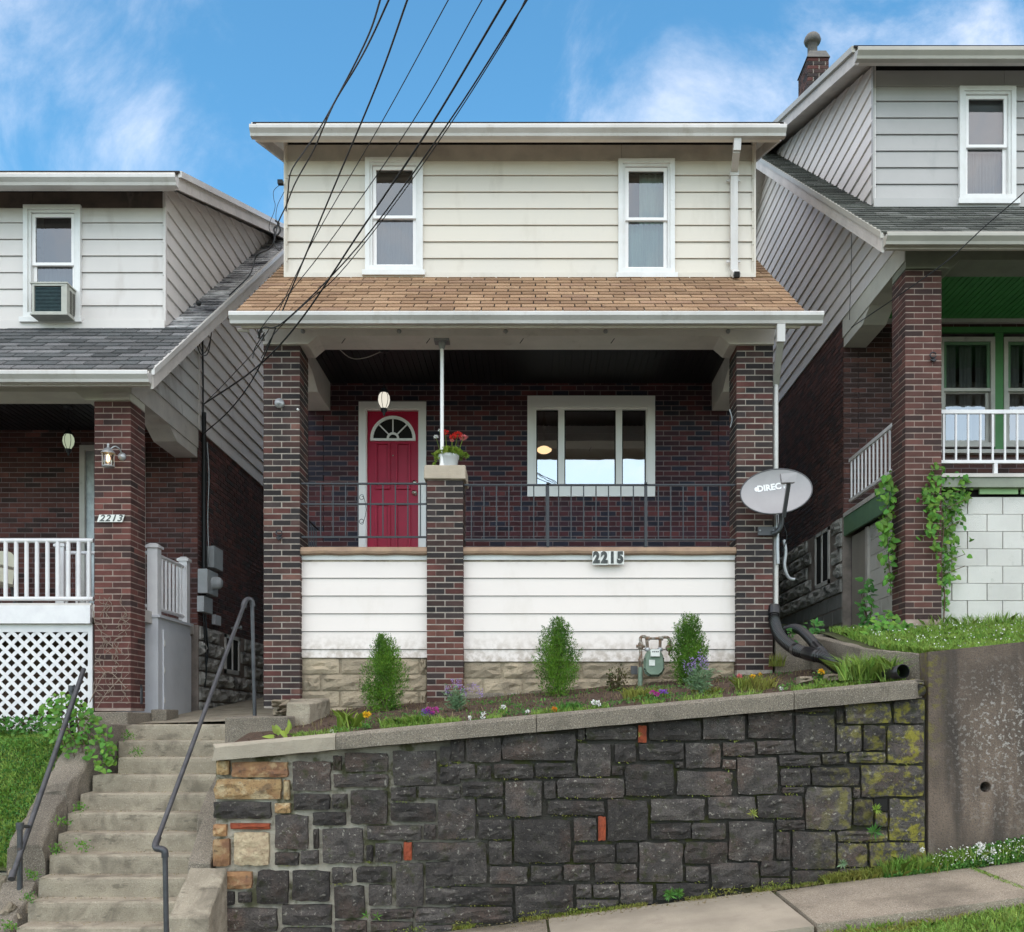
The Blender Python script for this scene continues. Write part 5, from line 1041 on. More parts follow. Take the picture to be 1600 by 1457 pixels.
# cap slabs
jx = [PX(336, YW), PX(528, YW), PX(838, YW), PX(1236, YW), PX(1441, YW)]
for i, (a, c) in enumerate(zip(jx[:-1], jx[1:])):
    b = MB(); nn = 12; rows = []
    for k in range(nn + 1):
        x = a + .003 + (c - a - .006) * k / nn; zt, zb_ = cap_top(x), cap_bot(x); j = lambda s=.004: random.uniform(-s, s)
        rows.append([(x, 8.405 + j(), zb_ + .004 + j(.003)), (x, 8.395 + j(), zt - .03 + j()), (x, 8.41 + j(.002), zt - .008), (x, 8.44, zt + j(.003)), (x, 8.6, zt + .004), (x, 8.86, zt), (x, 8.87, zb_), (x, 8.5, zb_ + .004)])
    if i == 0: rows[0] = [(p[0] + .03 if q in (1, 2) else p[0], p[1], p[2]) for q, p in enumerate(rows[0])]
    if i == 3:
        rows[-1] = [(p[0] - (.05 if q in (0, 1) else 0), p[1] + (.05 if q in (0, 1, 2) else 0), p[2] - (.02 if q in (2, 3) else 0)) for q, p in enumerate(rows[-1])]
    b.add([p for r_ in rows for p in r_], [(8 * k + q, 8 * k + (q + 1) % 8, 8 * k + 8 + (q + 1) % 8, 8 * k + 8 + q) for k in range(nn) for q in range(8)] + [tuple(range(8)), tuple(range(8 * nn, 8 * nn + 8))])
    b.build('cap_slab', M['concrete_pale'] if i == 0 else M['concrete_lip'], rwall)
# ================================================================ concrete wall at the right
cwx0 = PX(1450, 8.52) + .004
def cw_top(x): px_ = x / 8.52 * F + 833; return PZ(1020 + (px_ - 1440) * (1003 - 1020) / 160, 8.52)
cwall = thing('concrete_wall', 'stained grey concrete retaining wall below the neighbouring lawn with a round drain hole', 'concrete wall', (4.5, 8.6, -1.3))
hcx, hcz, hr = PX(1540, 8.52), PZ(1230, 8.52), .048
b = MB(); xs = [cwx0, hcx - .12, hcx + .12, 6.0, 8.0, 10.5]
for a, c in zip(xs[:-1], xs[1:]):
    if abs(a - (hcx - .12)) > 1e-6: b.hexa([(a, 8.52, zs_back(a) - .3), (c, 8.52, zs_back(c) - .3), (c, 8.74, zs_back(c) - .3), (a, 8.74, zs_back(a) - .3), (a, 8.52, cw_top(a)), (c, 8.52, cw_top(c)), (c, 8.74, cw_top(c)), (a, 8.74, cw_top(a))])
    else:
        zl, zh = hcz - .12, hcz + .12
        b.hexa([(a, 8.52, zs_back(a) - .3), (c, 8.52, zs_back(c) - .3), (c, 8.74, zs_back(c) - .3), (a, 8.74, zs_back(a) - .3), (a, 8.52, zl), (c, 8.52, zl), (c, 8.74, zl), (a, 8.74, zl)])
        b.hexa([(a, 8.52, zh), (c, 8.52, zh), (c, 8.74, zh), (a, 8.74, zh), (a, 8.52, cw_top(a)), (c, 8.52, cw_top(c)), (c, 8.74, cw_top(c)), (a, 8.74, cw_top(a))])
        n = 24; vs = []; sqp = []
        for k in range(n):
            t = 2 * math.pi * k / n; cx, cz = math.cos(t), math.sin(t); mxx = max(abs(cx), abs(cz)); sqp.append((hcx + .12 * cx / mxx, hcz + .12 * cz / mxx)); vs.append((hcx + hr * cx, hcz + hr * cz))
        V = [(p[0], 8.52, p[1]) for p in sqp] + [(p[0], 8.52, p[1]) for p in vs] + [(p[0], 8.70, p[1]) for p in vs]
        b.add(V, [(k, (k + 1) % n, n + (k + 1) % n, n + k) for k in range(n)] + [(n + k, n + (k + 1) % n, 2 * n + (k + 1) % n, 2 * n + k) for k in range(n)])
b.box(hcx - .12, hcx + .12, 8.71, 8.74, hcz - .12, hcz + .12)
b.build('wall_body', M['concrete_wall'], cwall)
b = MB(); b.box(hcx - .1, hcx + .1, 8.69, 8.709, hcz - .1, hcz + .1); b.build('drain_void', M['shadow_gap'], cwall)
# stepped return that closes the garden bed
rx_a, rx_b = PX(1345, 9.3), cwx0 + .1
b = MB(); b.hexa([(rx_a, 9.3, .2), (cwx0 - .004, 8.70, .2), (cwx0 + .12, 8.9, .2), (rx_a + .08, 9.5, .2), (rx_a, 9.3, PZ(1013, 9.3)), (cwx0 - .004, 8.70, PZ(1021, 8.70)), (cwx0 + .12, 8.9, PZ(1021, 8.7)), (rx_a + .08, 9.5, PZ(1013, 9.3))])
b.hexa([(rx_a, 9.301, .2), (rx_a + .14, 9.40, .2), (rx_a + .14, 11.0, .2), (rx_a, 11.0, .2), (rx_a, 9.301, .725), (rx_a + .14, 9.40, .725), (rx_a + .14, 11.0, .99), (rx_a, 11.0, .99)])
b.build('wall_return', M['concrete_lip'], cwall)
ledge = MB().box(mid_x1 + .02, PX(1347, 11.0), 11.0, 11.3, .3, PZ(991, 11.0)).build('alley_ledge', M['concrete_lip'], None, label='low grey concrete ledge closing the gap between the brown brick pier and the lawn', category='ledge') if False else MB().box(mid_x1 + .02, PX(1347, 11.0), 11.0, 11.3, .3, PZ(991, 11.0)).build('alley_ledge', M['concrete_lip'])
tag(ledge, 'low concrete ledge across the gap behind the black corrugated pipes', 'ledge')
# ================================================================ steps
NR, NT = .17, .24
st = thing('concrete_steps', 'worn tan concrete steps climbing between the lawn bank and the stone wall', 'steps', (-3.8, 9.4, -1.9))
def sstep(y0_, y1_, xa, xb, zt, zb_, i):
    b = MB(); nn = 14; rows = []
    for k in range(nn + 1):
        x = xa + (xb - xa) * k / nn; j = lambda s: random.uniform(-s, s); e = .018 if k in (0, nn) else 0
        w_ = j(.004)
        rows.append([(x, y0_ + .012 + j(.003), zb_), (x, y0_ + e + w_, zt - .05 + j(.004)), (x, y0_ + .004 + e + w_, zt - .016 + j(.004) - e), (x, y0_ + .022 + j(.005), zt - e * .6 + j(.003)), (x, (y0_ + y1_) / 2, zt - .004 + j(.003)), (x, y1_, zt), (x, y1_, zb_)])
    m = 7; b.add([p for r_ in rows for p in r_], [(m * k + q, m * k + (q + 1) % m, m * k + m + (q + 1) % m, m * k + m + q) for k in range(nn) for q in range(m)] + [tuple(range(m)), tuple(range(m * nn, m * nn + m))])
    return b.build('step', M['concrete'], st)
xl = [-4.42, -4.40, -4.30, -4.47, -4.48, -4.47, -4.45, -4.43, -4.40, -4.37, -4.33, -4.30, -4.28]
xrr = [-3.20, -3.16, -3.12, -3.10, -3.08, -3.05, -3.03, -3.02, -3.01, -3.0, -3.0, -3.0, -3.0]
for i in range(12):
    yf = 10.6 - i * NT
    sstep(yf, yf + NT + .02 if i else 11.0, xl[i] + random.uniform(-.02, .02), xrr[i], -i * NR, -i * NR - NR - .02, i)
# landing / walkway between the houses
walk = grid_sheet('walkway', [-4.5, -4.2, -3.8, -3.4, -3.06], [10.98, 11.5, 12.5, 14, 17, 22], lambda x, y: .004 + (y - 10.98) * .085 + (x + 4.5) * .03, M['concrete'], kind='structure')
# cheek walls
ck = MB()
def ramp(b, x0_, x1_, ya, yb, za, zb_, zbot, skew=0): b.hexa([(x0_, ya, zbot), (x1_, ya, zbot), (x1_ + skew, yb, zbot), (x0_ + skew, yb, zbot), (x0_, ya, za), (x1_, ya, za), (x1_ + skew, yb, zb_), (x0_ + skew, yb, zb_)])
c1 = thing('step_cheek_wall', 'sloping concrete cheek wall on the right of the steps beside the ochre stones', 'cheek wall', (-2.9, 8.6, -1.6))
ramp(ck, -3.11, -2.80, 9.05, 10.35, -.86, -.03, -1.8, -.02); ck.box(-3.13, -2.93, 10.352, 10.62, -.9, .03)
ck.build('upper_cheek', M['concrete_lip'], c1)
b = MB(); ramp(b, -2.985, -2.66, 8.02, 8.49, -1.58, -1.24, -2.2, .01); b.build('lower_block', M['concrete'], c1)
b = MB(); ramp(b, -3.0, -2.80, 8.5, 9.048, -1.20, -.86, -2.1, -.05); b.build('middle_cheek', M['concrete_lip'], c1)
c2 = thing('step_cheek_wall', 'cracked concrete cheek wall on the left of the steps along the lawn bank', 'cheek wall', (-4.65, 9.4, -1.4))
def rough_ramp(nm, pts, zbot, m, parent, seg=7):
    (x0_, x1_, ya, za), (u0, u1, yb, zb_) = pts; b = MB(); rows = []
    for k in range(seg + 1):
        t = k / seg; y = ya + (yb - ya) * t; z = za + (zb_ - za) * t; a = x0_ + (u0 - x0_) * t; c = x1_ + (u1 - x1_) * t; j = lambda s=.015: random.uniform(-s, s)
        rows.append([(a + j(), y, zbot), (a + j(), y, z - .02 + j()), ((a * 2 + c) / 3, y, z + j(.012)), (c - .02 + j(.01), y, z + j(.01)), (c + j(.012), y, z - .03 + j()), (c + .02 + j(), y, z - .14 + j()), (c + .02, y, zbot)])
    m_ = 7; b.add([p for r_ in rows for p in r_], [(m_ * k + q, m_ * k + (q + 1) % m_, m_ * k + m_ + (q + 1) % m_, m_ * k + m_ + q) for k in range(seg) for q in range(m_)] + [tuple(range(m_)), tuple(range(m_ * seg, m_ * seg + m_))])
    return b.build(nm, m, parent)
rough_ramp('upper_cheek', [(-4.80, -4.52, 9.46, -.66), (-4.86, -4.50, 10.15, -.20)], -1.6, M['concrete_lip'], c2)
rough_ramp('middle_cheek', [(-4.76, -4.46, 8.86, -1.10), (-4.80, -4.52, 9.45, -.665)], -1.9, M['concrete_lip'], c2)
rough_ramp('lower_cheek', [(-4.75, -4.42, 8.22, -1.75), (-4.75, -4.45, 8.80, -1.42)], -2.2, M['concrete_lip'], c2)
for i in range(26):
    y = random.uniform(8.25, 9.2); z = -1.72 + (y - 8.3) * .62 + random.uniform(-.22, .05); s = random.uniform(.05, .14)
    inst('stone', random.choice(rocks(M['flat_rock'])), (-4.62 + random.uniform(-.2, .22), y, z), c2, rot=(random.uniform(-1, 1), random.uniform(-1, 1), random.uniform(-1.5, 1.5)), scale=(s, s * .5, s * .6))
tb = MB().box(-4.62, -4.42, 10.15, 10.75, -.7, .0); tag(tb.build('kerb_block', M['concrete_lip']), 'dark concrete block at the left of the top step under the brick pier', 'concrete block')
tb = MB().box(-4.98, -4.44, 10.72, 11.62, -.4, .135); tb.box(-4.43, -4.25, 11.35, 11.74, -.2, .17); tag(tb.build('kerb_ledge', M['concrete_lip']), 'concrete ledge under the red-brown brick pier at the top of the steps', 'ledge')
# garden bed end block, post block, flat stones
tb = MB().hexa([(PX(349, 9.6), 9.6, -.5), (PX(452, 9.6), 9.6, -.5), (PX(452, 9.6), 10.3, -.5), (PX(349, 9.6) - .1, 10.3, -.5), (PX(352, 9.6), 9.6, PZ(1122, 9.6)), (PX(450, 9.6), 9.6, PZ(1120, 9.6)), (PX(450, 9.6), 10.3, PZ(1118, 9.6)), (PX(352, 9.6) - .1, 10.3, PZ(1118, 9.6))])
tag(tb.build('concrete_kerb', M['concrete_lip']), 'grey concrete kerb closing the left end of the flower bed beside the steps', 'kerb')
tb = MB().hexa([(PX(447, 9.9), 9.9, -.4), (PX(487, 9.9), 9.9, -.4), (PX(512, 10.5), 10.6, -.4), (PX(450, 10.5), 10.6, -.4), (PX(447, 9.9), 9.9, PZ(1099, 9.9)), (PX(483, 9.9), 9.9, PZ(1101, 9.9)), (PX(513, 10.5), 10.6, PZ(1092, 10.5)), (PX(452, 10.5), 10.6, PZ(1092, 10.5))])
tag(tb.build('concrete_post_base', M['concrete']), 'squat weathered concrete pillar at the left end of the flower bed', 'concrete pillar')
for i, (a, c, t, bt, lab) in enumerate(((421, 449, 1093, 1106, 'buff flat stone on top of the little pile by the brown pier'), (423, 447, 1106, 1120, 'lower flat stone of the little pile by the brown pier'))):
    tag(inst('flat_stone', random.choice(rocks(M['flat_rock'], amp=.3)), (PX((a + c) / 2, 10.2), 10.35, PZ((t + bt) / 2, 10.2)), None, scale=(PX(c, 10.2) - PX(a, 10.2), .3, PZ(t, 10.2) - PZ(bt, 10.2))), lab, 'stone')
tag(inst('flat_stone', rocks(M['flat_rock'])[2], (PX(1258, 9.3), 9.3, PZ(1063, 9.3)), None, scale=(.12, .2, .07)), 'reddish stone lying left of the yellow marigold', 'stone')
tag(inst('flat_stone', rocks(M['flat_rock'])[4], (PX(1304, 9.3), 9.3, PZ(1060, 9.3)), None, scale=(.16, .2, .08)), 'pinkish stone lying between the marigold and the pipe', 'stone')

# ================================================================ soil and lawns
def soil_z(x, y):
    f0 = cap_top(x) - .015; f1 = .10 + (x + 3) * .085; t = clampf((y - 8.85) / 2.2, 0, 1)
    return f0 + (max(f1, f0 + .02) - f0) * t + mnoise.noise(Vector((x * 3, y * 3, 1))) * .018
def rng_(a, b, n): return [a + (b - a) * i / (n - 1) for i in range(n)]
grid_sheet('soil', rng_(-2.78, 3.6, 60), rng_(8.8, 11.12, 24), soil_z, M['soil'], kind='structure')
def lawnR(x, y): f0 = .60 + (x - 3.6) * .065; f1 = 1.06 + (x - 3.3) * .03; t = clampf((y - 8.7) / 2.4, 0, 1); return f0 + (f1 - f0) * t + mnoise.noise(Vector((x * 2, y * 2, 5))) * .02
b = MB(); xs, ys = rng_(3.2, 10.5, 50), rng_(8.72, 11.6, 20)
vs = [(max(x, 3.25 + max(0, (9.45 - y)) * .62) , y, lawnR(x, y) - .02) for y in ys for x in xs]; nx = len(xs)
b.add(vs, [(j * nx + i, j * nx + i + 1, (j + 1) * nx + i + 1, (j + 1) * nx + i) for j in range(len(ys) - 1) for i in range(nx - 1)]); b.build('lawn_ground', M['earth'], None, kind='structure')
grid_sheet('alley_ground', rng_(2.72, 4.25, 8), [11.28, 12, 13, 14.5, 17, 22], lambda x, y: .98 + (y - 11.3) * .14 + mnoise.noise(Vector((x * 3, y * 3, 5))) * .03, M['earth'], kind='structure')
def bankL(x, y):
    s = -1.30 + (y - 9.0) * .80 if y < 10.3 else -.26 + (y - 10.3) * .14
    return s + (-4.8 - x) * .03 + mnoise.noise(Vector((x * 2, y * 2, 2))) * .03
b = MB(); xs, ys = rng_(-10.3, -4.72, 50), rng_(8.95, 11.3, 24)
b.add([(x, y, bankL(x, y)) for y in ys for x in xs], [(j * 50 + i, j * 50 + i + 1, (j + 1) * 50 + i + 1, (j + 1) * 50 + i) for j in range(23) for i in range(49)]); b.build('bank_ground', M['earth'], None, kind='structure')
# low rubble wall under the left bank
lw = thing('rubble_wall', 'low mossy rubble wall below the left lawn bank at the edge of the steps', 'stone wall', (-6, 8.95, -2))
MB().box(-10.3, -4.77, 8.93, 9.2, -3.2, -1.36).build('mortar_core', M['mortar_wall'], lw)
for r_ in range(5):
    u = -8.2 + random.random() * .2
    while u < -4.8:
        w_ = random.uniform(.2, .45); c = min(u + w_, -4.76)
        inst('stone', random.choice(rocks(M['flat_rock'])), ((u + c) / 2, 8.93, -1.47 - r_ * .2), lw, scale=(c - u - .02, .08, .185)); u = c
# ================================================================ handrails
hr = MB()
hp = [P(262, 1480, 7.80), P(258, 1336, 7.80)]
hp_top = [P(252, 1329, 7.80), P(243, 1326, 7.86), P(243, 1318, 7.92), P(383, 940, 10.42)]
MBh = MB(); MBh.tube([(hp[0].x, 7.8, -2.3), hp[1]], .021, 12); o1 = thing('pipe_handrail', 'tall steel pipe handrail with a cranked lower post on the right of the steps', 'handrail', (hp[0].x, 7.8, -2.1))
MBh.build('lower_post', M['pipe'], o1)
MB().tube([P(243, 1320, 7.86), P(383, 941, 10.40)], .020, 12).build('rail', M['pipe'], o1)
MB().tube(catmull([P(258, 1340, 7.8), P(257, 1330, 7.8), P(251, 1327, 7.81), P(245, 1326, 7.84), P(243, 1320, 7.87), P(247, 1309, 7.94)], 4), .028, 12).build('elbow', M['pipe'], o1)
MB().tube(catmull([P(380, 950, 10.35), P(383, 940, 10.41), P(388, 937, 10.45), P(393, 939, 10.47), P(395, 948, 10.48)], 4), .029, 12).build('elbow', M['pipe'], o1)
MB().tube([P(394, 942, 10.47), P(398, 1121, 10.5)], .021, 12).build('upper_post', M['pipe'], o1)
o2 = thing('pipe_handrail', 'weathered steel pipe handrail on two posts along the left lawn bank', 'handrail', (-4.7, 9.3, -1.5))
MB().tube([P(20, 1368, 8.55), P(131, 1046, 10.30)], .024, 12).build('rail', M['pipe'], o2)
MB().tube([P(18, 1374, 8.52), P(21, 1362, 8.58)], .031, 12).build('end_cap', M['pipe'], o2)
MB().tube([P(31, 1416, 8.72), P(31, 1288, 8.72)], .024, 10).build('post', M['pipe'], o2)
MB().tube([P(112, 1150, 10.22), P(112, 1072, 10.22)], .024, 10).build('post', M['pipe'], o2)
for a, b in ((P(31, 1291, 8.72), P(46, 1292, 8.86)), (P(112, 1076, 10.22), P(124, 1076, 10.2))):
    MB().tube([a, b], .016, 8).build('clamp', M['pipe'], o2)
    MB().tube([a - Vector((0, 0, .03)), a + Vector((0, 0, .03))], .034, 10).build('collar', M['pipe'], o2)
o3 = MB().tube([P(219, 1100, 11.3), P(219, 1075, 11.3)], .03, 10).tube([P(215, 1074, 11.3), P(221, 1074, 11.3)], .035, 8).build('pipe_stub', M['pipe'], None); tag(o3, 'short grey pipe stub standing between the brick pier and the white hatch', 'pipe')

# ================================================================ satellite dish
Yd_ = 10.72; dc = P(1213, 768, Yd_); ea, eb, tilt = .385, .258, R(7.5)
dish = thing('satellite_dish', 'light grey oval satellite dish on a bent pipe bracketed to the right brick pier', 'satellite dish', P(1210, 836, 10.95))
def dish_pt(r, t, off=0.0):
    u, v = ea * r * math.cos(t), eb * r * math.sin(t)
    x, z = u * math.cos(tilt) - v * math.sin(tilt), u * math.sin(tilt) + v * math.cos(tilt)
    return Vector((dc.x + x, dc.y + .075 * (1 - r * r) - off - x * .12 + z * .25, dc.z + z))
b = MB(); nr, na = 9, 40; vs = []
for side, off in ((0, .0), (1, -.012)):
    for i in range(nr):
        for k in range(na): vs.append(dish_pt(i / (nr - 1), 2 * math.pi * k / na, off))
fs = []
for s in (0, 1):
    o_ = s * nr * na
    for i in range(nr - 1):
        for k in range(na): fs.append((o_ + i * na + k, o_ + i * na + (k + 1) % na, o_ + (i + 1) * na + (k + 1) % na, o_ + (i + 1) * na + k))
b.add(vs, fs, True); refl = b.build('reflector', M['dish'], dish)
MB().tube([dish_pt(1.0, 2 * math.pi * k / na, -.004) for k in range(na + 1)], .0075, 6, caps=False).build('rim', M['dish_edge'], dish)
def on_dish(o):
    for v in o.data.vertices:
        q = v.co; x, z = q.x, q.y; xr, zr_ = x * math.cos(-tilt) - z * math.sin(-tilt), x * math.sin(-tilt) + z * math.cos(-tilt)
        # q is given in dish-plane coordinates (x right, y up)
        r2 = (x / ea) ** 2 + (z / eb) ** 2; X_, Z_ = x * math.cos(tilt) - z * math.sin(tilt), x * math.sin(tilt) + z * math.cos(tilt)
        v.co = Vector((dc.x + X_, dc.y + .075 * (1 - r2) - .004 - q.z - X_ * .12 + Z_ * .25, dc.z + Z_))
def dish_text(body, size, cx, cy, off):
    t = text_mesh(body, size, .0, M['white_print'], (0, 0, 0), (0, 0, 0), refl, offset=off)
    bm = bmesh.new(); bm.from_mesh(t.data); bmesh.ops.triangulate(bm, faces=bm.faces[:]); bm.to_mesh(t.data); bm.free()
    for v in t.data.vertices: v.co.x += cx; v.co.y += cy; v.co.z = 0
    on_dish(t)
dish_text('DIRECTV', .094, .006, .066, .0042)
b = MB(); n = 16; b.add([(-.190 + .026 * math.cos(2 * math.pi * k / n), .066 + .026 * math.sin(2 * math.pi * k / n), 0) for k in range(n)], [tuple(range(n))]); g_ = b.build('logo_disc', M['white_print'], refl); on_dish(g_)
b = MB(); lnb = P(1234, 748, 10.30)
b.hexa([lnb + Vector(v) for v in ((-.085, -.03, -.05), (.05, -.03, -.045), (.05, .04, -.045), (-.085, .04, -.05), (-.10, -.02, .045), (.07, -.03, .055), (.07, .03, .055), (-.10, .03, .045))]); b.build('receiver_head', M['dish'], dish)
a0, a1 = P(1225, 809, 10.62), P(1233, 757, 10.32); w_ = Vector((.019, 0, 0)); d_ = Vector((0, .028, .028))
MB().hexa([a0 - w_, a0 + w_, a0 + w_ + d_, a0 - w_ + d_, a1 - w_, a1 + w_, a1 + w_ + d_, a1 - w_ + d_]).build('feed_arm', M['dish_edge'], dish)
MB().tube(catmull([P(1218, 790, 10.9), P(1221, 806, 10.92), P(1220, 822, 10.93), P(1214, 831, 10.94), P(1206, 834, 10.95)], 5), .028, 10).build('mast', M['pipe'], dish)
b = MB(); b.box(PX(1184, 10.97), PX(1211, 10.97), 10.95, 10.985, PZ(837, 10.97), PZ(824, 10.97)); b.build('wall_bracket', M['dish_edge'], dish)
for q in (1187, 1208): MB().lathe((PX(q, 10.97), 10.95, PZ(830, 10.97)), [(0, .012), (.010, .010), (.012, 0)], 8, 'y').build('bolt', M['galv'], dish)
MB().tube(catmull([P(1222, 815, 10.95), P(1229, 835, 10.98), P(1227, 850, 11.0), P(1222, 862, 11.02)], 5), .006, 5).build('lead_cable', M['cable'], dish)

# ================================================================ gas meter
Ym = 10.75; gm = thing('gas_meter', 'sage green gas meter hung on rusty pipes in front of the white panel siding', 'gas meter', P(1000, 1090, Ym))
def Q(px_, py_, dy=0.0): p = P(px_, py_, Ym); return Vector((p.x, p.y + dy, p.z))
MB().tube([Q(1000, 1095), Q(1000.5, 1043)], .026, 12).build('standpipe', M['meter_green'], gm)
MB().tube([Q(1001, 1046), Q(1001, 1036), Q(1001, 1035), Q(1001, 1030), Q(1001, 1029), Q(1001, 1016)], [.022, .022, .028, .028, .019, .019], 10).build('riser', M['meter_rust'], gm)
MB().tube([Q(1001, 1016), Q(1001, 1013), Q(1001, 1011), Q(1001, 1006), Q(1001, 1003)], [.018, .030, .034, .030, .018], 10).tube([Q(994, 1010), Q(1008, 1010)], .017, 8).build('shutoff_valve', M['meter_rust'], gm)
MB().tube(catmull([Q(1001, 1003), Q(1001, 997), Q(1005, 995), Q(1010, 997), Q(1011, 1004), Q(1011.5, 1013)], 4), .018, 10).build('inlet_pipe', M['meter_rust'], gm)
MB().tube([Q(1008, 998), Q(1034, 998)], .014, 8).tube([Q(1009, 998), Q(1015, 998)], .024, 10).tube([Q(1029, 998), Q(1036, 998)], .024, 10).build('cross_bar', M['meter_rust'], gm)
MB().tube(catmull([Q(1031, 1013), Q(1031.5, 1004), Q(1032, 998), Q(1038, 996), Q(1044, 997), Q(1047, 1002), Q(1047, 1008)], 4), .017, 10).build('outlet_pipe', M['meter_rust'], gm)
for q in (1011.5, 1031.5): MB().lathe(Q(q, 1018), [(.026, 0), (.03, .01), (.03, .035), (.022, .04)], 12).build('union_nut', M['galv'], gm)
MB().lathe(Q(1045.5, 1013, -.01), [(0, .035), (.032, .03), (.040, .012), (.040, -.02), (0, -.03)], 16, 'y').tube([Q(1047, 1008), Q(1045.5, 1024)], .012, 8).build('regulator', M['meter_rust'], gm)
prof = [Q(1007, 1030), Q(1009, 1024), Q(1012, 1018), Q(1031, 1018), Q(1034, 1024), Q(1036, 1030), Q(1036.5, 1046), Q(1034, 1052), Q(1028, 1056.5), Q(1015, 1056.5), Q(1009, 1052), Q(1006.5, 1046)]
b = MB(); n = len(prof); c_ = Q(1021.5, 1038)
rings = [(1.0, .10), (1.0, -.03), (.96, -.055), (.90, -.07)]
b.add([Vector((c_.x + (p.x - c_.x) * s, p.y + dy, c_.z + (p.z - c_.z) * s)) for s, dy in rings for p in prof], [(i * n + k, i * n + (k + 1) % n, (i + 1) * n + (k + 1) % n, (i + 1) * n + k) for i in range(3) for k in range(n)] + [tuple(range(3 * n, 4 * n)), tuple(range(n))])
body = b.build('meter_body', M['meter_green'], gm)
b = MB(); b.tube([Vector((p.x + (p.x - c_.x) * .03, p.y - .015, p.z + (p.z - c_.z) * .03)) for p in prof + prof[:1]], .007, 5, caps=False); b.build('flange', M['meter_green'], body)
for p in (prof[0], prof[6], prof[8], prof[9], prof[11], prof[5]): MB().lathe((p.x, p.y - .04, p.z), [(0, .012), (.009, .01), (.009, 0)], 6, 'y').build('bolt', M['black_iron'], body)
ix = MB(); a, c = Q(1015, 1027), Q(1029, 1016); ix.box(a.x, c.x, Ym - .11, Ym - .03, a.z, c.z); ixo = ix.build('index_box', M['plate'], gm)
for k in range(4): MB().lathe((a.x + .022 + k * .019, Ym - .11, (a.z + c.z) / 2 + .012), [(0, .004), (.007, .003), (.007, 0)], 10, 'y').build('dial', M['dish_edge'], ixo)
a, c = Q(1013, 1041), Q(1022, 1032); MB().box(a.x, c.x, Ym - .078, Ym - .066, a.z, c.z).build('name_plate', M['plate'], gm)
MB().box(PX(986, 10.9), PX(996, 10.9), 10.88, 10.95, PZ(1054, 10.9), PZ(1041, 10.9)).build('junction_box', M['dish_edge'], gm)

# ================================================================ window air conditioner
Ya = 11.74; ac = thing('air_conditioner', 'beige window air conditioner with a teal grille sitting in the upper left window', 'air conditioner', P(80, 492, 11.8))
x0_, x1_, z0_, z1_ = PX(50, Ya), PX(104.5, Ya), PZ(490, Ya), PZ(443.5, Ya)
b = MB(); ring(b, x0_, x1_, z0_, z1_, .025, Ya, Ya + .02); b.box(x0_ + .005, x1_ - .005, Ya + .05, 12.07, z0_ + .005, z1_ - .005); b.box(x0_, x1_, Ya + .021, Ya + .05, z1_ - .02, z1_); b.box(x0_, x1_, Ya + .021, Ya + .05, z0_, z0_ + .02)
b.build('casing', M['ac_body'], ac)
b = MB(); b.box(x0_ - .025, x1_ + .01, Ya - .01, 12.05, z1_ + .001, z1_ + .018); b.build('top_lip', M['ac_body'], ac)
b = MB(); b.box(x0_ - .02, x1_ + .01, Ya - .01, 12.05, z0_ - .018, z0_ - .001); b.build('drip_tray', M['ac_body'], ac)
g_ = MB().box(x0_ + .025, x1_ - .07, Ya + .03, Ya + .045, z0_ + .025, z1_ - .025).build('grille', M['ac_fin'], ac)
z = z0_ + .03
while z < z1_ - .03: MB().box(x0_ + .026, x1_ - .071, Ya + .012, Ya + .029, z, z + .006).build('fin', M['ac_fin'], g_); z += .0165
MB().box(x1_ - .07, x1_ - .025, Ya + .004, Ya + .03, z0_ + .025, z1_ - .025).build('side_panel', M['ac_body'], ac)
for i in range(4):
    for k in range(10): MB().box(x1_ - .004, x1_ + .002, Ya + .08 + i * .075, Ya + .13 + i * .075, z0_ + .04 + k * .028, z0_ + .052 + k * .028).build('louvre', M['shadow_gap'], ac)

# ================================================================ house numbers
np_ = thing('house_number', 'white tile house number 2215 with bold black numerals under the porch edge', 'house number', P(950, 883, 11.05))
xa, xb, za, zb3 = PX(925.5, 11.03), PX(975, 11.03), PZ(883, 11.03), PZ(862, 11.03); wq = (xb - xa) / 4
for k, ch_ in enumerate('2215'):
    tl = MB().box(xa + k * wq + .001, xa + (k + 1) * wq - .001, 11.012, 11.03, za + random.uniform(-.003, .003), zb3 + random.uniform(-.003, .003)).build('tile', M['plate'], np_)
    text_mesh(ch_, .165, .004, M['numeral'], (xa + (k + .5) * wq, 11.010, (za + zb3) / 2 - .001), (R(90), 0, 0), tl, name='numeral', offset=.0115, sx=.82)
np2 = thing('house_number', 'slanted cream plate with house number 2213 on the red-brown brick pier', 'house number', P(172, 816, 10.99))
a, b_, c, d = P(151.5, 816, 10.975), P(190.5, 816, 10.975), P(194.5, 804.5, 10.975), P(155, 804.5, 10.975); u = Vector((0, .015, 0))
pl2 = MB().hexa([a, b_, b_ + u, a + u, d, c, c + u, d + u]).build('plate', M['plate'], np2)
text_mesh('2213', .10, .002, M['numeral'], P(172.6, 810.3, 10.973), (R(90), 0, 0), pl2, name='numeral', offset=.0012, shear=.3, sx=1.15, space=1.15)

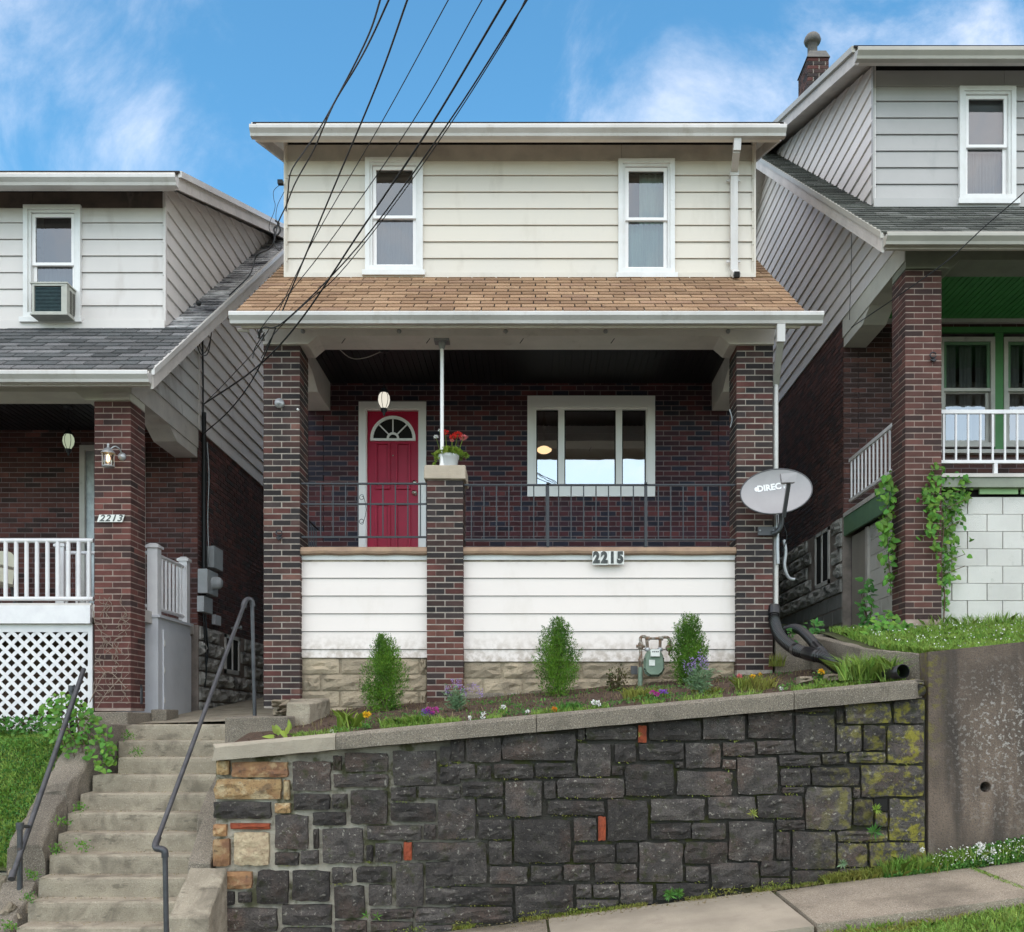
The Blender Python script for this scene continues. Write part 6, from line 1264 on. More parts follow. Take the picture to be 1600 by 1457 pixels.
# ================================================================ lanterns
def pendant(px_, py_, Y, zceil, label, glow, s=1.0, name='pendant_lantern'):
    c = P(px_, py_, Y); t = thing(name, label, 'lantern', (c.x, Y, c.z - .17 * s))
    MB().lathe(c, [(0, -.085 * s), (.035 * s, -.08 * s), (.062 * s, -.03 * s), (.072 * s, .02 * s), (.066 * s, .07 * s), (.045 * s, .105 * s)], 16).build('globe', glow, t)
    rb = MB()
    for k in range(6):
        a = math.pi * k / 3 + .3; rb.tube([(c.x + r_ * s * math.cos(a), Y + r_ * s * math.sin(a), c.z + h * s) for r_, h in ((.03, -.09), (.066, -.03), (.077, .02), (.07, .07), (.04, .11))], .0035, 5)
    rb.build('cage', M['black_iron'], t)
    MB().lathe((c.x, Y, c.z + .1 * s), [(.062 * s, 0), (.055 * s, .02 * s), (.03 * s, .06 * s), (.012 * s, .075 * s), (.008, .1 * s), (0, .1 * s)], 14).build('cap', M['black_iron'], t)
    MB().lathe((c.x, Y, c.z - .085 * s), [(.045 * s, 0), (.035 * s, -.03 * s), (.012 * s, -.06 * s), (.016 * s, -.075 * s), (0, -.095 * s)], 12).build('finial', M['black_iron'], t)
    n = int((zceil - c.z - .2 * s) / .03); chn = MB()
    for k in range(n + 1):
        z = c.z + .2 * s + k * .03; h = .012; dx_, dy_ = (h, 0) if k % 2 else (0, h)
        chn.tube([(c.x + dx_ * math.cos(q), Y + dy_ * math.cos(q), z + .02 * math.sin(q)) for q in [2 * math.pi * i / 8 for i in range(9)]], .0028, 4, caps=False)
    chn.build('chain', M['black_iron'], t)
    MB().lathe((c.x, Y, zceil - .035), [(.06, .03), (.055, .01), (.02, 0), (0, 0)], 14).build('ceiling_rose', M['black_iron'], t); return t
pendant(600, 628, 12.0, 4.59, 'lit pendant lantern hanging on a chain in front of the crimson door', M['lamp_glow'])
pendant(107, 692, 12.2, 3.96, 'dim pendant lantern hanging in the dark porch of the left house', M['lamp_dim'], .95)
wlc = P(169, 716, 10.87); wlt = thing('wall_lantern', 'grey wall lantern with a glowing warm bulb on the red-brown brick pier', 'lantern', (wlc.x, 10.99, wlc.z))
MB().lathe(wlc, [(.056, -.085), (.060, -.08), (.057, .05), (.05, .055)], 12).build('glass_cylinder', M['glass_lamp'], wlt)
MB().lathe(wlc, [(0, -.05), (.014, -.04), (.021, 0), (.012, .035), (0, .045)], 10).build('bulb', M['bulb_warm'], wlt)
MB().lathe(wlc + Vector((0, 0, .05)), [(.078, 0), (.076, .01), (.04, .05), (.015, .065), (.01, .09), (.016, .1), (0, .12)], 14).build('roof_cap', M['galv'], wlt)
MB().lathe(wlc + Vector((0, 0, -.10)), [(0, -.01), (.065, 0), (.066, .012), (.05, .018)], 14).build('base_ring', M['galv'], wlt)
for k in range(4):
    a = math.pi * k / 2 + .5; MB().tube([(wlc.x + .061 * math.cos(a), wlc.y + .061 * math.sin(a), wlc.z - .09), (wlc.x + .061 * math.cos(a), wlc.y + .061 * math.sin(a), wlc.z + .055)], .004, 5).build('bar', M['galv'], wlt)
MB().tube(catmull([wlc + Vector((.01, .02, .1)), wlc + Vector((.06, .04, .14)), wlc + Vector((.10, .08, .11)), wlc + Vector((.10, .12, .05))], 5), .009, 7).build('arm', M['galv'], wlt)
MB().lathe((wlc.x + .10, 10.998, wlc.z + .05), [(0, .03), (.035, .026), (.045, .008), (.047, 0)], 16, 'y').build('back_plate', M['galv'], wlt)
lp = P(850, 704, 14.6); lt = thing('room_lamp', 'warm lit lamp seen through the left light of the wide window', 'lamp', (lp.x, 14.6, lp.z))
MB().lathe(lp, [(0, -.045), (.06, -.04), (.11, -.01), (.115, .015), (.06, .05), (0, .055)], 18).build('shade', M['bulb_warm'], lt); MB().tube([lp + Vector((0, 0, .05)), lp + Vector((0, 0, .62))], .012, 6).build('stem', M['brass'], lt)
MB().lathe(lp + Vector((0, 0, .30)), [(.02, 0), (.045, .06), (.03, .15), (.01, .2)], 12).build('stem_vase', M['brass'], lt)
# small hose hooks on the piers
def hook(px_, py_, parent):
    b = MB(); b.box(PX(px_ - 3, 10.98), PX(px_ + 3, 10.98), 10.975, 10.995, PZ(py_ + 2, 10.98), PZ(py_ - 2, 10.98)); c = P(px_, py_, 10.96)
    b.tube([c + Vector((.035 * math.cos(t), 0, .05 + .03 * math.sin(t))) for t in [math.pi * (.1 + k / 8 * 1.8) for k in range(9)]], .008, 6); b.tube([c + Vector((-.03, 0, -.0)), c + Vector((0, -.02, -.03)), c + Vector((.035, 0, .0))], .009, 6)
    b.build('flag_hook', M['black_iron'], parent)
hook(436, 840, mid); hook(1458, 562, right)
# wire cleat on the right pier's porch side
MB().tube(catmull([P(1140, 640, 11.2), P(1144, 655, 11.2), P(1141, 668, 11.2)], 4), .008, 6).tube([P(1144, 655, 11.2), P(1150, 644, 11.2)], .006, 5).build('hose_hook', M['galv'], mid)

# ================================================================ flower pot on the half pier
Yp = 11.2; pc = Vector((PX(701, Yp), Yp, 2.906)); pot = thing('flower_pot', 'pale plastic pot of scarlet geraniums and trailing leaves on the half pier', 'flower pot', pc)
MB().lathe(pc, [(0, 0), (.088, 0), (.092, .01), (.112, .125), (.118, .13), (.122, .165), (.116, .17), (.108, .16), (0, .145)], 24).build('pot', M['galv_pot'], pot)
cs, ds_ = [], []
for k in range(330):
    a = random.uniform(0, 2 * math.pi); r_ = random.uniform(.0, .175) ; h = .15 + (1 - (r_ / .18) ** 2) * random.uniform(.02, .11)
    cs.append((pc.x + .02 + r_ * math.cos(a) * 1.05, pc.y + r_ * math.sin(a) * .9, pc.z + h)); ds_.append((math.cos(a), math.sin(a) - .3, random.uniform(-.3, .7)))
leaves('foliage', cs, ds_, RNG.uniform(.035, .06, len(cs)), RNG.uniform(.03, .05, len(cs)), M['yellow_leaf'], pot, .2)
cs, ds_ = [], []
for k in range(90):
    t = random.random(); cs.append((pc.x - .12 - .05 * math.sin(t * 2) + random.uniform(-.02, .02), pc.y - .05 + random.uniform(-.02, .02), pc.z + .14 - t * .19)); ds_.append((random.uniform(-1, 1), random.uniform(-1, 0), random.uniform(-1, .3)))
leaves('trailing_vine', cs, ds_, .026, .02, M['yellow_leaf'], pot, .2)
def head(name, c, r_, m, n=60, parent=None, ln=.016):
    cs, ds_ = [], []
    for k in range(n):
        d = Vector(RNG.normal(size=3)); d.normalize(); cs.append(tuple(Vector(c) + Vector((d.x * r_[0], d.y * r_[0], d.z * r_[1])) * random.uniform(.4, 1))); ds_.append(tuple(d + Vector((0, 0, .3))))
    return leaves(name, cs, ds_, ln, ln * .9, m, parent, .2)
for (fx, fy, w__, m_) in ((715, 680, .060, 'red_petal'), (724, 684, .045, 'pink_petal'), (708, 683, .04, 'red_petal'), (696, 676, .038, 'red_petal'), (681, 683, .022, 'white_petal'), (687, 673, .014, 'white_petal'), (706, 689, .014, 'pink_petal')):
    c = P(fx, fy, Yp - .04); MB().tube([c, (pc.x + (c.x - pc.x) * .5, pc.y, pc.z + .13)], .003, 5).build('stem', M['yellow_leaf'], pot)
    head('flower_head', c, (w__, w__ * .55), M[m_], int(2200 * w__) + 12, pot, .015)

# ================================================================ porch chair (left house)
chx, chyy = PX(-20, 12.1), 12.1; chz = 1.33
chr_ = thing('porch_chair', 'cream plastic chair on the left porch behind the white railing, cut by the photo edge', 'chair', (chx, chyy, chz))
b = MB(); n = 8; vs = []
for j in range(5):
    for i in range(n + 1):
        u = (i / n - .5); v = j / 4; vs.append((chx + u * (.46 - .1 * v * v), chyy + .22 + v * .12 - .25 * u * u, chz + .42 + v * .45 - abs(u) ** 3 * .5 * v))
b.add(vs, [(j * (n + 1) + i, j * (n + 1) + i + 1, (j + 1) * (n + 1) + i + 1, (j + 1) * (n + 1) + i) for j in range(4) for i in range(n)], True); b.build('backrest', M['chair_plastic'], chr_)
MB().box(chx - .23, chx + .23, chyy - .22, chyy + .24, chz + .39, chz + .42).build('seat', M['chair_plastic'], chr_)
for sx_ in (-1, 1):
    for sy_ in (-1, 1): MB().tube([(chx + sx_ * .2, chyy + sy_ * .19, chz + .39), (chx + sx_ * .25, chyy + sy_ * .25, chz)], .018, 6).build('leg', M['dish_edge'], chr_)
    MB().tube([(chx + sx_ * .24, chyy - .2, chz + .6), (chx + sx_ * .24, chyy + .22, chz + .62)], .02, 6).build('armrest', M['chair_plastic'], chr_)

# ================================================================ corrugated drain pipes
def corrugated(name, pts, r_, label, cuff=(), open_end=False):
    pl_ = catmull(pts, 12); d = [0]
    for a, b_ in zip(pl_[:-1], pl_[1:]): d.append(d[-1] + (b_ - a).length)
    step = .0085; L_ = d[-1]; out = []; rs = []; k = 0; j = 0; s = 0
    while s < L_:
        while j < len(d) - 2 and d[j + 1] < s: j += 1
        t = (s - d[j]) / max(1e-6, d[j + 1] - d[j]); out.append(pl_[j].lerp(pl_[j + 1], t)); f = s / L_
        cf = any(a <= f <= c for a, c in cuff); rs.append(r_ * (1.06 if cf else (1.0 if (k // 2) % 2 == 0 else .86))); s += step; k += 1
    o = MB().tube(out, rs, 16, caps=not open_end, smooth=False).build(name, M['rubber'], None, origin=tuple(pts[0])); tag(o, label, 'pipe'); return o
corrugated('drain_pipe', [P(1209, 948, 11.03), P(1210, 970, 10.95), P(1219, 995, 10.6), P(1243, 1015, 10.2), P(1268, 1023, 9.9), P(1289, 1029, 9.75), P(1305, 1041, 9.6), P(1326, 1054, 9.45), P(1345, 1062, 9.4)], .066, 'black corrugated drain pipe running from the downspout down into the flower bed', cuff=((.0, .05), (.50, .54), (.62, .70)))
corrugated('drain_pipe', [P(1222, 992, 10.98), P(1232, 984, 10.95), P(1247, 983, 10.7), P(1262, 995, 10.3), P(1275, 1010, 10.05), P(1290, 1026, 9.85)], .052, 'thinner black corrugated pipe arching behind the main drain pipe', cuff=((.8, .9),))
c0, c1_ = P(1385, 1055, 8.85), P(1411, 1049, 8.56)
b = MB(); b.tube([c0, c0.lerp(c1_, .5), c1_, c1_ + (c1_ - c0) * .001], [.055, .057, .064, .059], 20, caps=False); b.tube([c1_, c1_ - (c1_ - c0) * .5], [.057, .050], 20, caps=False)
o = b.build('drain_pipe', M['rubber'], None); tag(o, 'wide black pipe mouth opening above the end of the wall cap', 'pipe')
b = MB(); e0, e1 = P(1425, 1070, 8.62), P(1438, 1079, 8.44); b.tube([e0, e1], [.055, .058], 14, caps=False); b.tube([e1, e0], [.050, .045], 14, caps=True); o = b.build('broken_pipe', M['rock_dark'], None); tag(o, 'broken rusty pipe end poking out at the right end of the wall cap', 'pipe')

# ================================================================ overhead wires
def wire(label, pts, r_=.007, m='cable', grp='overhead wires'):
    q = [P(*p) for p in pts]
    cl_ = catmull(q, 6); cl_ = [cl_[0] + (cl_[0] - cl_[1]).normalized() * 9] + cl_ if pts[0][1] <= 5 else cl_
    o = MB().tube(cl_, r_, 6).build('overhead_wire', M[m], None, origin=tuple(q[-1])); tag(o, label, 'wire', grp); return o
wire('leftmost twisted wire dropping from the top edge to the left corner of the cream house', [(597, -10, 7.2), (580, 45, 7.8), (556, 97, 8.4), (528, 150, 9.0), (500, 200, 9.8), (478, 233, 10.5), (455, 268, 11.2), (450, 300, 11.5), (447, 330, 11.75)], .008)
wire('second twisted wire from the left, running on down to the left house rake', [(612, -10, 7.2), (580, 60, 7.8), (556, 105, 8.4), (524, 158, 9.0), (505, 200, 9.8), (490, 235, 10.2), (462, 285, 10.8), (447, 322, 11.4), (434, 350, 11.6), (425, 385, 11.6), (401, 400, 12.0), (390, 430, 12.0), (358, 462, 12.1)], .008)
wire('thick straight wire third from the left at the top edge', [(640, -10, 7.0), (590, 130, 8.2), (520, 297, 9.6), (450, 465, 10.4), (402, 580, 11.0), (360, 640, 12.0), (318, 678, 13.0)], .008)
wire('thin wire fourth from the left at the top edge', [(706, -10, 7.0), (600, 185, 8.6), (490, 375, 10.0), (416, 522, 10.7), (360, 590, 11.6), (318, 632, 12.9)], .0045)
wire('thin wire fifth from the left at the top edge', [(759, -10, 7.0), (645, 190, 8.5), (510, 385, 9.9), (414, 505, 10.5), (404, 525, 10.6)], .0048)
wire('heaviest wire crossing the upstairs window on its way to the brick pier', [(796, -10, 6.8), (670, 202, 8.3), (560, 366, 9.5), (470, 500, 10.3), (400, 575, 11.1), (318, 632, 13.0)], .0095)
wire('rightmost wire crossing the upstairs window', [(830, -10, 6.8), (700, 193, 8.2), (560, 385, 9.6), (445, 502, 10.35), (412, 512, 10.5), (404, 528, 10.6)], .007)
wire('slack wire running beside the rightmost one and joining it high up', [(826, -10, 6.85), (789, 60, 7.3), (700, 200, 8.5), (612, 325, 9.4), (530, 428, 9.9), (480, 472, 10.1), (430, 520, 10.5), (408, 560, 10.8)], .005)
wire('diagonal wire sloping down in front of the right house porch corner', [(1660, 240, 9.6), (1600, 301, 10.0), (1540, 353, 10.3), (1480, 408, 10.5), (1410, 458, 10.8), (1375, 482, 11.3), (1330, 512, 12.6)], .006)
wire('hair-thin wire hanging straight down from the right house rake', [(1331, 330, 11.9), (1330, 420, 12.2), (1327, 500, 12.9)], .0035)
ty = thing('wire_anchor', 'bundle of insulators and tied wire loops at the top of the left brown pier', 'insulator', P(408, 520, 10.9))
for k, (a, c) in enumerate(((408, 515), (411, 528), (405, 524))): MB().lathe(P(a, c, 10.9), [(0, -.04), (.022, -.03), (.014, 0), (.022, .03), (0, .04)], 10).build('insulator_knob', M['galv'], ty)
MB().tube(catmull([P(413, 505, 10.85), P(403, 512, 10.85), P(406, 530, 10.85), P(413, 520, 10.85), P(398, 545, 10.9), P(395, 560, 10.9)], 6), .006, 5).build('wire_loop', M['cable'], ty)
t2 = thing('wire_anchor', 'tangle of wire loops hanging at the left rake by the corner of the cream house', 'insulator', P(430, 355, 11.9))
MB().tube(catmull([P(430, 345, 11.8), P(436, 350, 11.8), P(428, 358, 11.8), P(432, 368, 11.8), P(438, 360, 11.8), P(434, 348, 11.8)], 6), .011, 6).build('wire_knot', M['cable'], t2)
MB().tube(catmull([P(440, 287, 11.95), P(428, 298, 11.9), P(428, 312, 11.9), P(430, 320, 11.9), P(428, 332, 11.85), P(421, 350, 11.85), P(422, 362, 11.85), P(430, 368, 11.85)], 6), .0035, 5).tube(catmull([P(444, 300, 11.9), P(434, 320, 11.9), P(431, 338, 11.85), P(433, 350, 11.85)], 6), .0035, 5).tube(catmull([P(428, 368, 11.85), P(430, 385, 11.85), P(437, 392, 11.85), P(440, 385, 11.85)], 6), .005, 5).build('wire_loop', M['cable'], t2)
MB().box(PX(435, 11.95), PX(443, 11.95), 11.9, 11.96, PZ(290, 11.95), PZ(284, 11.95)).build('clip', M['cable'], t2)
b = MB(); b.tube(catmull([(-4.44, 12.85, PZ(478, 12.85)), (-4.43, 12.86, PZ(520, 12.85)), (-4.42, 12.95, PZ(548, 12.95)), (-4.42, 13.15, PZ(556, 13.15)), (-4.42, 13.35, PZ(545, 13.3)), (-4.42, 13.5, PZ(500, 13.5)), (-4.40, 13.45, PZ(468, 13.5))], 6), .007, 5)
b.tube(catmull([(-4.44, 12.85, PZ(500, 12.85)), (-4.42, 12.95, PZ(535, 12.95)), (-4.42, 13.15, PZ(552, 13.15)), (-4.42, 13.4, PZ(530, 13.35)), (-4.42, 13.6, PZ(480, 13.5))], 6), .006, 5)
tag(b.build('wire_loop', M['cable'], None), 'slack black cable loops hanging on the stained siding of the left house', 'cable')
tag(MB().lathe((-4.10, 12.0, PZ(474, 12.0)), [(0, .03), (.03, .02), (.035, 0), (.03, -.02), (0, -.03)], 10, 'y').build('wire_cleat', M['cable'], None), 'round black wire cleat on the rake board of the left house', 'cleat')

# ================================================================ plants
def soil_at(px_, py_, lo=8.95, hi=11.0, f=None):
    f = f or soil_z; best = None
    for i in range(60):
        Y = lo + (hi - lo) * i / 59; e = abs(PZ(py_, Y) - f(PX(px_, Y), Y))
        if best is None or e < best[0]: best = (e, Y)
    Y = best[1]; return Vector((PX(px_, Y), Y, f(PX(px_, Y), Y)))
def cyl_dirs(n, up): a = RNG.uniform(0, 2 * np.pi, n); return a, np.stack([np.cos(a), np.sin(a), np.full(n, up)], 1)
def thuja(px_, pb, pt, wpx, Y, label, seed, lean=0.0):
    base = P(px_, pb, Y); base.z = soil_z(base.x, Y) - .02; H = PZ(pt, Y) - base.z; Rm = wpx / 2 * Y / F
    t = thing('arborvitae', label, 'shrub', base, 'small arborvitae shrubs in the flower bed'); rs = np.random.RandomState(seed)
    MB().tube([base, base + Vector((lean * .3, 0, H * .45)), base + Vector((lean, 0, H * .8))], [.022, .015, .006], 8).build('trunk', M['bark'], t)
    cs, dd, ll = [], [], []
    def plume(p0, axis, L_, rad, n):
        for q in range(n):
            t_ = rs.uniform(0, 1) ** .85; w_ = rad * (1 - t_ ** 2.2) * (.35 + .65 * min(1, t_ * 3)); o_ = rs.normal(size=3) * w_ * .55
            c = p0 + axis * L_ * t_ + o_; cs.append(c); dd.append(axis * .9 + o_ / (w_ + 1e-4) * .55 + rs.normal(size=3) * .25); ll.append(rs.uniform(.015, .042) * (1 - .4 * t_))
    K = 140
    for q in range(K):
        h0 = rs.uniform(.0, .80); a = rs.uniform(0, 2 * np.pi); pr = np.interp(h0, [0, .12, .35, .55, .8], [.72, .98, 1.0, .70, .16]) * rs.uniform(.55, 1.12)
        p0 = np.array([base.x + lean * h0 + np.cos(a) * Rm * pr * .74, base.y + np.sin(a) * Rm * pr * .74, base.z + .02 + h0 * H])
        ax = np.array([np.cos(a) * pr * .42, np.sin(a) * pr * .42, 1.0]); ax /= np.linalg.norm(ax)
        plume(p0, ax, min(H * rs.uniform(.22, .36), (1.03 - h0) * H), Rm * rs.uniform(.22, .40), 90)
    for q in range(2200):
        h0 = rs.uniform(.02, .8); a = rs.uniform(0, 2 * np.pi); r_ = Rm * .6 * np.sqrt(rs.uniform(0, 1)) * (1 - h0 * .5); cs.append(np.array([base.x + lean * h0 + r_ * np.cos(a), base.y + r_ * np.sin(a), base.z + h0 * H])); dd.append(rs.normal(size=3) + [0, 0, .6]); ll.append(.035)
    ll = np.array(ll); leaves('crown', cs, dd, ll, ll * .30, M['thuja'], t, .3)
    # leading shoots
    k = 22; a = rs.uniform(0, 2 * np.pi, k); hh = rs.uniform(.45, 1.0, k); rr = np.interp(hh, [.4, .6, .8, 1], [1.0, 1.0, .7, .1]) * Rm; cs = []; dd = []
    for i in range(k):
        p0 = np.array([base.x + rr[i] * np.cos(a[i]) + lean * hh[i], base.y + rr[i] * np.sin(a[i]), base.z + hh[i] * H * .96]); dr_ = np.array([np.cos(a[i]) * .35, np.sin(a[i]) * .35, 1.0])
        for j in range(16): cs.append(p0 + dr_ * j * .006); dd.append(dr_ * .8 + rs.normal(size=3) * .5)
    leaves('leading_shoots', cs, dd, .022, .008, M['thuja'], t, .3)
thuja(600, 1112, 998, 64, 10.45, 'leftmost small arborvitae, standing before the block foundation left of the half pier', 3)
thuja(871, 1096, 972, 60, 10.5, 'middle small arborvitae, standing under the 2215 house number side of the panel', 5)
thuja(1074, 1082, 966, 52, 10.5, 'rightmost small arborvitae, leaning beside the gas meter', 9, .03)
def bushy(name, px_, pb, pt, wpx, Y, label, m, n=260, ls=.035, ws=.02, cat='plant', stems=None, stemm='bark', up=.5):
    base = soil_at(px_, pb) if Y is None else Vector((PX(px_, Y), Y, PZ(pb, Y))); Y = base.y; H = PZ(pt, Y) - base.z; Rm = wpx / 2 * Y / F
    t = thing(name, label, cat, base); ns = stems or 6; sb = MB(); cs, ds_ = [], []; tips = []
    for i in range(ns):
        a = 2 * math.pi * i / ns + random.random(); r_ = Rm * random.uniform(.2, .9); tip = base + Vector((r_ * math.cos(a), r_ * math.sin(a) * .8, H * random.uniform(.65, 1.0))); tips.append(tip)
        sb.tube([base, base.lerp(tip, .5) + Vector((0, 0, H * .08)), tip], [.005, .004, .002], 5)
        for j in range(n // ns):
            q = random.uniform(.12, 1.0); p = base.lerp(tip, q) + Vector((random.gauss(0, 1), random.gauss(0, 1), random.gauss(0, .6))) * Rm * .18; cs.append(tuple(p)); ds_.append((math.cos(a) + random.gauss(0, .8), math.sin(a) + random.gauss(0, .8), up + random.gauss(0, .4)))
    sb.build('stems', M[stemm], t); leaves('foliage', cs, ds_, RNG.uniform(ls * .7, ls * 1.3, len(cs)), RNG.uniform(ws * .7, ws * 1.3, len(cs)), m, t, .2)
    return t, base, tips
bushy('rose_bush', 962, 1090, 1042, 46, 10.5, 'small dark reddish rose bush between the middle arborvitae and the gas meter', M['rose_leaf'], 420, .03, .02, 'shrub', 9)
def spikes(t, tips, m, n=26, L_=.09, w=.011):
    for tip in tips:
        cs = [tuple(tip + Vector((random.gauss(0, w), random.gauss(0, w), random.uniform(0, L_)))) for _ in range(n)]; leaves('flower_spike', cs, RNG.normal(size=(n, 3)) + [0, 0, .5], .014, .011, m, t, .3)
t, bs, tips = bushy('salvia_plant', 714, 1112, 1074, 44, None, 'purple-spiked salvia with grey leaves in front of the half pier', M['sage_leaf'], 420, .045, .013, 'plant', 10, 'sage_leaf'); spikes(t, tips[:6] + [P(q, c, bs.y) for q, c in ((735, 1083), (741, 1080), (753, 1092), (748, 1086), (727, 1088))], M['lilac'])
t, bs, tips = bushy('salvia_plant', 1092, 1086, 1040, 52, None, 'taller grey-green salvia with pale purple spikes right of the rightmost arborvitae', M['sage_leaf'], 560, .055, .013, 'plant', 12, 'sage_leaf'); spikes(t, tips[:7] + [P(q, c, bs.y) for q, c in ((1081, 1045), (1092, 1034), (1098, 1042), (1104, 1050), (1070, 1050))], M['lilac'], 26, .11)
def tuft(name, px_, pb, wpx, hpx, label, m, n=160, wd=.009, lean=.7, cat='grass tuft', f=None, Y=None):
    c = soil_at(px_, pb, f=f) if Y is None else Vector((PX(px_, Y), Y, PZ(pb, Y))); r_ = wpx / 2 * c.y / F; h = hpx * c.y / F
    bs = np.stack([c.x + np.clip(RNG.normal(size=n), -1.7, 1.7) * r_ * .5, c.y + np.clip(RNG.normal(size=n), -1.7, 1.7) * .05, np.full(n, c.z - .01)], 1)
    o = blades(name, bs, h, wd, lean, m); tag(o, label, cat); return c
tuft('daylily', 548, 1138, 44, 34, 'pale striped lily clump at the left end of the flower bed', M['yellow_leaf'], 46, .022, .9, 'plant')
tuft('grass_tuft', 622, 1134, 60, 16, 'bright green grass patch along the cap left of the violet pansies', M['grass'], 300, .008, .9)
tuft('grass_tuft', 660, 1130, 60, 16, 'bright green grass patch under the violet pansies', M['grass'], 300, .008, .9)
tuft('grass_tuft', 1180, 1078, 66, 24, 'yellow-green grass clump under the coral and yellow marigolds', M['grass_dry'], 420, .009, .8)
tuft('grass_tuft', 1010, 1092, 80, 20, 'yellow-green grass clump in front of the gas meter', M['grass_dry'], 420, .008, .8)
tuft('grass_tuft', 1352, 1062, 84, 42, 'tall bright grass clump left of the wide pipe mouth', M['grass'], 520, .010, .8, Y=9.0)
tuft('grass_tuft', 1300, 1068, 60, 12, 'short grass clump around the yellow marigold by the pipe', M['grass'], 200, .008, .8)
tuft('grass_tuft', 1215, 1040, 26, 22, 'dry grass clump at the foot of the right brown pier', M['grass_dry'], 70, .008, .6, Y=10.9)
tuft('grass_tuft', 700, 1135, 40, 12, 'small green tuft below the purple-spiked salvia', M['grass'], 150, .007, .8)
tuft('grass_tuft', 890, 1110, 40, 16, 'dark green tuft behind the orange pansy', M['clover'], 190, .010, .7)
tuft('grass_tuft', 1105, 1085, 50, 14, 'pale tuft below the taller salvia', M['grass_dry'], 200, .008, .8)
tuft('grass_tuft', 1392, 1064, 36, 40, 'grass clump behind the wide pipe mouth', M['grass'], 160, .010, .8, Y=8.8)
# broad leaves at the left end
def heart_mesh(nm, m, w=.8):
    pr = [(0, 0), (.28, -.06), (.46, .12), (.46, .38), (.30, .68), (0, 1.0), (-.30, .68), (-.46, .38), (-.46, .12), (-.28, -.06)]
    b = MB(); vs = [(x * w, .10 * abs(x) + .12 * (z - .5) ** 2, z) for x, z in pr] + [(0, -.02, .45)]
    b.add(vs, [(i, (i + 1) % 10, 10) for i in range(10)], True); me = bpy.data.meshes.new(nm); me.from_pydata(b.v, [], b.f); me.materials.append(m); me.update(); return me
hm_ivy, hm_tree, hm_hosta = heart_mesh('leaf', M['ivy']), heart_mesh('leaf', M['ivy_blue'], .62), heart_mesh('leaf', M['yellow_leaf'], .55)
def leafobj(parent, me, p, s, face=(0, -1, .3), droop=0.6, spin=.8):
    """leaf blade faces the viewer side and hangs tip-down by default"""
    o = bpy.data.objects.new('leaf', me); C.objects.link(o); n = Vector(face) + Vector((random.gauss(0, .45), random.gauss(0, .25), random.gauss(0, .45))); n.normalize()
    tip = Vector((random.gauss(0, spin), random.gauss(0, .3), -droop + random.gauss(0, .5))); y = -n; z = (tip - n * tip.dot(n)).normalized(); x = y.cross(z).normalized()
    mt_ = Matrix(((x.x, y.x, z.x), (x.y, y.y, z.y), (x.z, y.z, z.z))).to_4x4(); o.rotation_euler = mt_.to_euler(); o.location = p; o.scale = (s, s, s); put(o, parent); return o
hb = soil_at(440, 1152, 9.0, 9.6) ; hb = Vector((PX(440, 9.0), 9.0, PZ(1152, 9.0))); ht = thing('hosta', 'broad pale green leaves rising behind the left end of the wall cap', 'plant', hb)
for k, (q, c) in enumerate(((428, 1150), (437, 1147), (446, 1146), (452, 1140), (441, 1142), (432, 1144))): leafobj(ht, hm_hosta, P(q, c, 9.0), .11, (0, -1, .8), -.6, .8)
t, bs, tips = bushy('weed', 472, 1156, 1142, 26, 9.0, 'small fine-leaved weed beside the broad pale leaves', M['grass'], 70, .03, .01)
# flowers
def flower(kind, px_, py_, pb, r_, m, label, leafc=M['clover'], n=40, cat='flower', nl=40, cnt=1, spread=0):
    c = soil_at(px_, pb); Y = c.y; t = thing(kind, label, cat, c)
    cs = [(c.x + random.gauss(0, .03 + spread * .5), c.y + random.gauss(0, .03), c.z + abs(random.gauss(.02, .03))) for _ in range(nl)]
    leaves('foliage', cs, RNG.normal(size=(nl, 3)) + [0, 0, .6], .032, .016, leafc, t, .2)
    for k in range(cnt):
        p = P(px_, py_, Y - .03) + Vector((random.uniform(-spread, spread), 0, random.uniform(-spread, spread) * .4)) if cnt > 1 else P(px_, py_, Y - .03)
        MB().tube([(c.x, c.y, c.z), p], .0025, 5).build('stem', leafc, t); head('flower_head', p, (r_, r_ * .7), m, n, t, .017)
flower('marigold', 573, 1117, 1140, .032, M['yellow'], 'round golden marigold right of the pale lily clump', n=90)
flower('pansy', 672, 1112, 1128, .024, M['magenta'], 'magenta and violet pansies left of the half pier', n=34, cnt=4, spread=.055, nl=80)
flower('pansy', 664, 1114, 1128, .022, M['purple'], 'deep violet pansies at the left edge of the magenta ones', n=30, cnt=4, spread=.06, nl=30)
flower('pansy', 1022, 1085, 1098, .022, M['magenta'], 'magenta pansies in front of the gas meter', n=34, cnt=3, spread=.04)
flower('pansy', 1036, 1080, 1094, .018, M['purple'], 'blue-violet pansies right of the magenta ones by the meter', n=30, cnt=2, spread=.03)
flower('pansy', 866, 1109, 1114, .022, M['orange'], 'single orange pansy below the middle arborvitae', n=50)
flower('pansy', 934, 1100, 1110, .016, M['white_petal'], 'white pansies on the cap below the rose bush', n=24, cnt=4, spread=.06)
flower('pansy', 786, 1105, 1118, .016, M['white_petal'], 'white pansy with bright leaves right of the half pier', leafc=M['grass'], n=30, nl=90)
flower('pansy', 745, 1118, 1128, .014, M['white_petal'], 'white pansies at the foot of the purple-spiked salvia', n=22, cnt=3, spread=.07)
flower('pansy', 824, 1112, 1118, .012, M['white_petal'], 'lone white pansy left of the middle arborvitae', n=24, nl=12)
flower('pansy', 518, 1143, 1150, .012, M['white_petal'], 'lone white flower at the left end of the bed', n=24, nl=12)
flower('marigold', 1283, 1050, 1064, .030, M['yellow'], 'large yellow marigold between the two reddish stones', n=90, nl=120)
